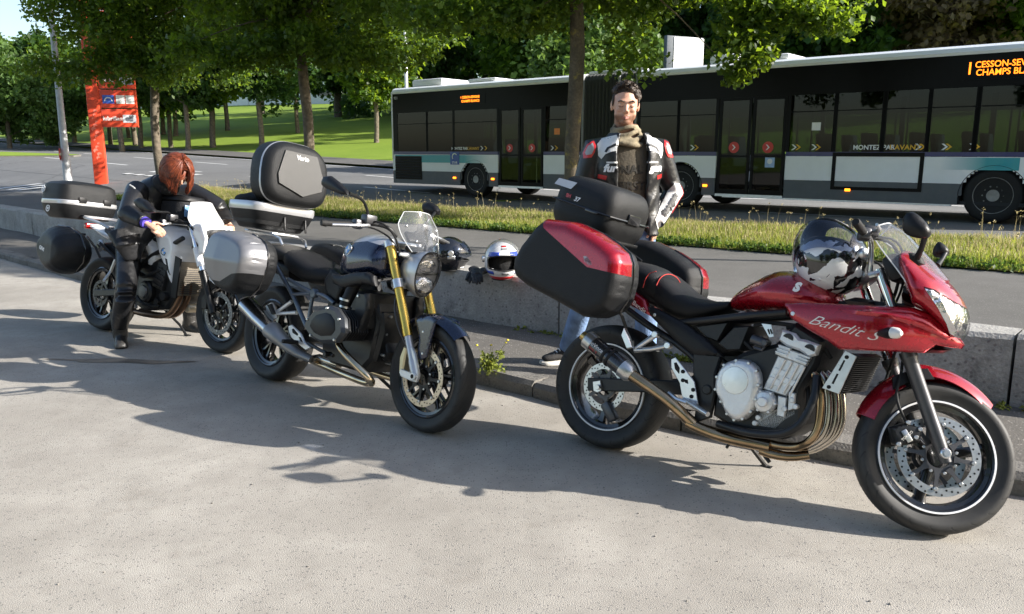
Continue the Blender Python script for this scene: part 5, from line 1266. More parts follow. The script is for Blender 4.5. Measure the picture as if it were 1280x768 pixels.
# seats
A = M(); body(A, [(.12, .80, .86, .10), (.17, .75, .885, .14), (.25, .715, .875, .16), (.35, .69, .85, .165), (.45, .68, .82, .155), (.55, .69, .80, .125), (.64, .72, .79, .09), (.67, .74, .78, .06)], 2.6); P('rider_seat', A, m_seat)
A = M(); body(A, [(-.22, .85, .88, .06), (-.17, .82, .90, .11), (-.05, .80, .91, .13), (.06, .79, .905, .13), (.13, .79, .88, .11)], 2.6); P('pillion_seat', A, mat('grey brown seat vinyl', (.05, .047, .042), .55, bump=.3, bscale=260))
A = M(); body(A, [(-.32, .76, .82, .05), (-.25, .73, .84, .09), (0, .70, .82, .11), (.2, .68, .78, .11)], 3.); P('tail_body', A, m_blk)
A = M(); A.tube([(-.33, .0, .88), (-.30, -.13, .89), (-.1, -.17, .89), (.08, -.165, .86)], .013, 10, smooth=2); A.tube([(-.33, .0, .88), (-.30, .13, .89), (-.1, .17, .89), (.08, .165, .86)], .013, 10, smooth=2); P('grab_rail', A, m_blkm)
A = M(); A.box((-.22, 0, .965), (.32, .2, .014), None, .004)
for sg in (-1, 1): A.tube([(-.40, sg * .10, .97), (-.2, sg * .11, .965), (.02, sg * .10, .955), (.06, sg * .09, .90)], .009, 8, smooth=1)
P('luggage_rack', A, m_alub)
# front end
fk = [b.tr('c', [(410, 362)], -.10, True)[0]]
f0 = np.array([1.515 - .010, .302]); fd = np.array([-sin(radians(27)), cos(radians(27))])
fpt = lambda h_, y: (f0[0] + fd[0] * h_, y, f0[1] + fd[1] * h_)
for sg in (-1, 1):
    A = M(); A.tube([fpt(.225, sg * .105), fpt(.24, sg * .105), fpt(.30, sg * .105), fpt(.78, sg * .105)], [.027, .0285, .026, .0265], 18); fo = P('fork_leg', A, m_gold, steer=True)
    A = M(); A.tube([fpt(.0, sg * .105), fpt(.08, sg * .105), fpt(.10, sg * .105), fpt(.23, sg * .105)], [.026, .026, .0215, .0215], 16); A.build('lower_tube', m_silv, fo)
    A = M(); A.slab([(f0[0] + x, f0[1] + z) for x, z in ((.028, .02), (.02, -.028), (-.02, -.03), (-.11, -.02), (-.125, .0), (-.118, .02), (-.02, .015), (-.075, .13), (-.05, .15), (-.02, .12))], sg * .098, sg * .118, .004); A.cyl((f0[0], sg * .09, f0[1]), (f0[0], sg * .132, f0[1]), .022, 16, .004); A.build('axle_carrier', m_alu, fo)
    A = M(); A.cyl((f0[0], sg * .131, f0[1]), (f0[0], sg * .1335, f0[1]), .012, 12); A.build('axle_hole_mark', m_dark_fill, fo)
    A = M(); A.slab([(f0[0] + x, f0[1] + z) for x, z in ((-.135, .0), (-.145, .08), (-.12, .145), (-.095, .14), (-.10, .08), (-.105, .0))], sg * .060, sg * .112, .008); P('brake_caliper', A, mat('pale gold caliper', (.62, .55, .36), .35, .7), steer=True)
    A = M(); A.lathe(ring_prof(.027, .0335, 0, .05), fpt(.50, sg * .105), (fd[0], 0, fd[1]), 20, closed=True); A.lathe(ring_prof(.027, .033, 0, .035), fpt(.745, sg * .105), (fd[0], 0, fd[1]), 20, closed=True); A.build('clamp_ring', m_alub, fo)
    A = M(); A.puff([(f0[0] + x, f0[1] + z) for x, z in ((-.085, .30), (.03, .33), (.085, .315), (.06, .20), (.045, .11), (.0, .085), (-.03, .10), (-.03, .2))], .008, .008, .012, .012, sg * .082, edge=.003); o = P('fender_stay', A, m_blue, steer=True)
    A = M()
    for q in ((-.0, .24), (.015, .125)): A.cyl((f0[0] + q[0], sg * .09, f0[1] + q[1]), (f0[0] + q[0], sg * .097, f0[1] + q[1]), .007, 10, .002)
    A.build('bolt', m_alub, o)
    A = M(); A.tube([(f0[0] - .12, sg * .09, f0[1] + .14), (f0[0] - .19, sg * .12, f0[1] + .25), (f0[0] - .24, sg * .12, f0[1] + .38), (f0[0] - .22, sg * .07, f0[1] + .52)], .005, 8, smooth=2); P('brake_hose', A, m_dgrey, steer=True)
fw = np.array([b.wb, 0, .300])
A = M(); A.sheet(lambda u, v: (fw[0] + (.345 - .04 * v * v) * cos(radians(128 - 78 * u)), (.078 - .022 * u) * v, fw[2] + (.345 - .04 * v * v - .012 * u) * sin(radians(128 - 78 * u))), np.linspace(0, 1, 20), np.linspace(-1, 1, 13), -.004); P('front_mudguard', A, m_blue, steer=True, smooth=60)
for h_, nm, m in ((.525, 'lower_clamp', m_alu), (.765, 'top_clamp', m_alub)):
    A = M(); q = fpt(h_, 0); A.box((q[0] - .015, 0, q[2]), (.06, .24, .03), rot3(-RAKE, (0, 1, 0)), .01); P(nm, A, m, steer=True)
# headlight
def face_ring(x, yc, zc, hy, hz, e=2.4, n=32, pitch=.22, low=.8):
    an = np.linspace(0, 2 * pi, n, endpoint=False); c, s_ = np.cos(an), np.sin(an)
    yy = hy * np.sign(c) * np.abs(c) ** (2 / e); zz = hz * np.sign(s_) * np.abs(s_) ** (2 / e)
    yy = yy * np.where(zz < 0, 1 - (1 - low) * (-zz / hz) ** 1.2, 1)
    return np.stack([x + zz * sin(pitch) * 1.0, yc + yy, zc + zz], 1)
hx, hz_ = 1.385, .842
A = M(); A.loft([face_ring(hx - .17, 0, hz_ + .02, .06, .07, pitch=.2), face_ring(hx - .10, 0, hz_ + .01, .090, .112, pitch=.2), face_ring(hx - .02, 0, hz_, .094, .132, pitch=.2), face_ring(hx - .004, 0, hz_, .090, .128, pitch=.2), face_ring(hx - .02, 0, hz_, .088, .120, pitch=.2)], cap=True); hd_ = P('headlight', A, m_silv, steer=True)
A = M(); A.loft([face_ring(hx - .018, 0, hz_, .09, .122, pitch=.2), face_ring(hx - .001, 0, hz_, .09, .122, pitch=.2), face_ring(hx - .001, 0, hz_, .082, .114, pitch=.2), face_ring(hx - .018, 0, hz_, .08, .112, pitch=.2)], cap=False); A.build('lamp_bezel', m_blkg, hd_)
A = M()
A.ball((hx - .034, 0, hz_ + .056), (.034, .084, .054), 24, 14); A.ball((hx - .030, 0, hz_ - .056), (.030, .070, .050), 24, 14); A.build('reflector', mat('bowl reflector', (.92, .92, .93), .10, 1., bump=1., bscale=38), hd_)
A = M(); A.box((hx - .012, 0, hz_ + .002), (.008, .16, .012), rot3(.1, (1, 0, 0)), .003); A.build('lamp_bar', m_blkg, hd_)
A = M(); A.loft([face_ring(hx + .0, 0, hz_, .086, .118, pitch=.2), face_ring(hx + .012, 0, hz_, .07, .097, pitch=.2), face_ring(hx + .018, 0, hz_, .03, .04, pitch=.2)]); A.build('lens', m_lens, hd_, smooth=60)
# flyscreen
def scr(u, v): w = (.098 + .047 * sin(min(1, u * 1.25) * pi * .62)) * (1 - .30 * max(0, u - .7) / .3); return (1.405 - .12 * u - .06 * v * v * (1 - .2 * u) - .02 * sin(u * pi), w * v, .965 + .215 * u - .01 * v * v)
A = M(); A.sheet(scr, np.linspace(0, 1, 14), np.linspace(-1, 1, 19), .003); sc = P('windscreen', A, m_clear, steer=True, smooth=60)
A = M(); A.tube([scr(u, -1) for u in np.linspace(0, 1, 10)] + [scr(1, v) for v in np.linspace(-.9, .9, 10)] + [scr(u, 1) for u in np.linspace(1, 0, 10)], .0025, 6); A.build('edge_bead', MATS['milky edge'], sc)
lettering('lettering', 'R', .07, lambda a, c: tuple(np.array(scr(.42 + c / .26, .45 + a / .14)) + [.003, 0, 0]), m_textw, sc, bold=-.001)
A = M()
for v_, u__ in ((-.6, .25), (-.75, .62), (.6, .25), (.75, .62)): q = scr(u__, v_); A.ball((q[0] + .003, q[1], q[2]), .007, 8, 6)
A.build('screw', m_alub, sc)
A = M(); A.box((1.28, 0, .965), (.10, .12, .03), rot3(.25, (0, 1, 0)), .01); A.box((1.24, 0, 1.035), (.025, .13, .07), rot3(-.7, (0, 1, 0)), .01); P('instruments', A, m_blk, steer=True)
# bars, controls, mirrors, indicators
for sg in (-1, 1):
    mr_ = lambda pts: [(x, -sg * y, z) for x, y, z in pts]
    A = M(); A.tube(mr_([(1.14, -.05, 1.03), (1.13, -.10, 1.075), (1.09, -.17, 1.085), (1.04, -.28, 1.068), (1.0, -.43, 1.05)]), .0115, 12, smooth=2); P('handlebar', A, m_blkm, steer=True)
    A = M(); A.tube(mr_([(1.035, -.30, 1.064), (1.0, -.425, 1.05), (.998, -.43, 1.05), (.993, -.455, 1.049)]), [.0165, .0165, .020, .017], 14); P('grip', A, m_rub, steer=True)
    A = M(); A.tube(mr_([(1.10, -.22, 1.07), (1.12, -.29, 1.062), (1.06, -.43, 1.045)]), [.011, .009, .007], 8, smooth=1); P('lever', A, m_alub, steer=True)
    A = M(); A.box(mr_([(1.075, -.205, 1.105)])[0], (.06, .075, .05), None, .01); A.box(mr_([(1.05, -.26, 1.07)])[0], (.05, .055, .055), None, .014); P('control_block', A, m_dgrey, steer=True)
    A = M(); A.tube(mr_([(1.06, -.20, 1.09), (1.16, -.18, 1.10), (1.22, -.12, 1.03), (1.22, -.06, .90)]), .006, 8, smooth=2); A.tube(mr_([(1.05, -.25, 1.06), (1.14, -.2, 1.06), (1.20, -.10, 1.0), (1.17, -.05, .88)]), .005, 8, smooth=2); P('cables', A, m_rub, steer=True)
    if sg > 0:
        A = M(); A.puff([(.985, 1.295), (1.04, 1.30), (1.12, 1.268), (1.20, 1.225), (1.21, 1.205), (1.15, 1.205), (1.06, 1.222), (1.0, 1.235), (.965, 1.255)], .02, .028, .035, .012, -.46, edge=.004); mo = P('mirror', A, m_blk, steer=True, smooth=50)
        A = M(); A.tube([(1.07, -.21, 1.12), (1.075, -.23, 1.165), (1.12, -.30, 1.205), (1.20, -.45, 1.215)], [.009, .008, .008, .010], 8, smooth=2); A.build('stalk', m_blkm, mo)
    else:
        A = M(); A.puff([(.87, 1.27), (.93, 1.28), (.99, 1.26), (1.02, 1.23), (1.01, 1.205), (.97, 1.20), (.90, 1.205), (.87, 1.235)], .028, .02, .03, .012, .36, edge=.004); mo = P('mirror', A, m_blk, steer=True, smooth=50)
        A = M(); A.tube([(1.07, .21, 1.12), (1.075, .23, 1.165), (1.05, .28, 1.19), (1.0, .34, 1.215)], [.009, .008, .008, .010], 8, smooth=2); A.build('stalk', m_blkm, mo)
    A = M(); q = mr_([(1.27, -.12, .935)])[0]; A.tube([q, (q[0] + .01, q[1] - sg * .05, q[2]), (q[0] + .015, q[1] - sg * .11, q[2]), (q[0] + .016, q[1] - sg * .125, q[2])], [.009, .014, .013, .004], 10); P('indicator', A, mat('smoked white indicator', (.6, .6, .58), .25, coat=.5), steer=True)
# --- luggage: silver side cases
def side_case(sg):
    x0, x1 = -.27, .23
    prof = [(x + .085, .76 + (z - .755) * 1.08) for x, z in [(-.28, .80), (-.25, .90), (-.17, .935), (.02, .925), (.17, .89), (.23, .82), (.23, .73), (.17, .62), (.08, .565), (-.08, .57), (-.21, .63), (-.27, .72)]]
    A = M()
    def fr(x, z): return .115 + .045 * (1 - abs(z - .76) / .2) * (1 - .5 * abs(x) / .3)
    keep = [(-.6, 1.2), (.5, 1.2), (.5, .74), (.20, .69), (.06, .63), (-.6, .63)]
    for nm, kp, mm in (('side_case', False, m_casebl), ('case_panel', True, m_case_s)):
        A = M(); puffcut(A, prof, keep, kp, fr, .09, .055, .011, -.35, 1, 2.4, .015, ylim=-.345)
        if sg > 0: A.v = [v * [1, -1, 1] for v in A.v]
        if nm == 'side_case': o = P(nm, A, m_case_s if False else m_casebl, smooth=25)
        else: A.build(nm, mm, o, smooth=25)
    A = M(); A.box((.0, sg * .30, .935), (.16, .03, .02), None, .006); A.build('handle', m_blk, o)
    A = M(); A.tube([(x, sg * .335, z) for x, z in prof[3:9]], .006, 6); A.build('seam_bead', m_blkg, o)
side_case(-1); side_case(1)
# --- open top case: tray below, lid standing upright on its front hinge
def rr_ring(x0, x1, y, z, e=5, n=40, k=1.):
    an = np.linspace(0, 2 * pi, n, endpoint=False); c, s_ = np.cos(an), np.sin(an)
    return np.stack([(x0 + x1) / 2 + k * (x1 - x0) / 2 * np.sign(c) * np.abs(c) ** (2 / e), k * y * np.sign(s_) * np.abs(s_) ** (2 / e), np.full(n, z)], 1)
X0, X1, YW = -.47, -.055, .245
A = M(); A.loft([rr_ring(X0, X1, YW, .985, k=.62), rr_ring(X0, X1, YW, .99, k=.72), rr_ring(X0, X1, YW, 1.05, k=.90), rr_ring(X0, X1, YW, 1.105, k=.98), rr_ring(X0, X1, YW, 1.115, k=.95), rr_ring(X0, X1, YW, 1.02, k=.86)]); tr_ = P('top_case', A, m_casebl)
A = M(); A.loft([rr_ring(X0, X1, YW, 1.105, k=.985), rr_ring(X0, X1, YW, 1.125, k=1.005), rr_ring(X0, X1, YW, 1.155, k=1.0), rr_ring(X0, X1, YW, 1.16, k=.985), rr_ring(X0, X1, YW, 1.155, k=.965), rr_ring(X0, X1, YW, 1.10, k=.94)], cap=False); A.build('silver_rim', m_silv, tr_)
for y in (-.02, .14):
    A = M(); A.box((X1 + .003, y, 1.04), (.012, .012, .09), rot3(-.25, (0, 1, 0)), .003); A.build('lid_latch', m_blk, tr_)
LX, LZ = -.085, 1.165
def lid_ring(x, k, zk=1., n=44, e=3.6):
    an = np.linspace(0, 2 * pi, n, endpoint=False); c, s_ = np.cos(an), np.sin(an)
    yy = .255 * k * np.sign(c) * np.abs(c) ** (2 / e); zz = .215 * k * np.sign(s_) * np.abs(s_) ** (2 / e)
    yy = yy * np.where(zz > 0, 1 - .22 * (zz / .215) ** 2, 1)
    return np.stack([np.full(n, x) - .10 * (zz + .0), yy + .015, LZ + .205 + zz], 1)
A = M(); A.loft([lid_ring(LX - .10, .93), lid_ring(LX - .10, .99), lid_ring(LX - .06, 1.), lid_ring(LX + .01, .985)], cap=True); ld = P('case_lid', A, m_casebl)
A = M(); A.loft([lid_ring(LX + .010, .99), lid_ring(LX + .017, .992), lid_ring(LX + .024, .975)], cap=False); A.build('silver_rim', m_silv, ld)
A = M(); A.loft([lid_ring(LX + .018, .98), lid_ring(LX + .05, .95), lid_ring(LX + .08, .87), lid_ring(LX + .095, .76), lid_ring(LX + .098, .4), lid_ring(LX + .099, .05)], cap=True); A.build('lid_shell', m_casebl, ld)
def lidp(y, z, d=0.): return (LX + .104 + d - .10 * (z - .205), y + .015, LZ + z)
A = M()
pp = [(-.13, .35), (.115, .35), (.175, .20), (.165, .12), (.02, .065), (-.165, .13), (-.175, .19)]
ring0 = [lidp(y, z, -.02) for y, z in pp]; ring1 = [lidp(y * .985, .2 + (z - .2) * .985, .001) for y, z in pp]; cen = lidp(0, .22, .012)
ring1 = [(x + .004, y, z) for x, y, z in ring1]
n_ = len(pp); A.add(ring0 + ring1 + [cen], [[i, (i + 1) % n_, n_ + (i + 1) % n_, n_ + i] for i in range(n_)] + [[n_ + i, n_ + (i + 1) % n_, 2 * n_] for i in range(n_)]); A.build('lid_panel', mat('warm grey lid panel', (.045, .044, .042), .5, bump=.3, bscale=300), ld, smooth=12)
lettering('lettering', 'Vario', .042, lambda a, c: (lidp(-.0 + a, .315 + c, .0)[0] + .010, lidp(a, 0)[1], LZ + .315 + c), m_textw, ld, bold=.001)
A = M(); A.tube([(LX - .02, y, LZ - .005) for y in (-.17, .17)], .010, 8); P('hinge', A, m_blkm)
# dark bag in the open tray
bg = M(); r_ = random.Random(2)
for k in range(7): bg.ball((-.30 + r_.uniform(-.09, .05), -.08 + r_.uniform(-.09, .16), 1.14 + r_.uniform(0, .055)), (r_.uniform(.06, .10), r_.uniform(.06, .11), r_.uniform(.04, .07)), 14, 10)
o = bg.build('cloth_bag', mat('black cloth', (.012, .012, .013), .85, bump=.9, bscale=35)); o.modifiers.new('r', 'REMESH').voxel_size = .012; o.modifiers.new('s', 'SMOOTH').iterations = 4
o.matrix_world = b.W.copy(); tag(o, 'black cloth bag stuffed in the open silver rimmed top case', 'bag')
# ================================================================== WHITE MOTORCYCLE
b = Bike('motorcycle', 'white motorcycle with black cases and a red haired rider astride', -3.4839, 6.6972, -32.2, 9.14, -1, 1.526, 'parked touring motorcycles')
WHI = b
P = b.part
wheel(b, False, .315, .18, 5, m_blkg, None, (.11, .085, m_dgrey), (-.075,), None, m_blkm, True)
wheel(b, True, .300, .12, 5, m_blkg, None, (.16, .125, mat('dull brake steel', (.2, .2, .2), .4, .8)), (-.066, .066), m_steel, m_blkm, True)
A = M(); A.slab([(.0, .345), (.25, .37), (.50, .42), (.58, .44), (.58, .36), (.40, .33), (.0, .285)], -.135, -.10, .008); A.mirror(); A.box((.45, 0, .38), (.1, .22, .06), None, .01); P('swingarm', A, m_blkm)
A = M(); A.slab([(.56, .30), (.56, .55), (.70, .62), (.95, .68), (1.10, .60), (1.12, .40), (1.02, .28), (.72, .24)], -.16, .16, .02); P('engine_block', A, m_blkm)
A = M(); A.lathe([(.085, 0), (.085, .03), (.07, .045), (.0, .05)], (.80, -.165, .40), (0, -1, 0), 28); o = P('clutch_cover', A, m_blkm)
A = M(); A.lathe([(.05, .046), (.045, .056), (.0, .058)], (.80, -.165, .40), (0, -1, 0), 24); A.build('round_cap', m_dgrey, o)
A = M(); A.slab([(.86, .45), (.94, .66), (1.06, .62), (1.0, .42)], -.19, .19, .012)
for k in range(4): A.slab([(.88 + .02 * k, .47 + .04 * k), (.98 + .02 * k, .44 + .04 * k), (.985 + .02 * k, .455 + .04 * k), (.885 + .02 * k, .485 + .04 * k)], -.197, .197, .002)
P('cylinder_block', A, m_blkm)
A = M(); A.cyl((1.02, -.20, .38), (1.02, -.1, .38), .035, 16, .005); A.cyl((.93, -.19, .33), (.93, -.1, .33), .028, 14, .004); A.tube([(.62, -.17, .55), (.75, -.19, .5), (.9, -.2, .55), (1.0, -.18, .6)], .012, 8, smooth=2); A.tube([(.66, -.17, .35), (.8, -.2, .29), (.98, -.19, .3)], .01, 8, smooth=1); P('hoses', A, m_rub)
m_rust = mat('brown exhaust pipe', (.20, .12, .075), .35, .9, var=.3, scale=9)
for y in (-.13, -.06):
    A = M(); A.tube([(1.05, y, .60), (1.13, y, .56), (1.165, y, .47), (1.13, y, .34), (1.04, y, .245), (.92, y, .215), (.72, y, .21), (.55, y, .22)], .023, 12, smooth=2); P('header_pipe', A, m_rust)
A = M(); A.cyl((1.12, -.05, .30), (1.12, .08, .30), .035, 18, .006); P('oil_filter', A, mat('tan filter can', (.5, .42, .3), .4, .4))
A = M(); A.slab([(1.13, .40), (1.15, .66), (1.19, .66), (1.17, .40)], -.17, .17, .004); o = P('radiator', A, mat('dull radiator core', (.22, .19, .15), .5, .6))
A = M()
for k in range(16): A.box((1.183, 0, .42 + k * .0148), (.006, .33, .004))
tag(A.build('cooling_fins', m_dgrey, o), kind='stuff')
A = M(); A.slab([(1.10, .38), (1.13, .70), (1.20, .68), (1.17, .38)], -.185, -.17, .004); A.mirror(); P('radiator_guard', A, m_blk)
A = M()
for q, r in (([(.30, .74), (.45, .66), (.58, .50)], .014), ([(.10, .74), (.35, .62), (.56, .48)], .012), ([(.58, .5), (.75, .66), (1.0, .76), (1.18, .84)], .018)): A.tube([(x, -.16, z) for x, z in q], r, 10, smooth=1)
A.mirror(); P('frame_tube', A, m_blkm)
A = M(); A.slab([(.40, .50), (.44, .50), (.56, .38), (.60, .30), (.55, .28), (.46, .36)], -.20, -.185, .004); A.tube([(.55, -.19, .32), (.57, -.30, .31)], .012, 10); A.tube([(.30, -.18, .52), (.34, -.26, .44)], .011, 8); A.tube([(.34, -.17, .62), (.30, -.18, .52)], .012, 8); A.slab([(.62, .30), (.72, .29), (.73, .26), (.63, .27)], -.25, -.2, .004); P('footrest', A, m_alu)
A = M(); A.tube([(.60, .12, .24), (.72, .19, .12), (.78, .215, .04)], .011, 8); A.box((.79, .22, .042), (.05, .035, .01)); P('stand', A, m_blkm)
# tank cover, seat, tail
tp = b.tr('e', [(400, 62), (470, 40), (590, 36), (628, 110), (662, 200), (628, 250), (634, 378), (590, 345), (540, 300), (515, 250), (488, 195), (462, 110)], -.19)
tp = [(x - .05, z - .04 - .03 * (z < .6)) for x, z in [(.76, .90), (.82, .955), (.93, .985), (1.06, .975), (1.13, .92), (1.19, .80), (1.16, .72), (1.165, .50), (1.10, .56), (1.02, .64), (.97, .71), (.90, .78), (.82, .83)]]
def thw(x, z): return .185 * (1 - .4 * max(0, (.93 - x) / .18)) * (1 - .28 * max(0, (z - .85) / .13)) * (1 - .10 * max(0, (x - 1.1) / .1))
A = M(); A.puff(tp, thw, thw, .05, .016, 0, 1, 2.4); tk = P('fuel_tank', A, m_whitep, smooth=35)
A = M(); A.puff([(.69, .84), (.81, .76), (.905, .68), (.81, .58), (.75, .60), (.75, .68), (.69, .76)], .17, .17, .03, .016, 0, 0, 2.4); A.build('tank_flank', m_whitep, tk, smooth=35)
for sg in (-1, 1):
    roundel(b, (.99, sg * .183, .725), (.1, sg, .05), (0, 0, 1), .034, tk)
    A = M(); A.slab([(1.01, .675), (1.035, .67), (1.08, .55), (1.05, .58)], sg * .176, sg * .187, .002); A.build('black_slash', m_blk, tk)
A = M(); body(A, [(.02, .83, .88, .09), (.10, .80, .885, .13), (.24, .76, .87, .15), (.42, .73, .84, .16), (.60, .73, .825, .145), (.74, .76, .83, .11), (.80, .79, .84, .07)], 2.6); P('rider_seat', A, mat('navy seat vinyl', (.015, .017, .028), .55, bump=.3, bscale=260))
A = M(); A.puff([(-.28, .90), (-.10, .895), (.12, .87), (.24, .83), (.20, .76), (.10, .76), (-.12, .84)], .135, .135, .05, .016, 0, 1, 2.4); P('tail_body', A, m_whitep, smooth=40)
A = M(); A.box((-.30, 0, .875), (.05, .14, .05), None, .012); P('tail_lamp', A, mat('red lamp lens', (.5, .01, .01), .2, coat=.6))
A = M(); A.puff([(.02, .75), (.22, .77), (.34, .70), (.30, .62), (.10, .66)], .14, .14, .03, .02, 0); P('side_cover', A, m_blk)
A = M(); A.lathe([(.052, 0), (.052, .012), (.044, .018), (.0, .018)], (.08, -.142, .72), (-.1, -1, .1), 28); fc = P('filler_cap', A, m_silv)
A = M(); A.lathe([(.034, .019), (.034, .022), (.030, .022), (.030, .019)], (.08, -.142, .72), (-.1, -1, .1), 24, closed=True); A.box((.078, -.164, .72), (.05, .006, .014), rot3(.4, (0, 1, 0)), .002); A.build('cap_grip', m_dgrey, fc)
A = M()
for sg in (-1, 1): A.tube([(.18, sg * .14, .87), (.05, sg * .165, .915), (-.16, sg * .16, .945), (-.26, sg * .10, .95), (-.27, 0, .95)], .012, 10, smooth=2)
P('grab_rail', A, m_silv)
A = M(); A.box((-.42, 0, .955), (.30, .2, .02), None, .005); A.tube([(-.2, -.12, .80), (-.35, -.2, .80), (-.35, -.24, .75)], .01, 8); A.tube([(-.2, .12, .80), (-.35, .2, .80), (-.35, .24, .75)], .01, 8); A.tube([(-.1, -.16, .78), (.1, -.2, .70), (.14, -.18, .62)], .01, 8); P('luggage_rack', A, m_blkm)
# front end
f0 = np.array([1.526 - .01, .302]); fd = np.array([-sin(radians(27)), cos(radians(27))])
fpt = lambda h_, y: (f0[0] + fd[0] * h_, y, f0[1] + fd[1] * h_)
for sg in (-1, 1):
    A = M(); A.tube([fpt(0, sg * .105), fpt(.05, sg * .105), fpt(.33, sg * .105), fpt(.34, sg * .105)], [.025, .027, .028, .033], 16); fo = P('fork_leg', A, m_blkm, steer=True)
    A = M(); A.tube([fpt(.34, sg * .105), fpt(.72, sg * .105)], .0215, 16); A.build('chrome_tube', m_chr, fo)
    A = M(); A.tube([fpt(.38, sg * .105), fpt(.53, sg * .105)], .031, 16); A.build('white_sleeve', m_whitep, fo)
    A = M(); A.slab([(f0[0] + x, f0[1] + z) for x, z in ((-.14, .02), (-.15, .1), (-.11, .14), (-.07, .11), (-.08, .02))], sg * .05, sg * .11, .008); P('brake_caliper', A, m_blkm, steer=True)
    A = M(); A.puff([(f0[0] + x, f0[1] + z) for x, z in ((-.13, .40), (-.10, .41), (-.03, .355), (.075, .315), (.02, .215), (-.05, .245), (-.06, .29), (-.12, .34))], .006, .006, .008, .012, sg * .115, edge=.002); o = P('fender_stay', A, m_whitep, steer=True)
    A = M()
    for q in ((-.11, .385), (.01, .245)): A.cyl((f0[0] + q[0], sg * .12, f0[1] + q[1]), (f0[0] + q[0], sg * .126, f0[1] + q[1]), .008, 10, .002)
    A.build('bolt', m_blk, o)
    A = M(); A.tube([(f0[0] - .11, sg * .09, f0[1] + .14), (f0[0] - .17, sg * .12, f0[1] + .28), (f0[0] - .2, sg * .1, f0[1] + .45), (f0[0] - .25, sg * .06, f0[1] + .55)], .005, 8, smooth=2); P('brake_hose', A, m_dgrey, steer=True)
fw = np.array([b.wb, 0, .300])
A = M(); A.sheet(lambda u, v: (fw[0] + (.345 - .04 * v * v) * cos(radians(135 - 80 * u)), .072 * v, fw[2] + (.345 - .04 * v * v) * sin(radians(135 - 80 * u))), np.linspace(0, 1, 18), np.linspace(-1, 1, 13), -.004); P('front_mudguard', A, m_whitep, steer=True, smooth=60)
for h_ in (.54, .70):
    A = M(); q = fpt(h_, 0); A.box((q[0] - .015, 0, q[2]), (.06, .24, .03), rot3(-RAKE, (0, 1, 0)), .01); P('fork_clamp', A, m_blkm, steer=True)
A = M(); A.loft([face_ring(1.22, 0, .83, .07, .07), face_ring(1.32, 0, .83, .115, .10), face_ring(1.40, 0, .825, .118, .105), face_ring(1.41, 0, .825, .10, .09)]); hd_ = P('headlight', A, m_blk, steer=True)
A = M(); A.loft([face_ring(1.405, 0, .825, .105, .092), face_ring(1.43, 0, .825, .085, .075), face_ring(1.44, 0, .825, .02, .02)]); A.build('reflector', mat('bowl reflector', (.8, .8, .8), .1, 1.), hd_, smooth=60)
A = M()
for sg in (-1, 1): A.puff([(1.28, .96), (1.36, .96), (1.42, .86), (1.40, .74), (1.34, .72), (1.33, .80), (1.25, .88)], .012, .012, .02, .014, sg * .125, edge=.004)
P('lamp_shroud', A, m_whitep, steer=True)
# flyscreen: angular white shell
def fly(u, v):
    w = .155 * (1 - .38 * max(0, u - .45) / .55) * (1 - .25 * max(0, .3 - u) / .3)
    return (1.40 - .17 * u - .10 * abs(v) ** 1.6 * (1 - .3 * u) - .02 * sin(u * pi), w * v, .905 + .225 * u - .012 * v * v)
A = M(); A.sheet(fly, np.linspace(0, 1, 12), np.linspace(-1, 1, 17), .005); P('flyscreen', A, m_whitep, steer=True, smooth=50)
A = M(); A.box((1.21, 0, .965), (.07, .16, .05), rot3(-.5, (0, 1, 0)), .015); P('instruments', A, m_blk, steer=True)
for sg in (-1, 1):
    mr_ = lambda pts: [(x, -sg * y, z) for x, y, z in pts]
    A = M(); A.tube(mr_([(1.16, -.05, .93), (1.15, -.10, .96), (1.10, -.18, .965), (1.04, -.28, .945), (1.0, -.41, .925)]), .0115, 12, smooth=2); P('handlebar', A, m_blkm, steer=True)
    A = M(); A.tube(mr_([(1.035, -.29, .943), (1.0, -.41, .925), (.995, -.425, .925)]), [.0165, .0165, .015], 14); P('grip', A, m_rub, steer=True)
    A = M(); A.tube(mr_([(1.10, -.22, .945), (1.12, -.28, .935), (1.06, -.41, .915)]), [.011, .009, .007], 8, smooth=1); P('lever', A, m_alub, steer=True)
    A = M(); A.box(mr_([(1.09, -.20, .99)])[0], (.06, .07, .05), None, .01); A.box(mr_([(1.06, -.25, .945)])[0], (.05, .055, .055), None, .014); P('control_block', A, m_dgrey, steer=True)
    A = M(); A.tube(mr_([(1.07, -.20, .975), (1.18, -.18, .98), (1.24, -.10, .90), (1.2, -.06, .82)]), .006, 8, smooth=2); P('cables', A, m_rub, steer=True)
    A = M(); A.puff([(.985, 1.10), (1.03, 1.115), (1.12, 1.095), (1.22, 1.035), (1.235, 1.012), (1.17, 1.005), (1.07, 1.02), (1.01, 1.045), (.975, 1.075)] if sg > 0 else [(1.02, 1.145), (1.06, 1.155), (1.13, 1.135), (1.19, 1.095), (1.2, 1.075), (1.15, 1.065), (1.08, 1.075), (1.03, 1.095), (1.0, 1.12)], .028 if sg > 0 else .02, .02 if sg > 0 else .028, .03, .012, -sg * .43, edge=.004); mo = P('mirror', A, m_blk, steer=True, smooth=50)
    A = M(); A.tube(mr_([(1.08, -.21, 1.0), (1.12, -.25, 1.03), (1.18, -.35, 1.02), (1.20, -.43, 1.025)]), [.009, .008, .008, .010], 8, smooth=2); A.build('stalk', m_blkm, mo)
    A = M(); q = mr_([(1.25, -.11, .86)])[0]; A.tube([q, (q[0] + .01, q[1] - sg * .05, q[2]), (q[0] + .015, q[1] - sg * .12, q[2]), (q[0] + .016, q[1] - sg * .135, q[2])], [.008, .013, .012, .004], 10); P('indicator', A, mat('smoked white indicator', (.6, .6, .58), .25), steer=True)
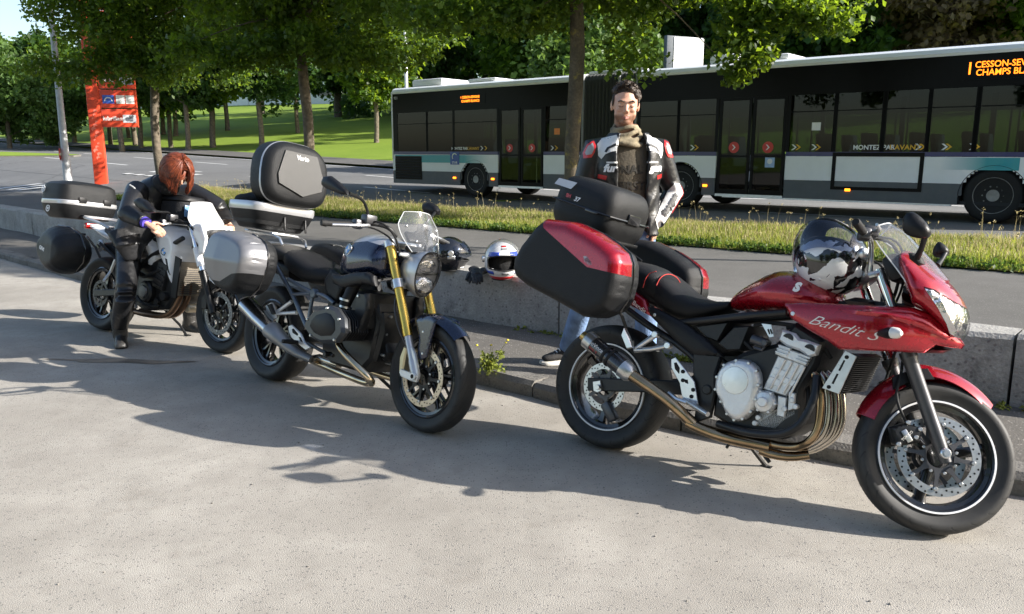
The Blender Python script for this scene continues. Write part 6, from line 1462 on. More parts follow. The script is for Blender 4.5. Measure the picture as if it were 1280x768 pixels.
# tank bag resting on the tank
tb = empty('tank_bag', mtx=b.W @ Matrix.Translation((.93, 0, 1.0))); tag(tb, 'black tank bag with clear map pocket on the white motorcycle', 'tank bag')
A = M()
def bag_ring(z, k): return np.stack([.15 * k * np.sign(np.cos(a_)) * np.abs(np.cos(a_)) ** .6 for a_ in [np.linspace(0, 2 * pi, 32, endpoint=False)]] + [.13 * k * np.sign(np.sin(a_)) * np.abs(np.sin(a_)) ** .6 for a_ in [np.linspace(0, 2 * pi, 32, endpoint=False)]] + [np.full(32, z)], 1)
A.loft([bag_ring(-.05, .8), bag_ring(-.03, .98), bag_ring(.06, 1.02), bag_ring(.12, 1.0)]); A.build('bag_body', mat('black nylon', (.014, .014, .016), .75, bump=.6, bscale=80), tb)
A = M(); A.loft([bag_ring(.125, 1.0), bag_ring(.13, 1.06), bag_ring(.145, 1.06), bag_ring(.165, .95), bag_ring(.175, .5)]); A.build('bag_lid', m_blk, tb)
A = M(); A.box((.155, -.05, .05), (.008, .09, .09), None, .003); A.build('map_pocket', mat('blue map', (.12, .25, .45), .25, coat=.5, var=.5, scale=30), tb)
A = M(); A.box((.155, .06, .05), (.008, .09, .09), None, .003); A.build('map_pocket', mat('brown map', (.2, .13, .09), .25, coat=.5, var=.4, scale=30), tb)
# --- cases
cX0, cX1, cY = -.74, -.30, .262
def tcr(z, k, e=4.2, n=40):
    an = np.linspace(0, 2 * pi, n, endpoint=False); c, s_ = np.cos(an), np.sin(an)
    return np.stack([(cX0 + cX1) / 2 + k * (cX1 - cX0) / 2 * np.sign(c) * np.abs(c) ** (2 / e), k * cY * np.sign(s_) * np.abs(s_) ** (2 / e), np.full(n, z)], 1)
A = M(); A.loft([tcr(.925, .70), tcr(.93, .80), tcr(.985, .95), tcr(1.045, 1.0)]); tc = P('top_case', A, m_casebl)
A = M(); A.loft([tcr(1.045, 1.0), tcr(1.05, 1.015), tcr(1.078, 1.012), tcr(1.083, .995)], cap=False); A.build('silver_band', m_silv, tc)
A = M(); A.loft([tcr(1.081, .995), tcr(1.15, .985), tcr(1.215, .93), tcr(1.235, .82), tcr(1.243, .72), tcr(1.246, .60), tcr(1.252, .55), tcr(1.254, .2)]); A.build('lid', m_casebl, tc)
for y in (-.10, .12): A = M(); A.box((cX1 + .002, y, 1.09), (.014, .07, .05), None, .005); A.build('latch', m_blk, tc)
for (x, z, r) in ((-.60, 1.165, .028), (-.52, 1.0, .030)):
    A = M(); A.lathe(ring_prof(r * .72, r, 0, .002), (x - .03, -cY * (1.0 if z > 1.1 else .985), z), (0, -1, .1), 24, closed=True); A.lathe([(0, 0), (r * .4, 0), (r * .4, .002)], (x - .03, -cY * (1.0 if z > 1.1 else .985), z), (0, -1, .1), 16); A.build('round_mark', m_textw, tc)
prof = [(-.10 + (x + .33) * 1.12, .655 + (z - .675) * 1.1) for x, z in [(-.58, .70), (-.54, .80), (-.45, .86), (-.30, .855), (-.15, .80), (-.08, .70), (-.10, .60), (-.18, .53), (-.32, .49), (-.46, .52), (-.55, .60)]]
for sg in (-1, 1):
    A = M()
    fr = lambda x, z: .13 + .05 * (1 - min(1, abs(x - .02) / .28)) - .03 * max(0, (z - .7) / .16)
    A.puff(prof, fr if sg < 0 else .09, .09 if sg < 0 else fr, .10, .013, sg * .33, 1, 2.0, .01); sc = P('side_case', A, m_casebl, smooth=25)
    A = M(); A.tube([(x, sg * .33, z) for x, z in prof[1:8]], .006, 6); A.build('seam_bead', m_blkg, sc)
    if sg < 0: lettering('lettering', 'GIVI', .04, plane_of((-.16, -.497, .66), (.95, .02, -.32), (.3, .02, .95)), m_textw, sc, bold=.002)
# ================================================================== ARTICULATED BUS
BT = 15.8; S0 = None
_fw = None
def bus_hit(px, py, y=0.):
    """photo pixel -> (s, z) on the upright plane y metres behind the bus side"""
    r = ray(px, py); o = np.array([0, 0, CAM_H]); k = (BT + y) / (r[:2] @ UT); q = o + r * k
    return q[:2] @ US, q[2]
S0 = bus_hit(1240, 244)[0]
bx = lambda px, y=0.: bus_hit(px, 190, y)[0] - S0
GZ = .325
bus = empty('articulated_bus', st(S0, BT, GZ)); bus.rotation_euler = (0, radians(.25), atan2(US[1], US[0])); tag(bus, 'long articulated city bus with black windows and teal striped flank', 'bus')
m_bw = mat('bus white paint', (.80, .82, .84), .3, coat=.3, var=.03, scale=3, dust=.05)
m_bg = mat('bus grey paint', (.085, .095, .105), .5, coat=.0, var=.08, scale=4, dust=.15)
m_bb = mat('bus black panel', (.005, .005, .006), .3, spec=.10, var=.2, scale=6)
m_bteal = mat('bus teal paint', (.01, .30, .36), .35, coat=.4, var=.05)
m_bblue = mat('bus deep blue stripe', (.018, .022, .13), .35, coat=.4, var=.05)
m_bglass = glass('bus window glass', (.8, .9, .82), .28, .02, 1.38)
m_bdark = mat('bus interior dark', (.018, .019, .022), .8)
m_bellow = mat('bellows rubber', (.055, .06, .06), .7, bump=.2)
m_orl = mat('lit amber dots', (.9, .25, .02), .5, emit=(1., .20, .01, 1.6))
m_amber = mat('amber marker lamp', (.9, .25, .02), .4, emit=(1., .22, .01, 2.2))
m_sred = mat('sticker red', (.62, .05, .04), .5)
m_yel = mat('sticker yellow', (.75, .42, .03), .5)
def fade_mat():
    m, t, b_ = node_mat('teal fading to white'); N, L = t.nodes, t.links
    tc = N.new('ShaderNodeTexCoord'); sp = N.new('ShaderNodeSeparateXYZ'); L.new(tc.outputs['Generated'], sp.inputs[0])
    rp = N.new('ShaderNodeValToRGB'); rp.color_ramp.elements[0].color = (.80, .82, .84, 1); rp.color_ramp.elements[1].color = (.01, .30, .36, 1); rp.color_ramp.elements[1].position = .6; L.new(sp.outputs[0], rp.inputs[0]); L.new(rp.outputs[0], b_.inputs['Base Color'])
    b_.inputs['Roughness'].default_value = .35; b_.inputs['Coat Weight'].default_value = .4
    return m
m_fade = fade_mat()
def bpart(name, A, m, parent=None, smooth=30): return A.build(name, m, parent or bus, smooth=smooth)
def sbx(A, x0, x1, z0, z1, y0=0., y1=.04, ch=0.): return A.box(((x0 + x1) / 2, (y0 + y1) / 2, (z0 + z1) / 2), (abs(x1 - x0), abs(y1 - y0), abs(z1 - z0)), None, ch)
zs, zg, zb0, zb1, zwt, zc = .30, .66, 1.13, 1.21, 2.30, 2.84      # skirt, grey top, blue stripe, window top, cove
W_ = 2.5
xr = bx(491); xd0, xd1 = bx(623), bx(678.5); xb0, xb1 = bx(727), bx(793); xe0, xe1 = bx(896), bx(981); xf = 2.75
wc = [bx(592.5), bx(851), 0.]; wr = .53
bxp = lambda px, py, y=0.: bus_hit(px, py, y)[0] - S0
def flank(x0, x1, teal=None):
    """lower side between two x: grey skirt, white belt, blue stripe, cut out round the wheel arches"""
    segs = [(x0, x1)]
    for w in wc:
        out = []
        for a, c in segs:
            if w + wr < a or w - wr > c: out.append((a, c))
            else:
                if w - wr > a: out.append((a, w - wr))
                if w + wr < c: out.append((w + wr, c))
        segs = out
    for a, c in segs:
        A = M(); sbx(A, a, c, zs, zg); bpart('skirt_panel', A, m_bg); A = M(); sbx(A, a, c, zg + .004, zb0 - .004, -.003, .04); bpart('side_panel', A, m_bw)
    for w in wc:
        if x0 < w < x1:
            for nm, zz0, zz1, mm in (('skirt_panel', zs, zg, m_bg), ('side_panel', zg + .004, zb0 - .004, m_bw)):
                A = M(); n = 20
                for i in range(n):
                    a0, a1 = w - wr + 2 * wr * i / n, w - wr + 2 * wr * (i + 1) / n
                    h = .46 + sqrt(max(0, wr * wr - max(abs(a0 - w), abs(a1 - w)) ** 2)) * 1.0; lo = max(zz0, h)
                    if lo < zz1: sbx(A, a0, a1, lo, zz1, -.0025 if nm == 'side_panel' else 0, .04)
                if A.n: bpart(nm, A, mm, smooth=0)
            A = M(); A.lathe([(wr - .005, -.010), (wr + .004, -.004), (wr + .012, .02), (wr - .005, .02)], (w, 0, .46), (0, 1, 0), 30, ref=(1, 0, 0), arc=(-pi, 0), closed=True); bpart('arch_trim', A, m_bb)
    A = M(); sbx(A, x0, x1, zb0, zb1, -.005, .04); bpart('blue_stripe', A, m_bblue)
flank(xr, xd0 - .02); flank(xd1 + .02, xb0); flank(xb1, xe0 - .02); flank(xe1 + .02, xf)
for a, c, fd_ in ((bx(494), bx(560), 0), (bx(560), bx(612), 1), (bx(1176), bx(1276), 2)):
    A = M(); sbx(A, a, c, .905, 1.115, -.007, .0); o = bpart('teal_band', A, m_bteal if fd_ == 0 else m_fade, smooth=0)
    if fd_ == 1: o.scale = (-1, 1, 1); o.location = (a + c, 0, 0)
# rear grille of engine bay
A = M(); sbx(A, bx(494), bx(527), .42, 1.08, -.012, 0); gr_ = bpart('engine_grille', A, m_bb)
for k in range(8): A = M(); A.box(((bx(494) + bx(527)) / 2, -.018, .48 + k * .075), (bx(527) - bx(494) - .08, .02, .03), rot3(.5, (1, 0, 0))); A.build('slat', m_bdark, gr_, smooth=0)
# roof, cove, floor, far side, ends for both halves
for a, c, nm in ((xr, xb0, 'rear'), (xb1, xf, 'front')):
    A = M()
    prof = [(0.0, zc), (-.005, zc + .05), (.03, zc + .12), (.14, zc + .17), (.5, zc + .20), (W_ - .5, zc + .20), (W_ - .14, zc + .17), (W_ - .03, zc + .12), (W_, zc)]
    A.loft([[(x, y, z) for y, z in prof] for x in (a, a + .05, c - .05, c)], cap=True); bpart('roof', A, m_bw)
    A = M(); sbx(A, a, c, .30, .36, .05, W_ - .05); bpart('floor', A, m_bdark)
    A = M(); sbx(A, a, c, .30, 1.18, W_ - .05, W_); sbx(A, a, c, 2.02, zc, W_ - .04, W_); bpart('far_side', A, m_bw)
    n = int((c - a) / 1.5)
    A = M(); sbx(A, a, c, 1.18, 2.35, W_ - .02, W_ - .012); bpart('far_window', A, glass('bus far glass', (.9, 1, .9), .85, .02, 1.3), smooth=0)
    for k in range(n + 1):
        x = a + (c - a) * k / n; A = M(); A.box((x, W_ - .04, 1.75), (.10, .06, 1.2)); bpart('far_pillar', A, m_bdark)
A = M(); sbx(A, xr - .02, xr + .05, .36, zc + .06, .02, W_ - .02, .015); bpart('rear_wall', A, m_bw)
A = M(); A.box((xr + .01, .0, 1.95), (.05, .03, 1.9), None, .012); bpart('rear_corner_trim', A, m_bw)
for z_ in (.62, .95): A = M(); A.box((xr - .02, .05, z_), (.03, .06, .12), None, .01); bpart('tail_lamp', A, mat('bus tail lamp', (.5, .02, .02), .3))
A = M(); sbx(A, xf, xf + .12, .30, 1.1, .05, W_ - .05, .03); bpart('front_panel', A, m_bw)
A = M(); sbx(A, xf + .02, xf + .04, 1.1, zc, .05, W_ - .05); bpart('windscreen', A, m_bglass, smooth=0)
A = M(); sbx(A, bx(533.5), bx(620), .3, .42, .15, .5); bpart('underframe', A, m_bdark)
# black upper band and glazing
def band(x0, x1):
    A = M(); sbx(A, x0, x1, zwt, zc - .002, .004, .04); bpart('black_header', A, m_bb, smooth=0)
band(xr + .01, xd0 - .02); band(xd0 - .02, xd1 + .02); band(xd1 + .02, xb0); band(xb1, xe0 - .02); band(xe0 - .02, xe1 + .02); band(xe1 + .02, xf)
A = M(); sbx(A, xr + .01, bx(497), zb1, zwt, .003, .04); bpart('black_panel', A, m_bb, smooth=0)
panes = [(497, 533), (534.5, 566), (567.5, 621), (680.5, 724), (798, 845), (847, 893), (984, 1039), (1042, 1100), (1101.5, 1155), (1158, 1215), (1217, 1282)]
pane_x = {}
for p0, p1 in panes:
    A = M(); sbx(A, bx(p0), bx(p1), zb1, zwt, .010, .018); pane_x[p0] = bpart('window', A, m_bglass, smooth=0)
    for e_ in (bx(p0) - .02, bx(p1) + .02):
        A = M(); A.box((e_, .03, (zb1 + zwt) / 2), (.07, .05, zwt - zb1)); bpart('window_pillar', A, m_bb)
    A = M(); A.box(((bx(p0) + bx(p1)) / 2, .005, 1.98), (bx(p1) - bx(p0), .012, .02)); A.build('window_bar', m_bb, pane_x[p0])
A = M(); sbx(A, bx(1284), xf, zb1, zwt, .010, .018); bpart('window', A, m_bglass, smooth=0)
A = M(); sbx(A, xr + .05, bx(533), zb1, zwt, .05, W_ - .1); bpart('engine_tower', A, m_bdark)
# doors
def door(x0, x1, big):
    d = empty('double_door', (x0, 0, 0)); d.parent = bus; w = (x1 - x0) / 2
    for k in range(2):
        a = k * w + .015; c = a + w - .03
        A = M(); sbx(A, a, c, .36, 2.30, .02, .05); inner = [(a + .07, c - .07)]
        A = M()
        for (q0, q1, r0, r1) in ((a, a + .06, .36, 2.3), (c - .06, c, .36, 2.3), (a + .06, c - .06, .36, .44), (a + .06, c - .06, 2.24, 2.3), (a + .06, c - .06, 1.10, 1.14)): sbx(A, q0, q1, r0, r1, .008, .045)
        lf = A.build('door_leaf', m_bb, d, smooth=0)
    A = M()
    for k in range(2): a = k * w + .075; c = a + w - .15; sbx(A, a, c, .44, 1.10, .022, .03); sbx(A, a, c, 1.14, 2.24, .022, .03)
    A.build('door_glass', m_bglass, d, smooth=0)
    for k in range(2):
        cx_ = k * w + w / 2; R_ = .105 if not big else .115
        A = M(); A.lathe([(0, 0), (R_, 0), (R_, .004)], (cx_, .018, 1.30), (0, -1, 0), 28); st_ = A.build('round_sticker', m_sred, d, smooth=0)
        A = M(); A.add([(cx_ + dx, .012, 1.30 + dz) for dx, dz in ((-.045, .055), (-.015, .055), (.04, 0), (-.015, -.055), (-.045, -.055), (.005, 0))], [[0, 1, 2, 5], [5, 2, 3, 4]]); A.build('arrow_mark', m_textw, st_, smooth=0)
    A = M(); sbx(A, 0, 2 * w, .29, .34, -.01, .1); A.build('step_edge', m_alu, d)
    A = M()
    for k in range(2): A.tube([(k * w + w * (.85 if k == 0 else .15), .10, .9), (k * w + w * (.85 if k == 0 else .15), .10, 1.9)], .017, 8)
    A.build('grab_pole', mat('pale grab pole', (.5, .5, .42), .4), d)
    return d
door(xd0, xd1, False); d2 = door(xe0, xe1, True)
A = M(); sbx(A, (xe1 - xe0) * .72, (xe1 - xe0) * .72 + .20, .90, 1.12, .018, .021); stk = A.build('blue_sticker', mat('sticker pale blue', (.35, .5, .75), .5), d2, smooth=0)
A = M(); A.lathe([(0, 0), (.055, 0), (.055, .002)], ((xe1 - xe0) * .72 + .10, .017, 1.02), (0, -1, 0), 16); A.build('sticker_mark', m_textw, stk, smooth=0)
# bellows: fold by fold
A = M(); xs_ = np.linspace(xb0, xb1, 31)
def bel(x, k): o = .03 if k % 2 else .10; return [(x, o, .45), (x, o, zc + .02), (x, o + .06, zc + .14), (x, .4, zc + .2 - o * .3), (x, W_ - .4, zc + .2 - o * .3), (x, W_ - o, zc + .02), (x, W_ - o, .45)]
A.loft([bel(x, k) for k, x in enumerate(xs_)]); bpart('bellows', A, m_bellow, smooth=15)
for x in (xb0, xb1, xb0 * .32 + xb1 * .68): A = M(); A.box((x, .04, 1.75), (.05, .10, 2.5), None, .01); bpart('bellows_frame', A, mat('grey hoop', (.22, .23, .23), .5))
A = M(); sbx(A, xb0 - .02, xb1 + .02, zc + .15, zc + .23, .25, W_ - .25, .02); bpart('bellows_cover', A, m_bw)
# wheels
for w in wc:
    for yy in (.06, W_ - .34):
        e = empty('bus_wheel', (w, yy, .475)); e.parent = bus
        A = M(); A.lathe([(.30, 0), (.33, -.01), (.42, -.015), (.46, .01), (.475, .05), (.475, .24), (.44, .28), (.30, .28)], (0, 0, 0), (0, 1, 0), 40); A.build('tyre', m_rub, e)
        A = M(); A.lathe([(.0, .0), (.10, -.005), (.11, .03), (.20, .05), (.215, .03), (.24, .02), (.29, .015), (.305, -.012), (.31, -.012), (.31, .03)], (0, 0, 0), (0, 1, 0), 40)
        for k in range(10): A.cyl((.16 * cos(k * pi / 5), .045, .16 * sin(k * pi / 5)), (.16 * cos(k * pi / 5), .0, .16 * sin(k * pi / 5)), .018, 8, .004)
        A.build('hub', mat('dull wheel steel', (.26, .26, .25), .5, .5, var=.2, dust=.3), e)
    A = M(); A.lathe([(wr - .01, .0), (wr - .01, .5)], (w, .02, .46), (0, 1, 0), 24, ref=(1, 0, 0), arc=(-pi - .3, .3)); bpart('wheel_arch', A, m_bdark)
# hatch frame, marker lamps, skirt edge
ha, hb = bx(1041), bx(1156)
for (q0, q1, r0, r1) in ((ha, ha + .07, .50, 1.2), (hb - .07, hb, .50, 1.2), (ha + .07, hb - .07, .50, .56), (ha + .07, hb - .07, zb0 - .005, 1.2)): A = M(); sbx(A, q0, q1, r0, r1, -.012, 0); bpart('hatch_frame', A, m_bb)
for px_ in (568, 616, 702, 883, 1063): A = M(); A.box((bx(px_), -.012, .50), (.10, .03, .05), None, .008); bpart('marker_lamp', A, m_amber)
A = M(); sbx(A, bx(905), bx(985), .27, .30, -.004, .05); sbx(A, bx(985), bx(1195), .27, .30, -.004, .05); bpart('skirt_edge', A, m_alu)
# roof boxes
for a, c, h_ in ((bxp(521, 112, .6), bxp(558, 112, .6), .20), (bxp(590, 112, .6), bxp(625, 112, .6), .10), (bxp(891, 82, .6), bxp(926, 82, .6), .20), (bxp(942, 80, .6), bxp(990, 80, .6), .12)):
    A = M(); A.box(((a + c) / 2, 1.15, zc + .20 + h_ / 2), (c - a, 1.5, h_), None, .05); bpart('roof_unit', A, m_bw)
# displays and printed marks
def side_print(px, z, y=-.001): x = bx(px); return lambda u, v: (x + u, y, z + v)
A = M(); sbx(A, bxp(566, 122), bxp(606, 122), 2.45, 2.72, -.004, .004); dp = bpart('destination_display', A, m_bb, smooth=0)
lettering('lettering', '1 CESSON-SEVIGNE', .085, (lambda u, v: (bxp(587, 122) + u, -.006, 2.63 + v)), m_orl, dp, bold=.003, xs=.95); lettering('lettering', 'CHAMPS BLANCS', .085, (lambda u, v: (bxp(587.5, 122) + u, -.006, 2.53 + v)), m_orl, dp, bold=.003, xs=1.0)
A = M(); sbx(A, bxp(1203, 82), bx(1330), 2.42, 2.76, -.004, .004); dp = bpart('destination_display', A, m_bb, smooth=0)
lettering('lettering', '1', .27, (lambda u, v: (bxp(1212, 82) + u, -.006, 2.60 + v)), m_orl, dp, bold=.008, xs=.7)
lettering('lettering', 'CESSON-SEVIGNE', .145, lambda u, v: (bxp(1218, 82) + u, -.006, 2.66 + v), m_orl, dp, align='LEFT', bold=.002, xs=.92); lettering('lettering', 'CHAMPS BLANCS', .145, lambda u, v: (bxp(1220, 82) + u, -.006, 2.53 + v), m_orl, dp, align='LEFT', bold=.002, xs=.92)
lettering('lettering', '921', .11, side_print(496, 2.72, .0), m_textw, bus)
A = M(); sbx(A, bx(563), bx(574), .86, 1.20, -.016, -.006); sg_ = bpart('operator_sign', A, mat('operator blue', (.03, .09, .35), .4), smooth=0)
A = M(); A.lathe([(.07, 0), (.10, 0), (.10, .003), (.07, .003)], (bx(568.5), -.017, 1.07), (0, -1, 0), 16, ref=(1, 0, .3), arc=(.3, 3.6)); A.build('swoosh_mark', mat('swoosh pale', (.7, .75, .6), .5), sg_, smooth=0); lettering('lettering', 'STAR', .09, side_print(568.5, .91, -.018), m_textw, sg_, bold=.002)
def chev(px, m, z=1.30, sc=1.):
    x = bx(px); A = M(); A.add([(x + dx * sc, .007, z + dz * sc) for dx, dz in ((-.06, .055), (-.02, .055), (.05, 0), (-.02, -.055), (-.06, -.055), (.01, 0))], [[0, 1, 2, 5], [5, 2, 3, 4]]); return A.build('arrow_mark', m, bus, smooth=0)
for px_ in (602, 690, 865, 992, 1017, 1180, 1215): chev(px_, m_textw); chev(px_ + 5, m_yel)
for p0, sz in ((583, .10), (1103, .12)):
    lettering('lettering', 'MONTEZ PAR', sz, side_print(p0 - 9 if p0 < 700 else p0 - 12, 1.29, .007), m_textw, bus, bold=.003, xs=1.0); lettering('lettering', "L'AVANT", sz, side_print(p0 + 8 if p0 < 700 else p0 + 27, 1.29, .007), m_yel, bus, bold=.003, xs=1.1)
chev(1147, m_textw); chev(1152, m_yel)
for px_, z_, mm in ((692, 1.62, mat('sticker orange', (.8, .25, .05), .5)), (1012, 1.62, m_textw)): A = M(); sbx(A, bx(px_), bx(px_) + .17, z_, z_ + .15, .006, .009); bpart('window_sticker', A, mm, smooth=0)
# seats and poles inside
m_bseat = mat('bus seat fabric', (.03, .035, .08), .8)
for i, x in enumerate(np.arange(xr + 1.6, xf - 1.2, .85)):
    if xb0 - .5 < x < xb1 + .5 or xd0 - .2 < x < xd1 + .2 or xe0 - .2 < x < xe1 + .2: continue
    for yy in (.5, 1.95):
        A = M(); A.box((x, yy, .85), (.42, .8, .10), None, .03); A.box((x - .22, yy, 1.22), (.09, .8, .7), rot3(-.12, (0, 1, 0)), .03); A.box((x, yy, .58), (.3, .5, .5)); bpart('seat', A, m_bseat)
for x in np.arange(xr + 2.2, xf - 1, 1.9):
    A = M(); A.tube([(x, .85, .36), (x, .85, 2.6)], .017, 8); A.tube([(x, 1.65, .36), (x, 1.65, 2.6)], .017, 8); bpart('grab_pole', A, MATS['pale grab pole'])
A = M(); A.box((1.7, 1.6, 1.4), (.08, 1.1, 1.8)); bpart('driver_partition', A, m_bdark)
# ================================================================== PEOPLE, HELMETS, GLOVES
from mathutils.bvhtree import BVHTree
def blob(name, A, m, parent, vox=.01, it=3, k=.5):
    """union of the collected shapes into one continuous smooth skin"""
    o = A.build(name, m, None, smooth=0)
    md = o.modifiers.new('r', 'REMESH'); md.mode = 'VOXEL'; md.voxel_size = vox
    s_ = o.modifiers.new('s', 'SMOOTH'); s_.iterations = it; s_.factor = k
    dg = bpy.context.evaluated_depsgraph_get(); dg.update()
    me = bpy.data.meshes.new_from_object(o.evaluated_get(dg)); o.modifiers.clear(); old = o.data; o.data = me; me.name = name; bpy.data.meshes.remove(old)
    me.materials.clear()
    for q in (m if isinstance(m, (list, tuple)) else [m]): me.materials.append(q)
    me.shade_smooth(); o.parent = parent
    return o
def bvh_of(o): 
    me = o.data; return BVHTree.FromPolygons([v.co for v in me.vertices], [tuple(p.vertices) for p in me.polygons])
def drape(bv, o, u, v, off=.003, back=.5):
    """maps flat (a,c) onto the skin by casting along the plane's normal"""
    o, u, v = (np.array(q, float) for q in (o, u, v)); u /= np.linalg.norm(u); v = v - u * v.dot(u); v /= np.linalg.norm(v); n = np.cross(u, v)
    def f(a, c):
        p = o + a * u + c * v; h = bv.ray_cast(Vector(p + n * back), Vector(-n))
        if h[0] is None: return tuple(p)
        return tuple(np.array(h[0]) + n * off)
    return f
def drape_poly(name, f, poly, m, parent, g=.012):
    A = M(); P_ = np.array(poly, float); T = M(); T.puff([tuple(q) for q in P_], .0, .0, .01, g, 0)
    V = np.concatenate(T.v); F = []
    for q in T.f:
        a, b_, c = V[q[0]], V[q[1]], V[q[2]]
        if q[0] < q[1] or True: F.append(q)
    half = F[::2]
    A.add([f(x, z) for x, _, z in V], half); return A.build(name, m, parent, smooth=60)
def hand(A, w, d, n, s=1., curl=.5, thumb=1):
    """palm, four unequal bent fingers and a thumb; w wrist, d towards fingertips, n back of the hand"""
    w = np.array(w, float); d = np.array(d, float); d /= np.linalg.norm(d); n = np.array(n, float); n = n - d * n.dot(d); n /= np.linalg.norm(n); sd = np.cross(d, n) * thumb
    A.tube([w - d * .03, w, w + d * .03 * s, w + d * .065 * s, w + d * .095 * s], [.022 * s, .021 * s, .027 * s, .031 * s, .024 * s], 12, flat=.62)
    for k, (off, L) in enumerate(((.028, .072), (.010, .080), (-.009, .074), (-.026, .058))):
        p = w + d * .088 * s + sd * off * s; q = [p - d * .02]; dd = d.copy(); 
        for j, f_ in enumerate((.45, .32, .23)):
            a = curl * (.55 + .35 * j) + .06 * k; dd = dd * cos(a) - n * sin(a); dd /= np.linalg.norm(dd); p = p + dd * L * f_ * s * 1.05; q.append(p)
        A.tube(q, [.0095 * s, .0092 * s, .0085 * s, .0068 * s], 8)
    p = w + d * .03 * s + sd * .022 * s; A.tube([p, p + (d * .6 + sd * .7 - n * .25) * .035 * s, p + (d * .95 + sd * .75 - n * .5) * .062 * s], [.0125 * s, .0105 * s, .0078 * s], 8)
def skin_mat(name, beard=None):
    m, t, b_ = node_mat(name); N, L = t.nodes, t.links
    tc = N.new('ShaderNodeTexCoord'); nz = N.new('ShaderNodeTexNoise'); nz.inputs['Scale'].default_value = 18; L.new(tc.outputs['Object'], nz.inputs['Vector'])
    rp = N.new('ShaderNodeValToRGB'); rp.color_ramp.elements[0].position = .35; rp.color_ramp.elements[1].position = .7; rp.color_ramp.elements[0].color = (.50, .27, .185, 1); rp.color_ramp.elements[1].color = (.60, .36, .26, 1); L.new(nz.outputs['Fac'], rp.inputs[0]); out = rp.outputs[0]
    if beard:
        oz, oy = beard      # stubble grows below the line from ear to mouth
        sp = N.new('ShaderNodeSeparateXYZ'); L.new(tc.outputs['Object'], sp.inputs[0])
        def mth(op, a, c=0., cl=False):
            n = N.new('ShaderNodeMath'); n.operation = op; n.use_clamp = cl
            for i, q in enumerate((a, c)):
                if isinstance(q, (int, float)): n.inputs[i].default_value = q
                else: L.new(q, n.inputs[i])
            return n.outputs[0]
        ax = mth('ABSOLUTE', mth('ADD', sp.outputs[0], .03))
        line = mth('ADD', mth('MULTIPLY', ax, .05), oz)
        k = mth('MULTIPLY', mth('SUBTRACT', line, sp.outputs[2]), 60., True)
        k = mth('MULTIPLY', k, mth('MULTIPLY', mth('SUBTRACT', sp.outputs[2], oz - .095), 60., True))
        k = mth('MULTIPLY', k, mth('ADD', mth('MULTIPLY', nz.outputs['Fac'], .6), .42), True)
        mx = N.new('ShaderNodeMix'); mx.data_type = 'RGBA'; L.new(k, mx.inputs[0]); L.new(out, mx.inputs[6]); mx.inputs[7].default_value = (.13, .052, .022, 1); out = mx.outputs[2]
    L.new(out, b_.inputs['Base Color']); b_.inputs['Roughness'].default_value = .5; b_.inputs['Subsurface Weight'].default_value = .12; b_.inputs['Subsurface Radius'].default_value = (.02, .008, .004); b_.inputs['Subsurface Scale'].default_value = .5
    return m
m_skin = skin_mat('skin'); m_skinb = skin_mat('skin with stubble', (1.668, 0))
m_leather = mat('black leather', (.013, .013, .014), .36, bump=.28, bscale=40, var=.2)
m_leather2 = mat('black textile', (.018, .018, .020), .55, bump=.5, bscale=40, var=.2)
m_wleather = mat('off white leather', (.66, .65, .63), .45, bump=.3, bscale=40, var=.05)
m_denim = mat('blue denim', (.16, .25, .42), .8, bump=.5, bscale=60, var=.35, scale=14)
m_hair = mat('dark brown hair', (.042, .027, .017), .5, bump=.9, bscale=90, var=.4, scale=60)
m_tee = mat('olive brown cotton', (.075, .061, .041), .85, bump=.3, bscale=60, var=.2)
m_teep = mat('faded print', (.028, .024, .018), .85)
m_camo = mat('camouflage scarf', (.20, .165, .105), .85, bump=.6, bscale=30, var=.55, scale=16)
def head(A, c, R, s=1.):
    """face towards -y of R: skull, jaw, brow, nose, lips, ears, eye lids"""
    c = np.array(c, float); R = np.array(R)
    T = lambda p: c + R @ (np.array(p) * s)
    def bl(p, r): A.ball(T(p), np.array(r) * s, 18, 12, R)
    bl((0, .012, .035), (.075, .094, .083)); bl((0, -.02, .01), (.070, .072, .085)); bl((0, -.035, -.045), (.061, .055, .055)); bl((.038, -.045, -.04), (.026, .03, .04)); bl((-.038, -.045, -.04), (.026, .03, .04)); bl((0, -.062, -.078), (.034, .030, .024))
    bl((0, -.075, .035), (.052, .022, .014)); bl((.035, -.066, -.012), (.022, .02, .018)); bl((-.035, -.066, -.012), (.022, .02, .018))
    A.tube([T((0, -.088, .022)), T((0, -.102, -.002)), T((0, -.110, -.018))], [.008 * s, .0105 * s, .0125 * s], 10); bl((.011, -.099, -.021), (.008, .009, .007)); bl((-.011, -.099, -.021), (.008, .009, .007))
    bl((0, -.086, -.046), (.024, .011, .0065)); bl((0, -.083, -.057), (.020, .011, .007))
    for sg in (-1, 1): bl((sg * .030, -.079, .014), (.0155, .0125, .0095)); bl((sg * .076, .012, .0), (.010, .022, .033))
    A.tube([T((0, .02, -.05)), T((0, .03, -.13)), T((0, .04, -.19))], [.056 * s, .055 * s, .062 * s], 16)
    return T
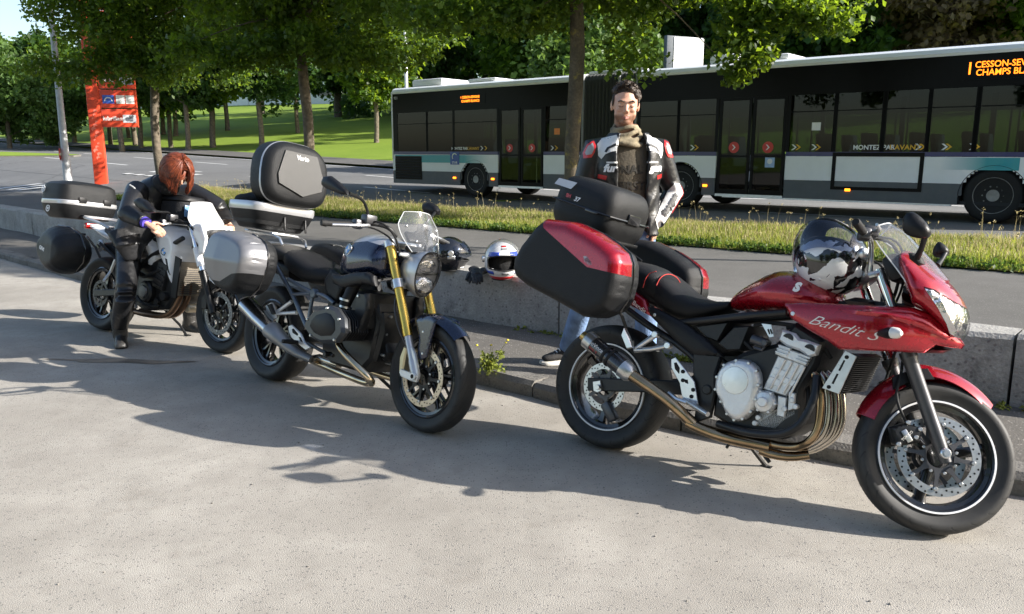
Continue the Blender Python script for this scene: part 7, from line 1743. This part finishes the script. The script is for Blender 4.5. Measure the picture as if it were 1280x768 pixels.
# ------------------------------------------------------------------ the standing man
X0_, Y0_ = .70, 4.85
man = empty('person', (X0_, Y0_, .1)); man.scale = (.965,) * 3; man.rotation_euler = (.0, -.006, .10); tag(man, 'man standing behind red motorcycle in open black and white leather jacket and jeans', 'person')
hc = np.array([-.03, -.03, 1.715]); Rh = rot3(-.16, (0, 0, 1)) @ rot3(.17, (1, 0, 0)) @ rot3(.05, (0, 1, 0))
body_ = M(); Th = head(body_, hc, Rh, 1.04)
sh_l, el_l, wr_l = np.array([.198, .02, 1.452]), np.array([.315, .06, 1.19]), np.array([.17, -.06, 1.00])
sh_r, el_r, wr_r = np.array([-.208, .02, 1.452]), np.array([-.29, .02, 1.20]), np.array([-.20, -.12, .99])
hip_l, kn_l, an_l = np.array([.09, .02, .90]), np.array([.14, -.01, .48]), np.array([.15, .02, .07])
hip_r, kn_r, an_r = np.array([-.09, .02, .90]), np.array([-.22, .20, .50]), np.array([-.29, .42, .09])
body_.tube([(0, .01, .84), (0, .01, .95), (0, .0, 1.15), (0, -.0, 1.32), (0, .01, 1.44), (0, .02, 1.52), (-.01, .0, 1.60)], [.091, .1, .085, .09, .088, .066, .052], 18, flat=1.35)
for a, b_, c in ((sh_l, el_l, wr_l), (sh_r, el_r, wr_r)): body_.tube([a * .8 + np.array([0, 0, 1.46]) * .2, a, a * .5 + b_ * .5, b_, b_ * .5 + c * .5, c], [.05, .052, .043, .038, .034, .026], 12)
for a, b_, c in ((hip_l, kn_l, an_l), (hip_r, kn_r, an_r)): body_.tube([a, a * .5 + b_ * .5, b_, b_ * .5 + c * .5, c, c + [0, 0, -.05]], [.085, .072, .054, .050, .036, .03], 12)
hand(body_, wr_l, (-.10, -.03, -.8), (.9, -.45, 0), 1., .35, 1); hand(body_, wr_r, (.25, -.3, -.8), (-.9, -.4, 0), 1., .5, -1)
bod = blob('body', body_, m_skinb, man, .0055, 3)
A = M()
for sg in (-1, 1): A.tube([Th((sg * .048, -.080, .034)), Th((sg * .034, -.093, .041)), Th((sg * .014, -.095, .035))], [.003, .0052, .004], 6)
A.build('eyebrow', m_hair, man)
A = M()
for sg in (-1, 1): A.tube([Th((sg * .046, -.083, .009)), Th((sg * .031, -.0945, .005)), Th((sg * .017, -.088, .009))], [.0012, .0024, .0012], 6)
A.build('eyelash', m_hair, man)
A = M(); A.tube([Th((-.021, -.0895, -.0515)), Th((0, -.098, -.051)), Th((.021, -.0895, -.0515))], [.002, .0048, .002], 8); A.tube([Th((-.018, -.089, -.057)), Th((0, -.096, -.059)), Th((.018, -.089, -.057))], [.002, .005, .002], 8); A.build('lips', mat('lip skin', (.42, .17, .13), .45), man)
# hair: cap plus short tufts
A = M(); r_ = random.Random(5); cap = M()
for i in range(60):
    th = r_.uniform(0, 2 * pi); ph = r_.uniform(.12, 1.5); p = np.array([.074 * cos(ph) * cos(th), .012 + .092 * cos(ph) * sin(th), .044 + .083 * sin(ph)])
    if p[1] < -.045 and p[2] < .095: continue
    cap.ball(Th(p), .021 * 1.04, 8, 6)
cap.ball(Th((0, .018, .058)), (.076, .09, .074), 18, 12, Rh)
for sg in (-1, 1): cap.ball(Th((sg * .074, -.012, .03)), (.007, .022, .036), 10, 8, Rh)
hr = blob('hair', cap, m_hair, man, .006, 2)
for i in range(420):
    th = r_.uniform(0, 2 * pi); ph = r_.uniform(.2, 1.55); d = np.array([cos(ph) * cos(th), cos(ph) * sin(th), sin(ph)]); p = d * [.083, .096, .090] + [0, .015, .05]
    if p[1] < -.05 and p[2] < .10: continue
    e = p + d * .012 + np.array([r_.uniform(-.012, .012), -.012 + r_.uniform(-.01, .01), .004]); A.tube([Th(p - d * .012), Th(p), Th(e - d * .006)], [.004, .003, .0008], 4, cap=False)
tag(A.build('hair_tufts', m_hair, man), kind='stuff')
# t-shirt and scarf
A = M(); A.tube([(0, .01, .90), (0, .0, 1.0), (0, -.01, 1.15), (0, -.015, 1.32), (0, -.002, 1.40), (0, .004, 1.465), (0, .02, 1.505)], [.108, .105, .100, .108, .106, .098, .075], 22, flat=1.72); tee = blob('t_shirt', A, m_tee, man, .012, 3); bt = bvh_of(tee)
for z, s_, sz in ((1.335, 'NAL', .072), (1.235, 'FIRST', .072), (1.14, 'ACCESS', .06)): lettering('lettering', s_, sz, drape(bt, (0.0, 0, z), (1, 0, 0), (0, 0, 1), .003), m_teep, tee, bold=.002, sub=1)
A = M(); r_ = random.Random(9)
for k in range(0, 4):
    an = np.linspace(0, 2 * pi, 20, endpoint=False); z = 1.500 + .031 * k; R_ = .108 - .013 * k
    pts = [(hc[0] * .8 + (R_ + .006 * sin(3 * a + k)) * cos(a), -.022 + .01 + (R_ * .95 + .006 * cos(2 * a + k)) * sin(a), z + .012 * sin(a * 2 + k * 1.3) + .012 * sin(a)) for a in an]; A.tube(pts + pts[:1], .017 - .001 * k, 8)
blob('scarf', A, m_camo, man, .007, 2)
# jacket: open shell with sleeves
def jr(a, z):      # a: angle round the body, 0 = right of picture, -pi/2 = front
    hx = np.interp(z, [.92, 1.05, 1.2, 1.35, 1.45, 1.52, 1.56], [.20, .198, .195, .212, .205, .15, .118]); hy = np.interp(z, [.92, 1.05, 1.2, 1.35, 1.45, 1.52, 1.56], [.148, .145, .14, .152, .142, .12, .11])
    c_, s_ = cos(a), sin(a); e = .8
    fold = .006 * sin(z * 46 + 3 * sin(a * 3)) * (1 if z < 1.3 else .3)
    return np.array([(hx + fold) * np.sign(c_) * abs(c_) ** e, -.005 + (hy + fold) * np.sign(s_) * abs(s_) ** e, z])
def jsheet(z, q):
    op = np.interp(z, [.92, 1.1, 1.3, 1.45, 1.56], [.52, .42, .36, .42, .56]); return jr(-pi / 2 + op + (2 * pi - 2 * op) * q, z)
A = M(); A.sheet(lambda u, v: jsheet(.93 + .63 * u, v), np.linspace(0, 1, 22), np.linspace(0, 1, 44), -.024)
for a, b_, c in ((sh_l, el_l, wr_l), (sh_r, el_r, wr_r)):
    pts = [a * .6 + np.array([0, .01, 1.47]) * .4, a, a * .65 + b_ * .35, a * .3 + b_ * .7, b_, b_ * .6 + c * .4, b_ * .25 + c * .75, c * .97 + b_ * .03]
    A.tube(pts, [.078, .086, .074, .066, .066, .062, .056, .05], 16)
    for k in range(4): q = b_ * (1 - .07 * k) + a * .07 * k; A.ball(q + np.array([.0, -.01, 0]), (.068, .066, .016), 12, 8, rot3(.5 * (1 if a[0] > 0 else -1), (0, 1, 0)))
jk = blob('jacket', A, m_leather, man, .0085, 2); bj = bvh_of(jk)
fr_ = drape(bj, (0, 0, 0), (1, 0, 0), (0, 0, 1), .004)
for sg in (-1, 1):
    P_ = [(sg * x, z) for x, z in ((.095, 1.545), (.17, 1.525), (.205, 1.49), (.20, 1.42), (.185, 1.40), (.165, 1.43), (.13, 1.445), (.09, 1.45), (.085, 1.50))]
    pa = drape_poly('shoulder_patch', fr_, P_, m_wleather, jk)
    drape_poly('vent_slot', drape(bj, (0, 0, 0), (1, 0, 0), (0, 0, 1), .0065), [(sg * x, z) for x, z in ((.105, 1.495), (.155, 1.47), (.17, 1.445), (.16, 1.44), (.145, 1.462), (.10, 1.48))], m_leather2, pa)
    drape_poly('chest_bar', fr_, [(sg * x, z) for x, z in ((.085, 1.385), (.16, 1.385), (.16, 1.375), (.085, 1.375))], m_wleather, jk)
    drape_poly('red_tab', fr_, [(sg * x, z) for x, z in ((.155, 1.30), (.20, 1.31), (.20, 1.285), (.16, 1.275))], m_redpl, jk)
    drape_poly('shoulder_cup', drape(bj, (0, 0, 0), (sg * .0 + 1, 0, 0), (0, 0, 1), .006), [(sg * x, z) for x, z in ((.222, 1.515), (.262, 1.49), (.285, 1.44), (.285, 1.405), (.24, 1.41), (.222, 1.44), (.212, 1.48))], m_redpl, jk)
    drape_poly('shoulder_cup_plate', drape(bj, (0, 0, 0), (1, 0, 0), (0, 0, 1), .009), [(sg * x, z) for x, z in ((.23, 1.50), (.258, 1.48), (.276, 1.44), (.27, 1.425), (.24, 1.43), (.226, 1.46))], mat('grey armour plate', (.3, .3, .31), .35), jk)
lettering('lettering', 'fur', .062, drape(bj, (-.142, 0, 1.345), (1, 0, 0), (0, 0, 1), .009), m_textw, jk, bold=.003, shear=.25, sub=1)
lettering('lettering', 'gan', .062, drape(bj, (.142, 0, 1.345), (1, 0, 0), (0, 0, 1), .009), m_textw, jk, bold=.003, shear=.25, sub=1)
u_ = (el_l - wr_l) / np.linalg.norm(el_l - wr_l); dfa = (wr_l + el_l) / 2; side_ = np.cross(u_, (0, -1, 0)); side_ = side_ if side_[2] > 0 else -side_
fa = drape(bj, dfa, u_, side_, .004, .3)
pn_ = drape_poly('forearm_panel', fa, [(-.155, -.034), (-.15, .036), (.0, .045), (.13, .05), (.155, .02), (.14, -.045), (.0, -.04)], m_wleather, jk)
drape_poly('red_edge', drape(bj, dfa, u_, side_, .0045, .3), [(-.02, -.043), (.14, -.048), (.16, .01), (.15, -.052), (-.02, -.052)], m_redpl, jk)
lettering('lettering', 'furygan', .058, drape(bj, dfa, u_, side_, .011, .3), mat('black print', (.012, .012, .012), .5), jk, bold=.004, shear=.2, sub=1)
# jeans, shoes
A = M(); A.tube([(0, .01, .99), (0, .01, .92), (0, .01, .84)], [.118, .122, .105], 18, flat=1.38)
for a, b_, c in ((hip_l, kn_l, an_l), (hip_r, kn_r, an_r)): A.tube([a + [0, 0, .02], a * .6 + b_ * .4, b_, b_ * .5 + c * .5, c + [0, 0, .01]], [.103, .09, .072, .072, .068], 16)
blob('jeans', A, m_denim, man, .011, 3)
for a, d in ((an_l, np.array([.15, -1, 0])), (an_r, np.array([-1, -.25, 0]))):
    d = d / np.linalg.norm(d); s_ = np.array([-d[1], d[0], 0]); R_ = []
    def shr(t, w, h, z0): q = a * [1, 1, 0] + d * t; return [q + s_ * w * x + np.array([0, 0, z0 + h * z]) for x, z in ((-1, 0), (-1, .45), (-.7, .85), (0, 1), (.7, .85), (1, .45), (1, 0))]
    A = M(); A.loft([shr(-.075, .028, .06, .03), shr(-.06, .037, .085, .028), shr(-.01, .042, .105, .028), shr(.05, .045, .085, .028), (shr(.11, .05, .058, .028)), shr(.17, .046, .045, .028), shr(.20, .025, .03, .03)]); so = A.build('shoe', mat('dark suede', (.03, .028, .027), .8, bump=.3), man, smooth=70, sub=1)
    A = M(); A.loft([shr(-.08, .031, .03, 0), shr(-.06, .041, .032, 0), shr(-.01, .045, .03, 0), shr(.05, .048, .03, 0), shr(.11, .053, .03, 0), shr(.17, .05, .03, .002), shr(.208, .028, .026, .006)]); A.build('sole', mat('off white sole', (.55, .53, .48), .7), so, smooth=60)
    A = M()
    for k in range(5): q = a * [1, 1, 0] + d * (.03 + .022 * k); A.tube([q - s_ * .028 + [0, 0, .118 - .011 * k], q + [0, 0, .128 - .012 * k], q + s_ * .028 + [0, 0, .118 - .011 * k]], .0035, 5)
    A.build('laces', m_textw, so)
# ------------------------------------------------------------------ the woman astride the white motorcycle
Wm = np.array(WHI.W); wl = lambda x, y, z: (Wm @ np.array([x, y, z, 1]))[:3]
fo_r = at_z(147, 433, 0.); wom = empty('person', tuple(fo_r)); O_ = np.array(fo_r)
tag(wom, 'red haired woman in black leathers bent over the white motorcycle', 'person')
L_ = lambda p: np.array(p) - O_
hip = wl(.42, .02, .93); chest = at_y(186, 252, 6.42); neck = at_y(203, 228, 6.32); hd_c = at_y(221, 216, 6.20)
shr_, shl_ = at_y(171, 240, 6.22), at_y(243, 243, 6.5); elr, wrr = at_y(160, 268, 6.02), at_y(183, 279, 5.93); ell, wrl = at_y(272, 258, 6.42), wl(1.05, .34, 1.0)
hp_r, hp_l = wl(.44, -.12, .90), wl(.44, .14, .90); kn_r, an_r = at_y(158, 358, 6.02), O_ + np.array([.0, .06, .11]); kn_l, an_l = wl(.70, .34, .52), wl(.62, .36, .16)
fwd = np.array([.52, -.42, -.80]); fwd /= np.linalg.norm(fwd)
yv = -fwd; xv = np.cross(yv, (0, 0, 1)); xv /= np.linalg.norm(xv); zv = np.cross(xv, yv); Rw = np.stack([xv, yv, zv], 1)
body_ = M(); Tw = head(body_, L_(hd_c), Rw, .93)
body_.tube([L_(hip), L_(hip * .5 + chest * .5), L_(chest), L_(neck), L_(neck * .6 + hd_c * .4)], [.13, .12, .13, .075, .05], 16, flat=.85)
for a, b_, c in ((shr_, elr, wrr), (shl_, ell, wrl)): body_.tube([L_(chest * .4 + a * .6), L_(a), L_(a * .5 + b_ * .5), L_(b_), L_(b_ * .5 + c * .5), L_(c)], [.05, .048, .04, .035, .031, .024], 12)
for a, b_, c in ((hp_r, kn_r, an_r), (hp_l, kn_l, an_l)): body_.tube([L_(a), L_(a * .5 + b_ * .5), L_(b_), L_(b_ * .5 + c * .5), L_(c)], [.085, .07, .052, .046, .034], 12)
hand(body_, L_(wrr), (.55, -.15, -.30), (-.1, -.70, .80), 1.05, .95, -1); hand(body_, L_(wrl), (.3, -.3, -.3), (.3, .2, .9), .95, .8, 1)
blob('body', body_, m_skin, wom, .0055, 3)
hj = at_y(166, 296, 6.30); A = M(); A.tube([L_(hj + (0, 0, -.07)), L_(hj), L_(hj * .55 + chest * .45), L_(chest + (.0, -.05, 0)), L_(chest * .45 + neck * .55), L_(neck)], [.155, .160, .168, .178, .14, .09], 20, flat=.9)
for k, (a, b_, c) in enumerate(((shr_, elr, wrr), (shl_, ell, wrl))):
    A.tube([L_(chest * .45 + a * .55), L_(a), L_(a * .65 + b_ * .35), L_(a * .3 + b_ * .7), L_(b_), L_(b_ * .6 + c * .4), L_(b_ * .12 + c * .88)], [.092, .090, .082, .077, .074, .062, .052], 16)
    for j in range(4): q = b_ * (1 - .09 * j) + a * .09 * j; A.ball(L_(q), (.079, .079, .018), 12, 8, rot3(.3 - .3 * j, (1, .4, 0)))
A.tube([L_(hj + (-.02, -.10, .05)), L_(hj + (.05, -.15, -.06)), L_(hj + (.06, -.16, -.17))], [.13, .12, .06], 14, flat=.5)
jw = blob('jacket', A, m_leather, wom, .010, 3)
A = M(); c_ = wrr * .9 + elr * .1; A.tube([L_(c_), L_(wrr * 1.02 - elr * .02)], [.043, .040], 14); A.build('cuff', mat('violet blue cuff', (.09, .06, .45), .7), wom)
A = M(); A.tube([L_(shr_ + (-.02, -.062, .055)), L_(shr_ + (.03, -.085, .03)), L_(shr_ + (.05, -.09, -.03))], .006, 6, smooth=2); A.build('piping', mat('pale grey piping', (.45, .45, .44), .4), jw)
A = M(); q = L_(chest + (.06, -.165, .0)); A.box(q, (.022, .012, .04), None, .004); A.build('red_badge', m_redpl, jw)
A = M(); q = L_(neck + (.05, -.05, -.02)); A.ball(q, (.105, .10, .075), 16, 12, rot3(.5, (0, 1, 0))); blob('scarf', A, mat('black scarf', (.012, .012, .013), .9, bump=.6), wom, .009, 2)
A = M(); A.tube([L_(hip + (0, 0, .02)), L_(hip + (0, 0, -.05))], [.16, .165], 16)
for a, b_, c in ((hp_r, kn_r, an_r), (hp_l, kn_l, an_l)):
    A.tube([L_(a), L_(a * .6 + b_ * .4), L_(b_), L_(b_ * .5 + c * .5), L_(c + (0, 0, .04))], [.118, .098, .077, .076, .062], 16)
    for j in range(5): q = b_ * (1 - .1 * (j - 2)) + a * .1 * (j - 2); A.ball(L_(q), (.080, .080, .014), 12, 8, rot3(.25 * (-1) ** j, (1, .3, 0)))
tr_ = blob('trousers', A, mat('black leather trousers', (.013, .013, .014), .36, bump=.6, bscale=26, var=.2), wom, .011, 2)
for a, d in ((an_r, np.array([.45, -.9, 0])), (an_l, np.array([.8, -.5, 0]))):
    d = d / np.linalg.norm(d); s_ = np.array([-d[1], d[0], 0]); base = L_(a) * [1, 1, 0]; zb_ = L_(a)[2] - .11
    def shr(t, w, h, z0): return [base + d * t + s_ * w * x + np.array([0, 0, zb_ + z0 + h * z]) for x, z in ((-1, 0), (-1, .45), (-.7, .85), (0, 1), (.7, .85), (1, .45), (1, 0))]
    A = M(); A.loft([shr(-.08, .03, .08, .0), shr(-.06, .042, .12, .0), shr(.0, .046, .125, .0), shr(.06, .046, .085, .0), shr(.12, .05, .065, .0), shr(.165, .042, .05, .0), shr(.185, .02, .03, .004)])
    A.tube([base + np.array([0, 0, zb_ + .06]), L_(a) + np.array([0, 0, .08]), L_(a) * [1, 1, 1] + np.array([0, 0.01, .17])], [.056, .06, .066], 14); blob('boot', A, mat('scuffed boot leather', (.015, .015, .015), .45, bump=.5, dust=.2), wom, .007, 2)
# hair: layered bob of many strands
m_auburn = mat('auburn hair', (.15, .034, .013), .42, var=.45, scale=40)
A = M(); r_ = random.Random(12)
A.ball(Tw((0, .012, .045)), (.086 * .93, .10 * .93, .086 * .93), 18, 12, Rw)
g = np.array([0, 0, -1.])
for i in range(2200):
    th = r_.uniform(0, 2 * pi); ph = 1.5 - 1.3 * r_.random() ** .7; dth = (th + pi / 2 + pi) % (2 * pi) - pi      # azimuth from the face
    gap = .40; th1 = th
    if abs(dth) < gap:
        if ph < .75: continue
        th1 = -pi / 2 + (gap + .12 * r_.random()) * (1 if dth > 0 else -1)
    lay = 1.12 + .26 * r_.random() ** 1.5 + .03 * sin(9 * th1); pts = []
    for q_ in np.linspace(0, 1, 6):
        el = ph + (-.15 - ph) * q_; t_ = th + (th1 - th) * min(1, q_ * 1.6)
        pts.append(Tw(np.array([.080 * cos(el) * cos(t_), .094 * cos(el) * sin(t_), .088 * sin(el)]) * (lay + .20 * q_) + np.array([0, .012, .038])))
    tail = .055 + .05 * r_.random() + .015 * sin(5 * th1); out = Rw @ np.array([cos(th1), sin(th1), 0]); dn = .55 * g - .45 * zv; dn = dn / np.linalg.norm(dn)
    pts += [pts[-1] + dn * tail * .6 + out * .010, pts[-1] + dn * tail - out * .012]
    A.tube(pts, [.003, .0042, .0046, .0046, .0046, .0042, .0034, .001], 5, cap=False)
A.build('hair', m_auburn, wom, smooth=80)
# ------------------------------------------------------------------ helmets
def helmet(name, label, mtx, shell, cut_m, visor_up, accents, stripe=None, s=1., trim=None):
    """full face helmet: forward +x, crown +z, rests on z=-.135"""
    h = empty(name, mtx=mtx); tag(h, label, 'helmet'); h.scale = (s, s, s)
    def P_(u, v, k=1.):       # u azimuth (0 = forward), v elevation
        cx, sx = cos(u), sin(u); cz, sz = cos(v), sin(v); f = max(0, cx)
        ax = .128 + .022 * f * max(0, 1 - abs(v + .45) / .8); az = .128 if sz > 0 else .135
        return np.array([ax * cz * cx * k, .118 * cz * sx * k * (1 - .10 * max(0, -sz)), az * sz * k])
    nu, nv = 72, 40; us = np.linspace(-pi, pi, nu + 1)[:-1]; vs = np.linspace(-.98, pi / 2, nv)
    def port(u, v): return abs(u) < 1.12 and -.34 + .10 * (abs(u) / 1.1) ** 2 < v < .40 - .14 * (abs(u) / 1.1) ** 2
    def build(nm, m, sel, k=1., par=None):
        A = M(); V = np.array([P_(u, v, k) for v in vs for u in us]); F = []
        for i in range(nv - 1):
            for j in range(nu):
                um = us[j] + pi / nu; vm = (vs[i] + vs[i + 1]) / 2
                if sel(um, vm): F.append([i * nu + j, i * nu + (j + 1) % nu, (i + 1) * nu + (j + 1) % nu, (i + 1) * nu + j])
        A.add(V, F); o = A.build(nm, m, par or h, smooth=70); md = o.modifiers.new('t', 'SOLIDIFY'); md.thickness = .006; md.offset = -1; return o
    build('shell', shell, lambda u, v: not port(u, v))
    A = M(); V = np.array([P_(u, v, .93) for v in vs for u in us]); A.add(V, [[i * nu + j, i * nu + (j + 1) % nu, (i + 1) * nu + (j + 1) % nu, (i + 1) * nu + j] for i in range(nv - 1) for j in range(nu) if not port(us[j] + pi / nu, (vs[i] + vs[i + 1]) / 2)]); A.build('liner', m_leather2, h, smooth=70)
    A = M(); A.ball((-.03, 0, .0), (.082, .092, .10), 18, 12); A.build('padding', mat('dark padding', (.01, .01, .011), .9, bump=.5), h)
    A = M(); e = [P_(u, -.98, 1.005) for u in us]; A.tube(e + e[:1], .006, 6); A.build('rim', trim or m_rub, h)
    e = [P_(u, .40 - .14 * (abs(u) / 1.1) ** 2, 1.006) for u in np.linspace(-1.12, 1.12, 24)] + [P_(u, -.34 + .10 * (abs(u) / 1.1) ** 2, 1.006) for u in np.linspace(1.12, -1.12, 24)]; A = M(); A.tube(e + e[:1], .0045, 6); A.build('port_seal', m_rub, h)
    if visor_up is not None:
        piv = np.array([-.0, 0, .03]); Rv = rot3(-visor_up, (0, 1, 0))
        A = M(); A.sheet(lambda a, c: piv + Rv @ (P_(-1.35 + 2.7 * a, -.36 + .82 * c, 1.045) - piv), np.linspace(0, 1, 26), np.linspace(0, 1, 14), .0025); A.build('visor', cut_m, h, smooth=70)
        for sg in (-1, 1): A = M(); A.cyl((.0, sg * .112, .02), (.0, sg * .132, .02), .021, 18, .004); A.build('visor_pivot', m_alub, h)
    for (nm, m, sel) in accents: build(nm, m, (lambda s_: lambda u, v: s_(u, v) and not port(u, v))(sel), 1.008)
    return h
# black helmet standing on the wall, visor up
q = at_z(561, 339, .5); m_hb = mat('gloss black helmet', (.008, .008, .010), .12, coat=1., var=.05)
helmet('helmet', 'glossy black helmet with raised clear visor standing on the wall', Matrix.Translation((q[0], q[1] + .11, .5 + .132)) @ Matrix.Rotation(radians(8), 4, 'Z'), m_hb, m_smoke, .28,
       [('chin_vent', mat('white vent', (.7, .7, .7), .4), lambda u, v: -.75 < u < -.25 and -.84 < v < -.70), ('side_vent', m_alub, lambda u, v: -1.75 < u < -1.30 and -.2 < v < .0)], s=1.2)
q = at_z(627, 350, .5)
mw = mat('pearl white helmet', (.72, .72, .72), .2, coat=.8, var=.03); mbl = mat('helmet blue', (.03, .07, .42), .25, coat=.6)
hm = helmet('helmet', 'white helmet with blue flashes and red chin edge standing on the wall', Matrix.Translation((q[0], q[1] + .10, .5 + .135)) @ Matrix.Rotation(radians(-78), 4, 'Z'), mw, m_clear, 1.15,
       [('red_chin', m_redpl, lambda u, v: abs(u) < 1.9 and v < -.74), ('blue_brow', mbl, lambda u, v: .35 < abs(u) < 1.15 and .34 < v < .56), ('blue_side', mbl, lambda u, v: .75 < abs(u) < 1.5 and -.62 < v < -.42 + .1 * (abs(u) - .75)),
        ('grey_vent', mat('grey vent', (.3, .3, .31), .4), lambda u, v: abs(u) < .22 and -.62 < v < -.46), ('brow_vent', mat('grey vent', (.3, .3, .31), .4), lambda u, v: abs(u) < .30 and .74 < v < .88), ('red_logo', m_redpl, lambda u, v: abs(u) < .26 and .92 < v < 1.04)], s=1.22)
# graphic helmet lying on the red tank
def graphic_mat():
    m, t, b_ = node_mat('black and white graphic'); N, L = t.nodes, t.links
    tc = N.new('ShaderNodeTexCoord')
    nz = N.new('ShaderNodeTexNoise'); nz.inputs['Scale'].default_value = 9; nz.inputs['Detail'].default_value = 5; L.new(tc.outputs['Object'], nz.inputs['Vector'])
    x = N.new('ShaderNodeMix'); x.data_type = 'RGBA'; x.inputs[0].default_value = .10; L.new(tc.outputs['Object'], x.inputs[6]); L.new(nz.outputs['Color'], x.inputs[7])
    mp_ = N.new('ShaderNodeMapping'); mp_.inputs['Rotation'].default_value = (.5, .3, .8); mp_.inputs['Scale'].default_value = (1.5, .75, .75); L.new(x.outputs[2], mp_.inputs[0])
    vo = N.new('ShaderNodeTexVoronoi'); vo.inputs['Scale'].default_value = 27; L.new(mp_.outputs[0], vo.inputs['Vector'])
    sp = N.new('ShaderNodeSeparateColor'); L.new(vo.outputs['Color'], sp.inputs[0])
    rp = N.new('ShaderNodeValToRGB'); rp.color_ramp.interpolation = 'CONSTANT'; rp.color_ramp.elements[0].color = (.012, .012, .013, 1); rp.color_ramp.elements[1].position = .52; rp.color_ramp.elements[1].color = (.72, .72, .71, 1); L.new(sp.outputs[0], rp.inputs[0]); L.new(rp.outputs[0], b_.inputs['Base Color'])
    b_.inputs['Roughness'].default_value = .15; b_.inputs['Coat Weight'].default_value = 1.
    return m
hp = at_y(1040, 325, 3.40)
up = np.array([-.56, -.70, -.44]); up /= np.linalg.norm(up); fw_ = np.array([-.10, .35, .90]); fw_ = fw_ - up * fw_.dot(up); fw_ /= np.linalg.norm(fw_); sd_ = np.cross(up, fw_)
mt = Matrix.Translation(tuple(hp)) @ Matrix([[fw_[i], sd_[i], up[i], 0] for i in range(3)] + [[0, 0, 0, 1]])
helmet('helmet', 'black and white patterned helmet with dark visor lying on the red tank', mt, graphic_mat(), m_smoke, .30, [('chin_vent', m_blk, lambda u, v: abs(u) < .5 and -.7 < v < -.5)], s=1.24, trim=m_blkg)
# pair of gloves
q = at_z(597, 345, .5)
for k, (dx, rz, lb) in enumerate(((-.02, .4, 'black glove lying on wall beside white helmet'), (.06, -.5, 'grey cuffed black glove tucked under the white helmet'))):
    g = empty('glove', (q[0] + dx, q[1] + .06 + .02 * k, .5)); g.rotation_euler = (0, 0, rz); tag(g, lb, 'glove')
    A = M(); hand(A, (0, .02, .035), (-.2, -1, -.15), (0, .2, 1), 1.35, .45, 1); A.ball((0, -.02, .035), (.045, .05, .028), 12, 8); blob('palm', A, m_leather2, g, .005, 2)
    A = M(); A.tube([(0, .0, .035), (.01, .05, .036), (.02, .09, .034)], [.036, .042, .048], 14, flat=.6); A.build('cuff', m_leather2 if k == 0 else mat('grey glove cuff', (.3, .3, .31), .6), g)
# oil stain and small stones on the lot
A = M(); r_ = random.Random(3); c0 = at_z(150, 452); pts = []
for i in range(28): a = 2 * pi * i / 28; pts.append((c0[0] + .50 * cos(a) * (1 + .25 * sin(3 * a) + r_.uniform(-.1, .1)), c0[1] + .055 * sin(a) * (1 + .3 * sin(5 * a) + r_.uniform(-.2, .2)) - .04 * cos(a), .004))
A.add([tuple(c0[:2]) + (.004,)] + pts, [[0, i + 1, (i + 1) % 28 + 1] for i in range(28)]); tag(A.build('oil_stain', mat('oil stained concrete', (.21, .165, .12), .7, var=.5, scale=6), smooth=0), kind='structure')
A = M()
for i in range(160):
    if i < 20: q = at_z(r_.uniform(20, 1260), r_.uniform(540, 760))
    else: q = st(r_.uniform(-9, -.4), 0, 0); t_ = kerb_t(q[:2] @ US); q = st(q[:2] @ US, t_ - abs(r_.gauss(0, .12)) - .02, 0) if i < 100 else st(q[:2] @ US, t_ + r_.uniform(.15, 1.1), .098)
    A.ball((q[0], q[1], q[2] + .002), (r_.uniform(.002, .007), r_.uniform(.002, .006), .004), 6, 4)
tag(A.build('grit', mat('small stones', (.2, .19, .17), .8, var=.4)), 'scattered small stones on the concrete lot and strip', kind='stuff')
# dry moss and tufts in the wall foot
cs = [st(s_, wall_t(s_) - .02 - abs(r_.gauss(0, .03)), .10) for s_ in [r_.choice([-5.2, -3.7, -3.75, -2.6, -.9, -.85, -6.7, -8.4]) + r_.gauss(0, .12) for _ in range(70)]]
V, F = leaves(cs, np.full(len(cs), .035), 16, .03, 5, .5); tag(link_mesh(raw_mesh('wall_foot_weeds', V, F, m_grass), 'wall_foot_weeds'), 'small weeds along the foot of concrete wall', kind='stuff')
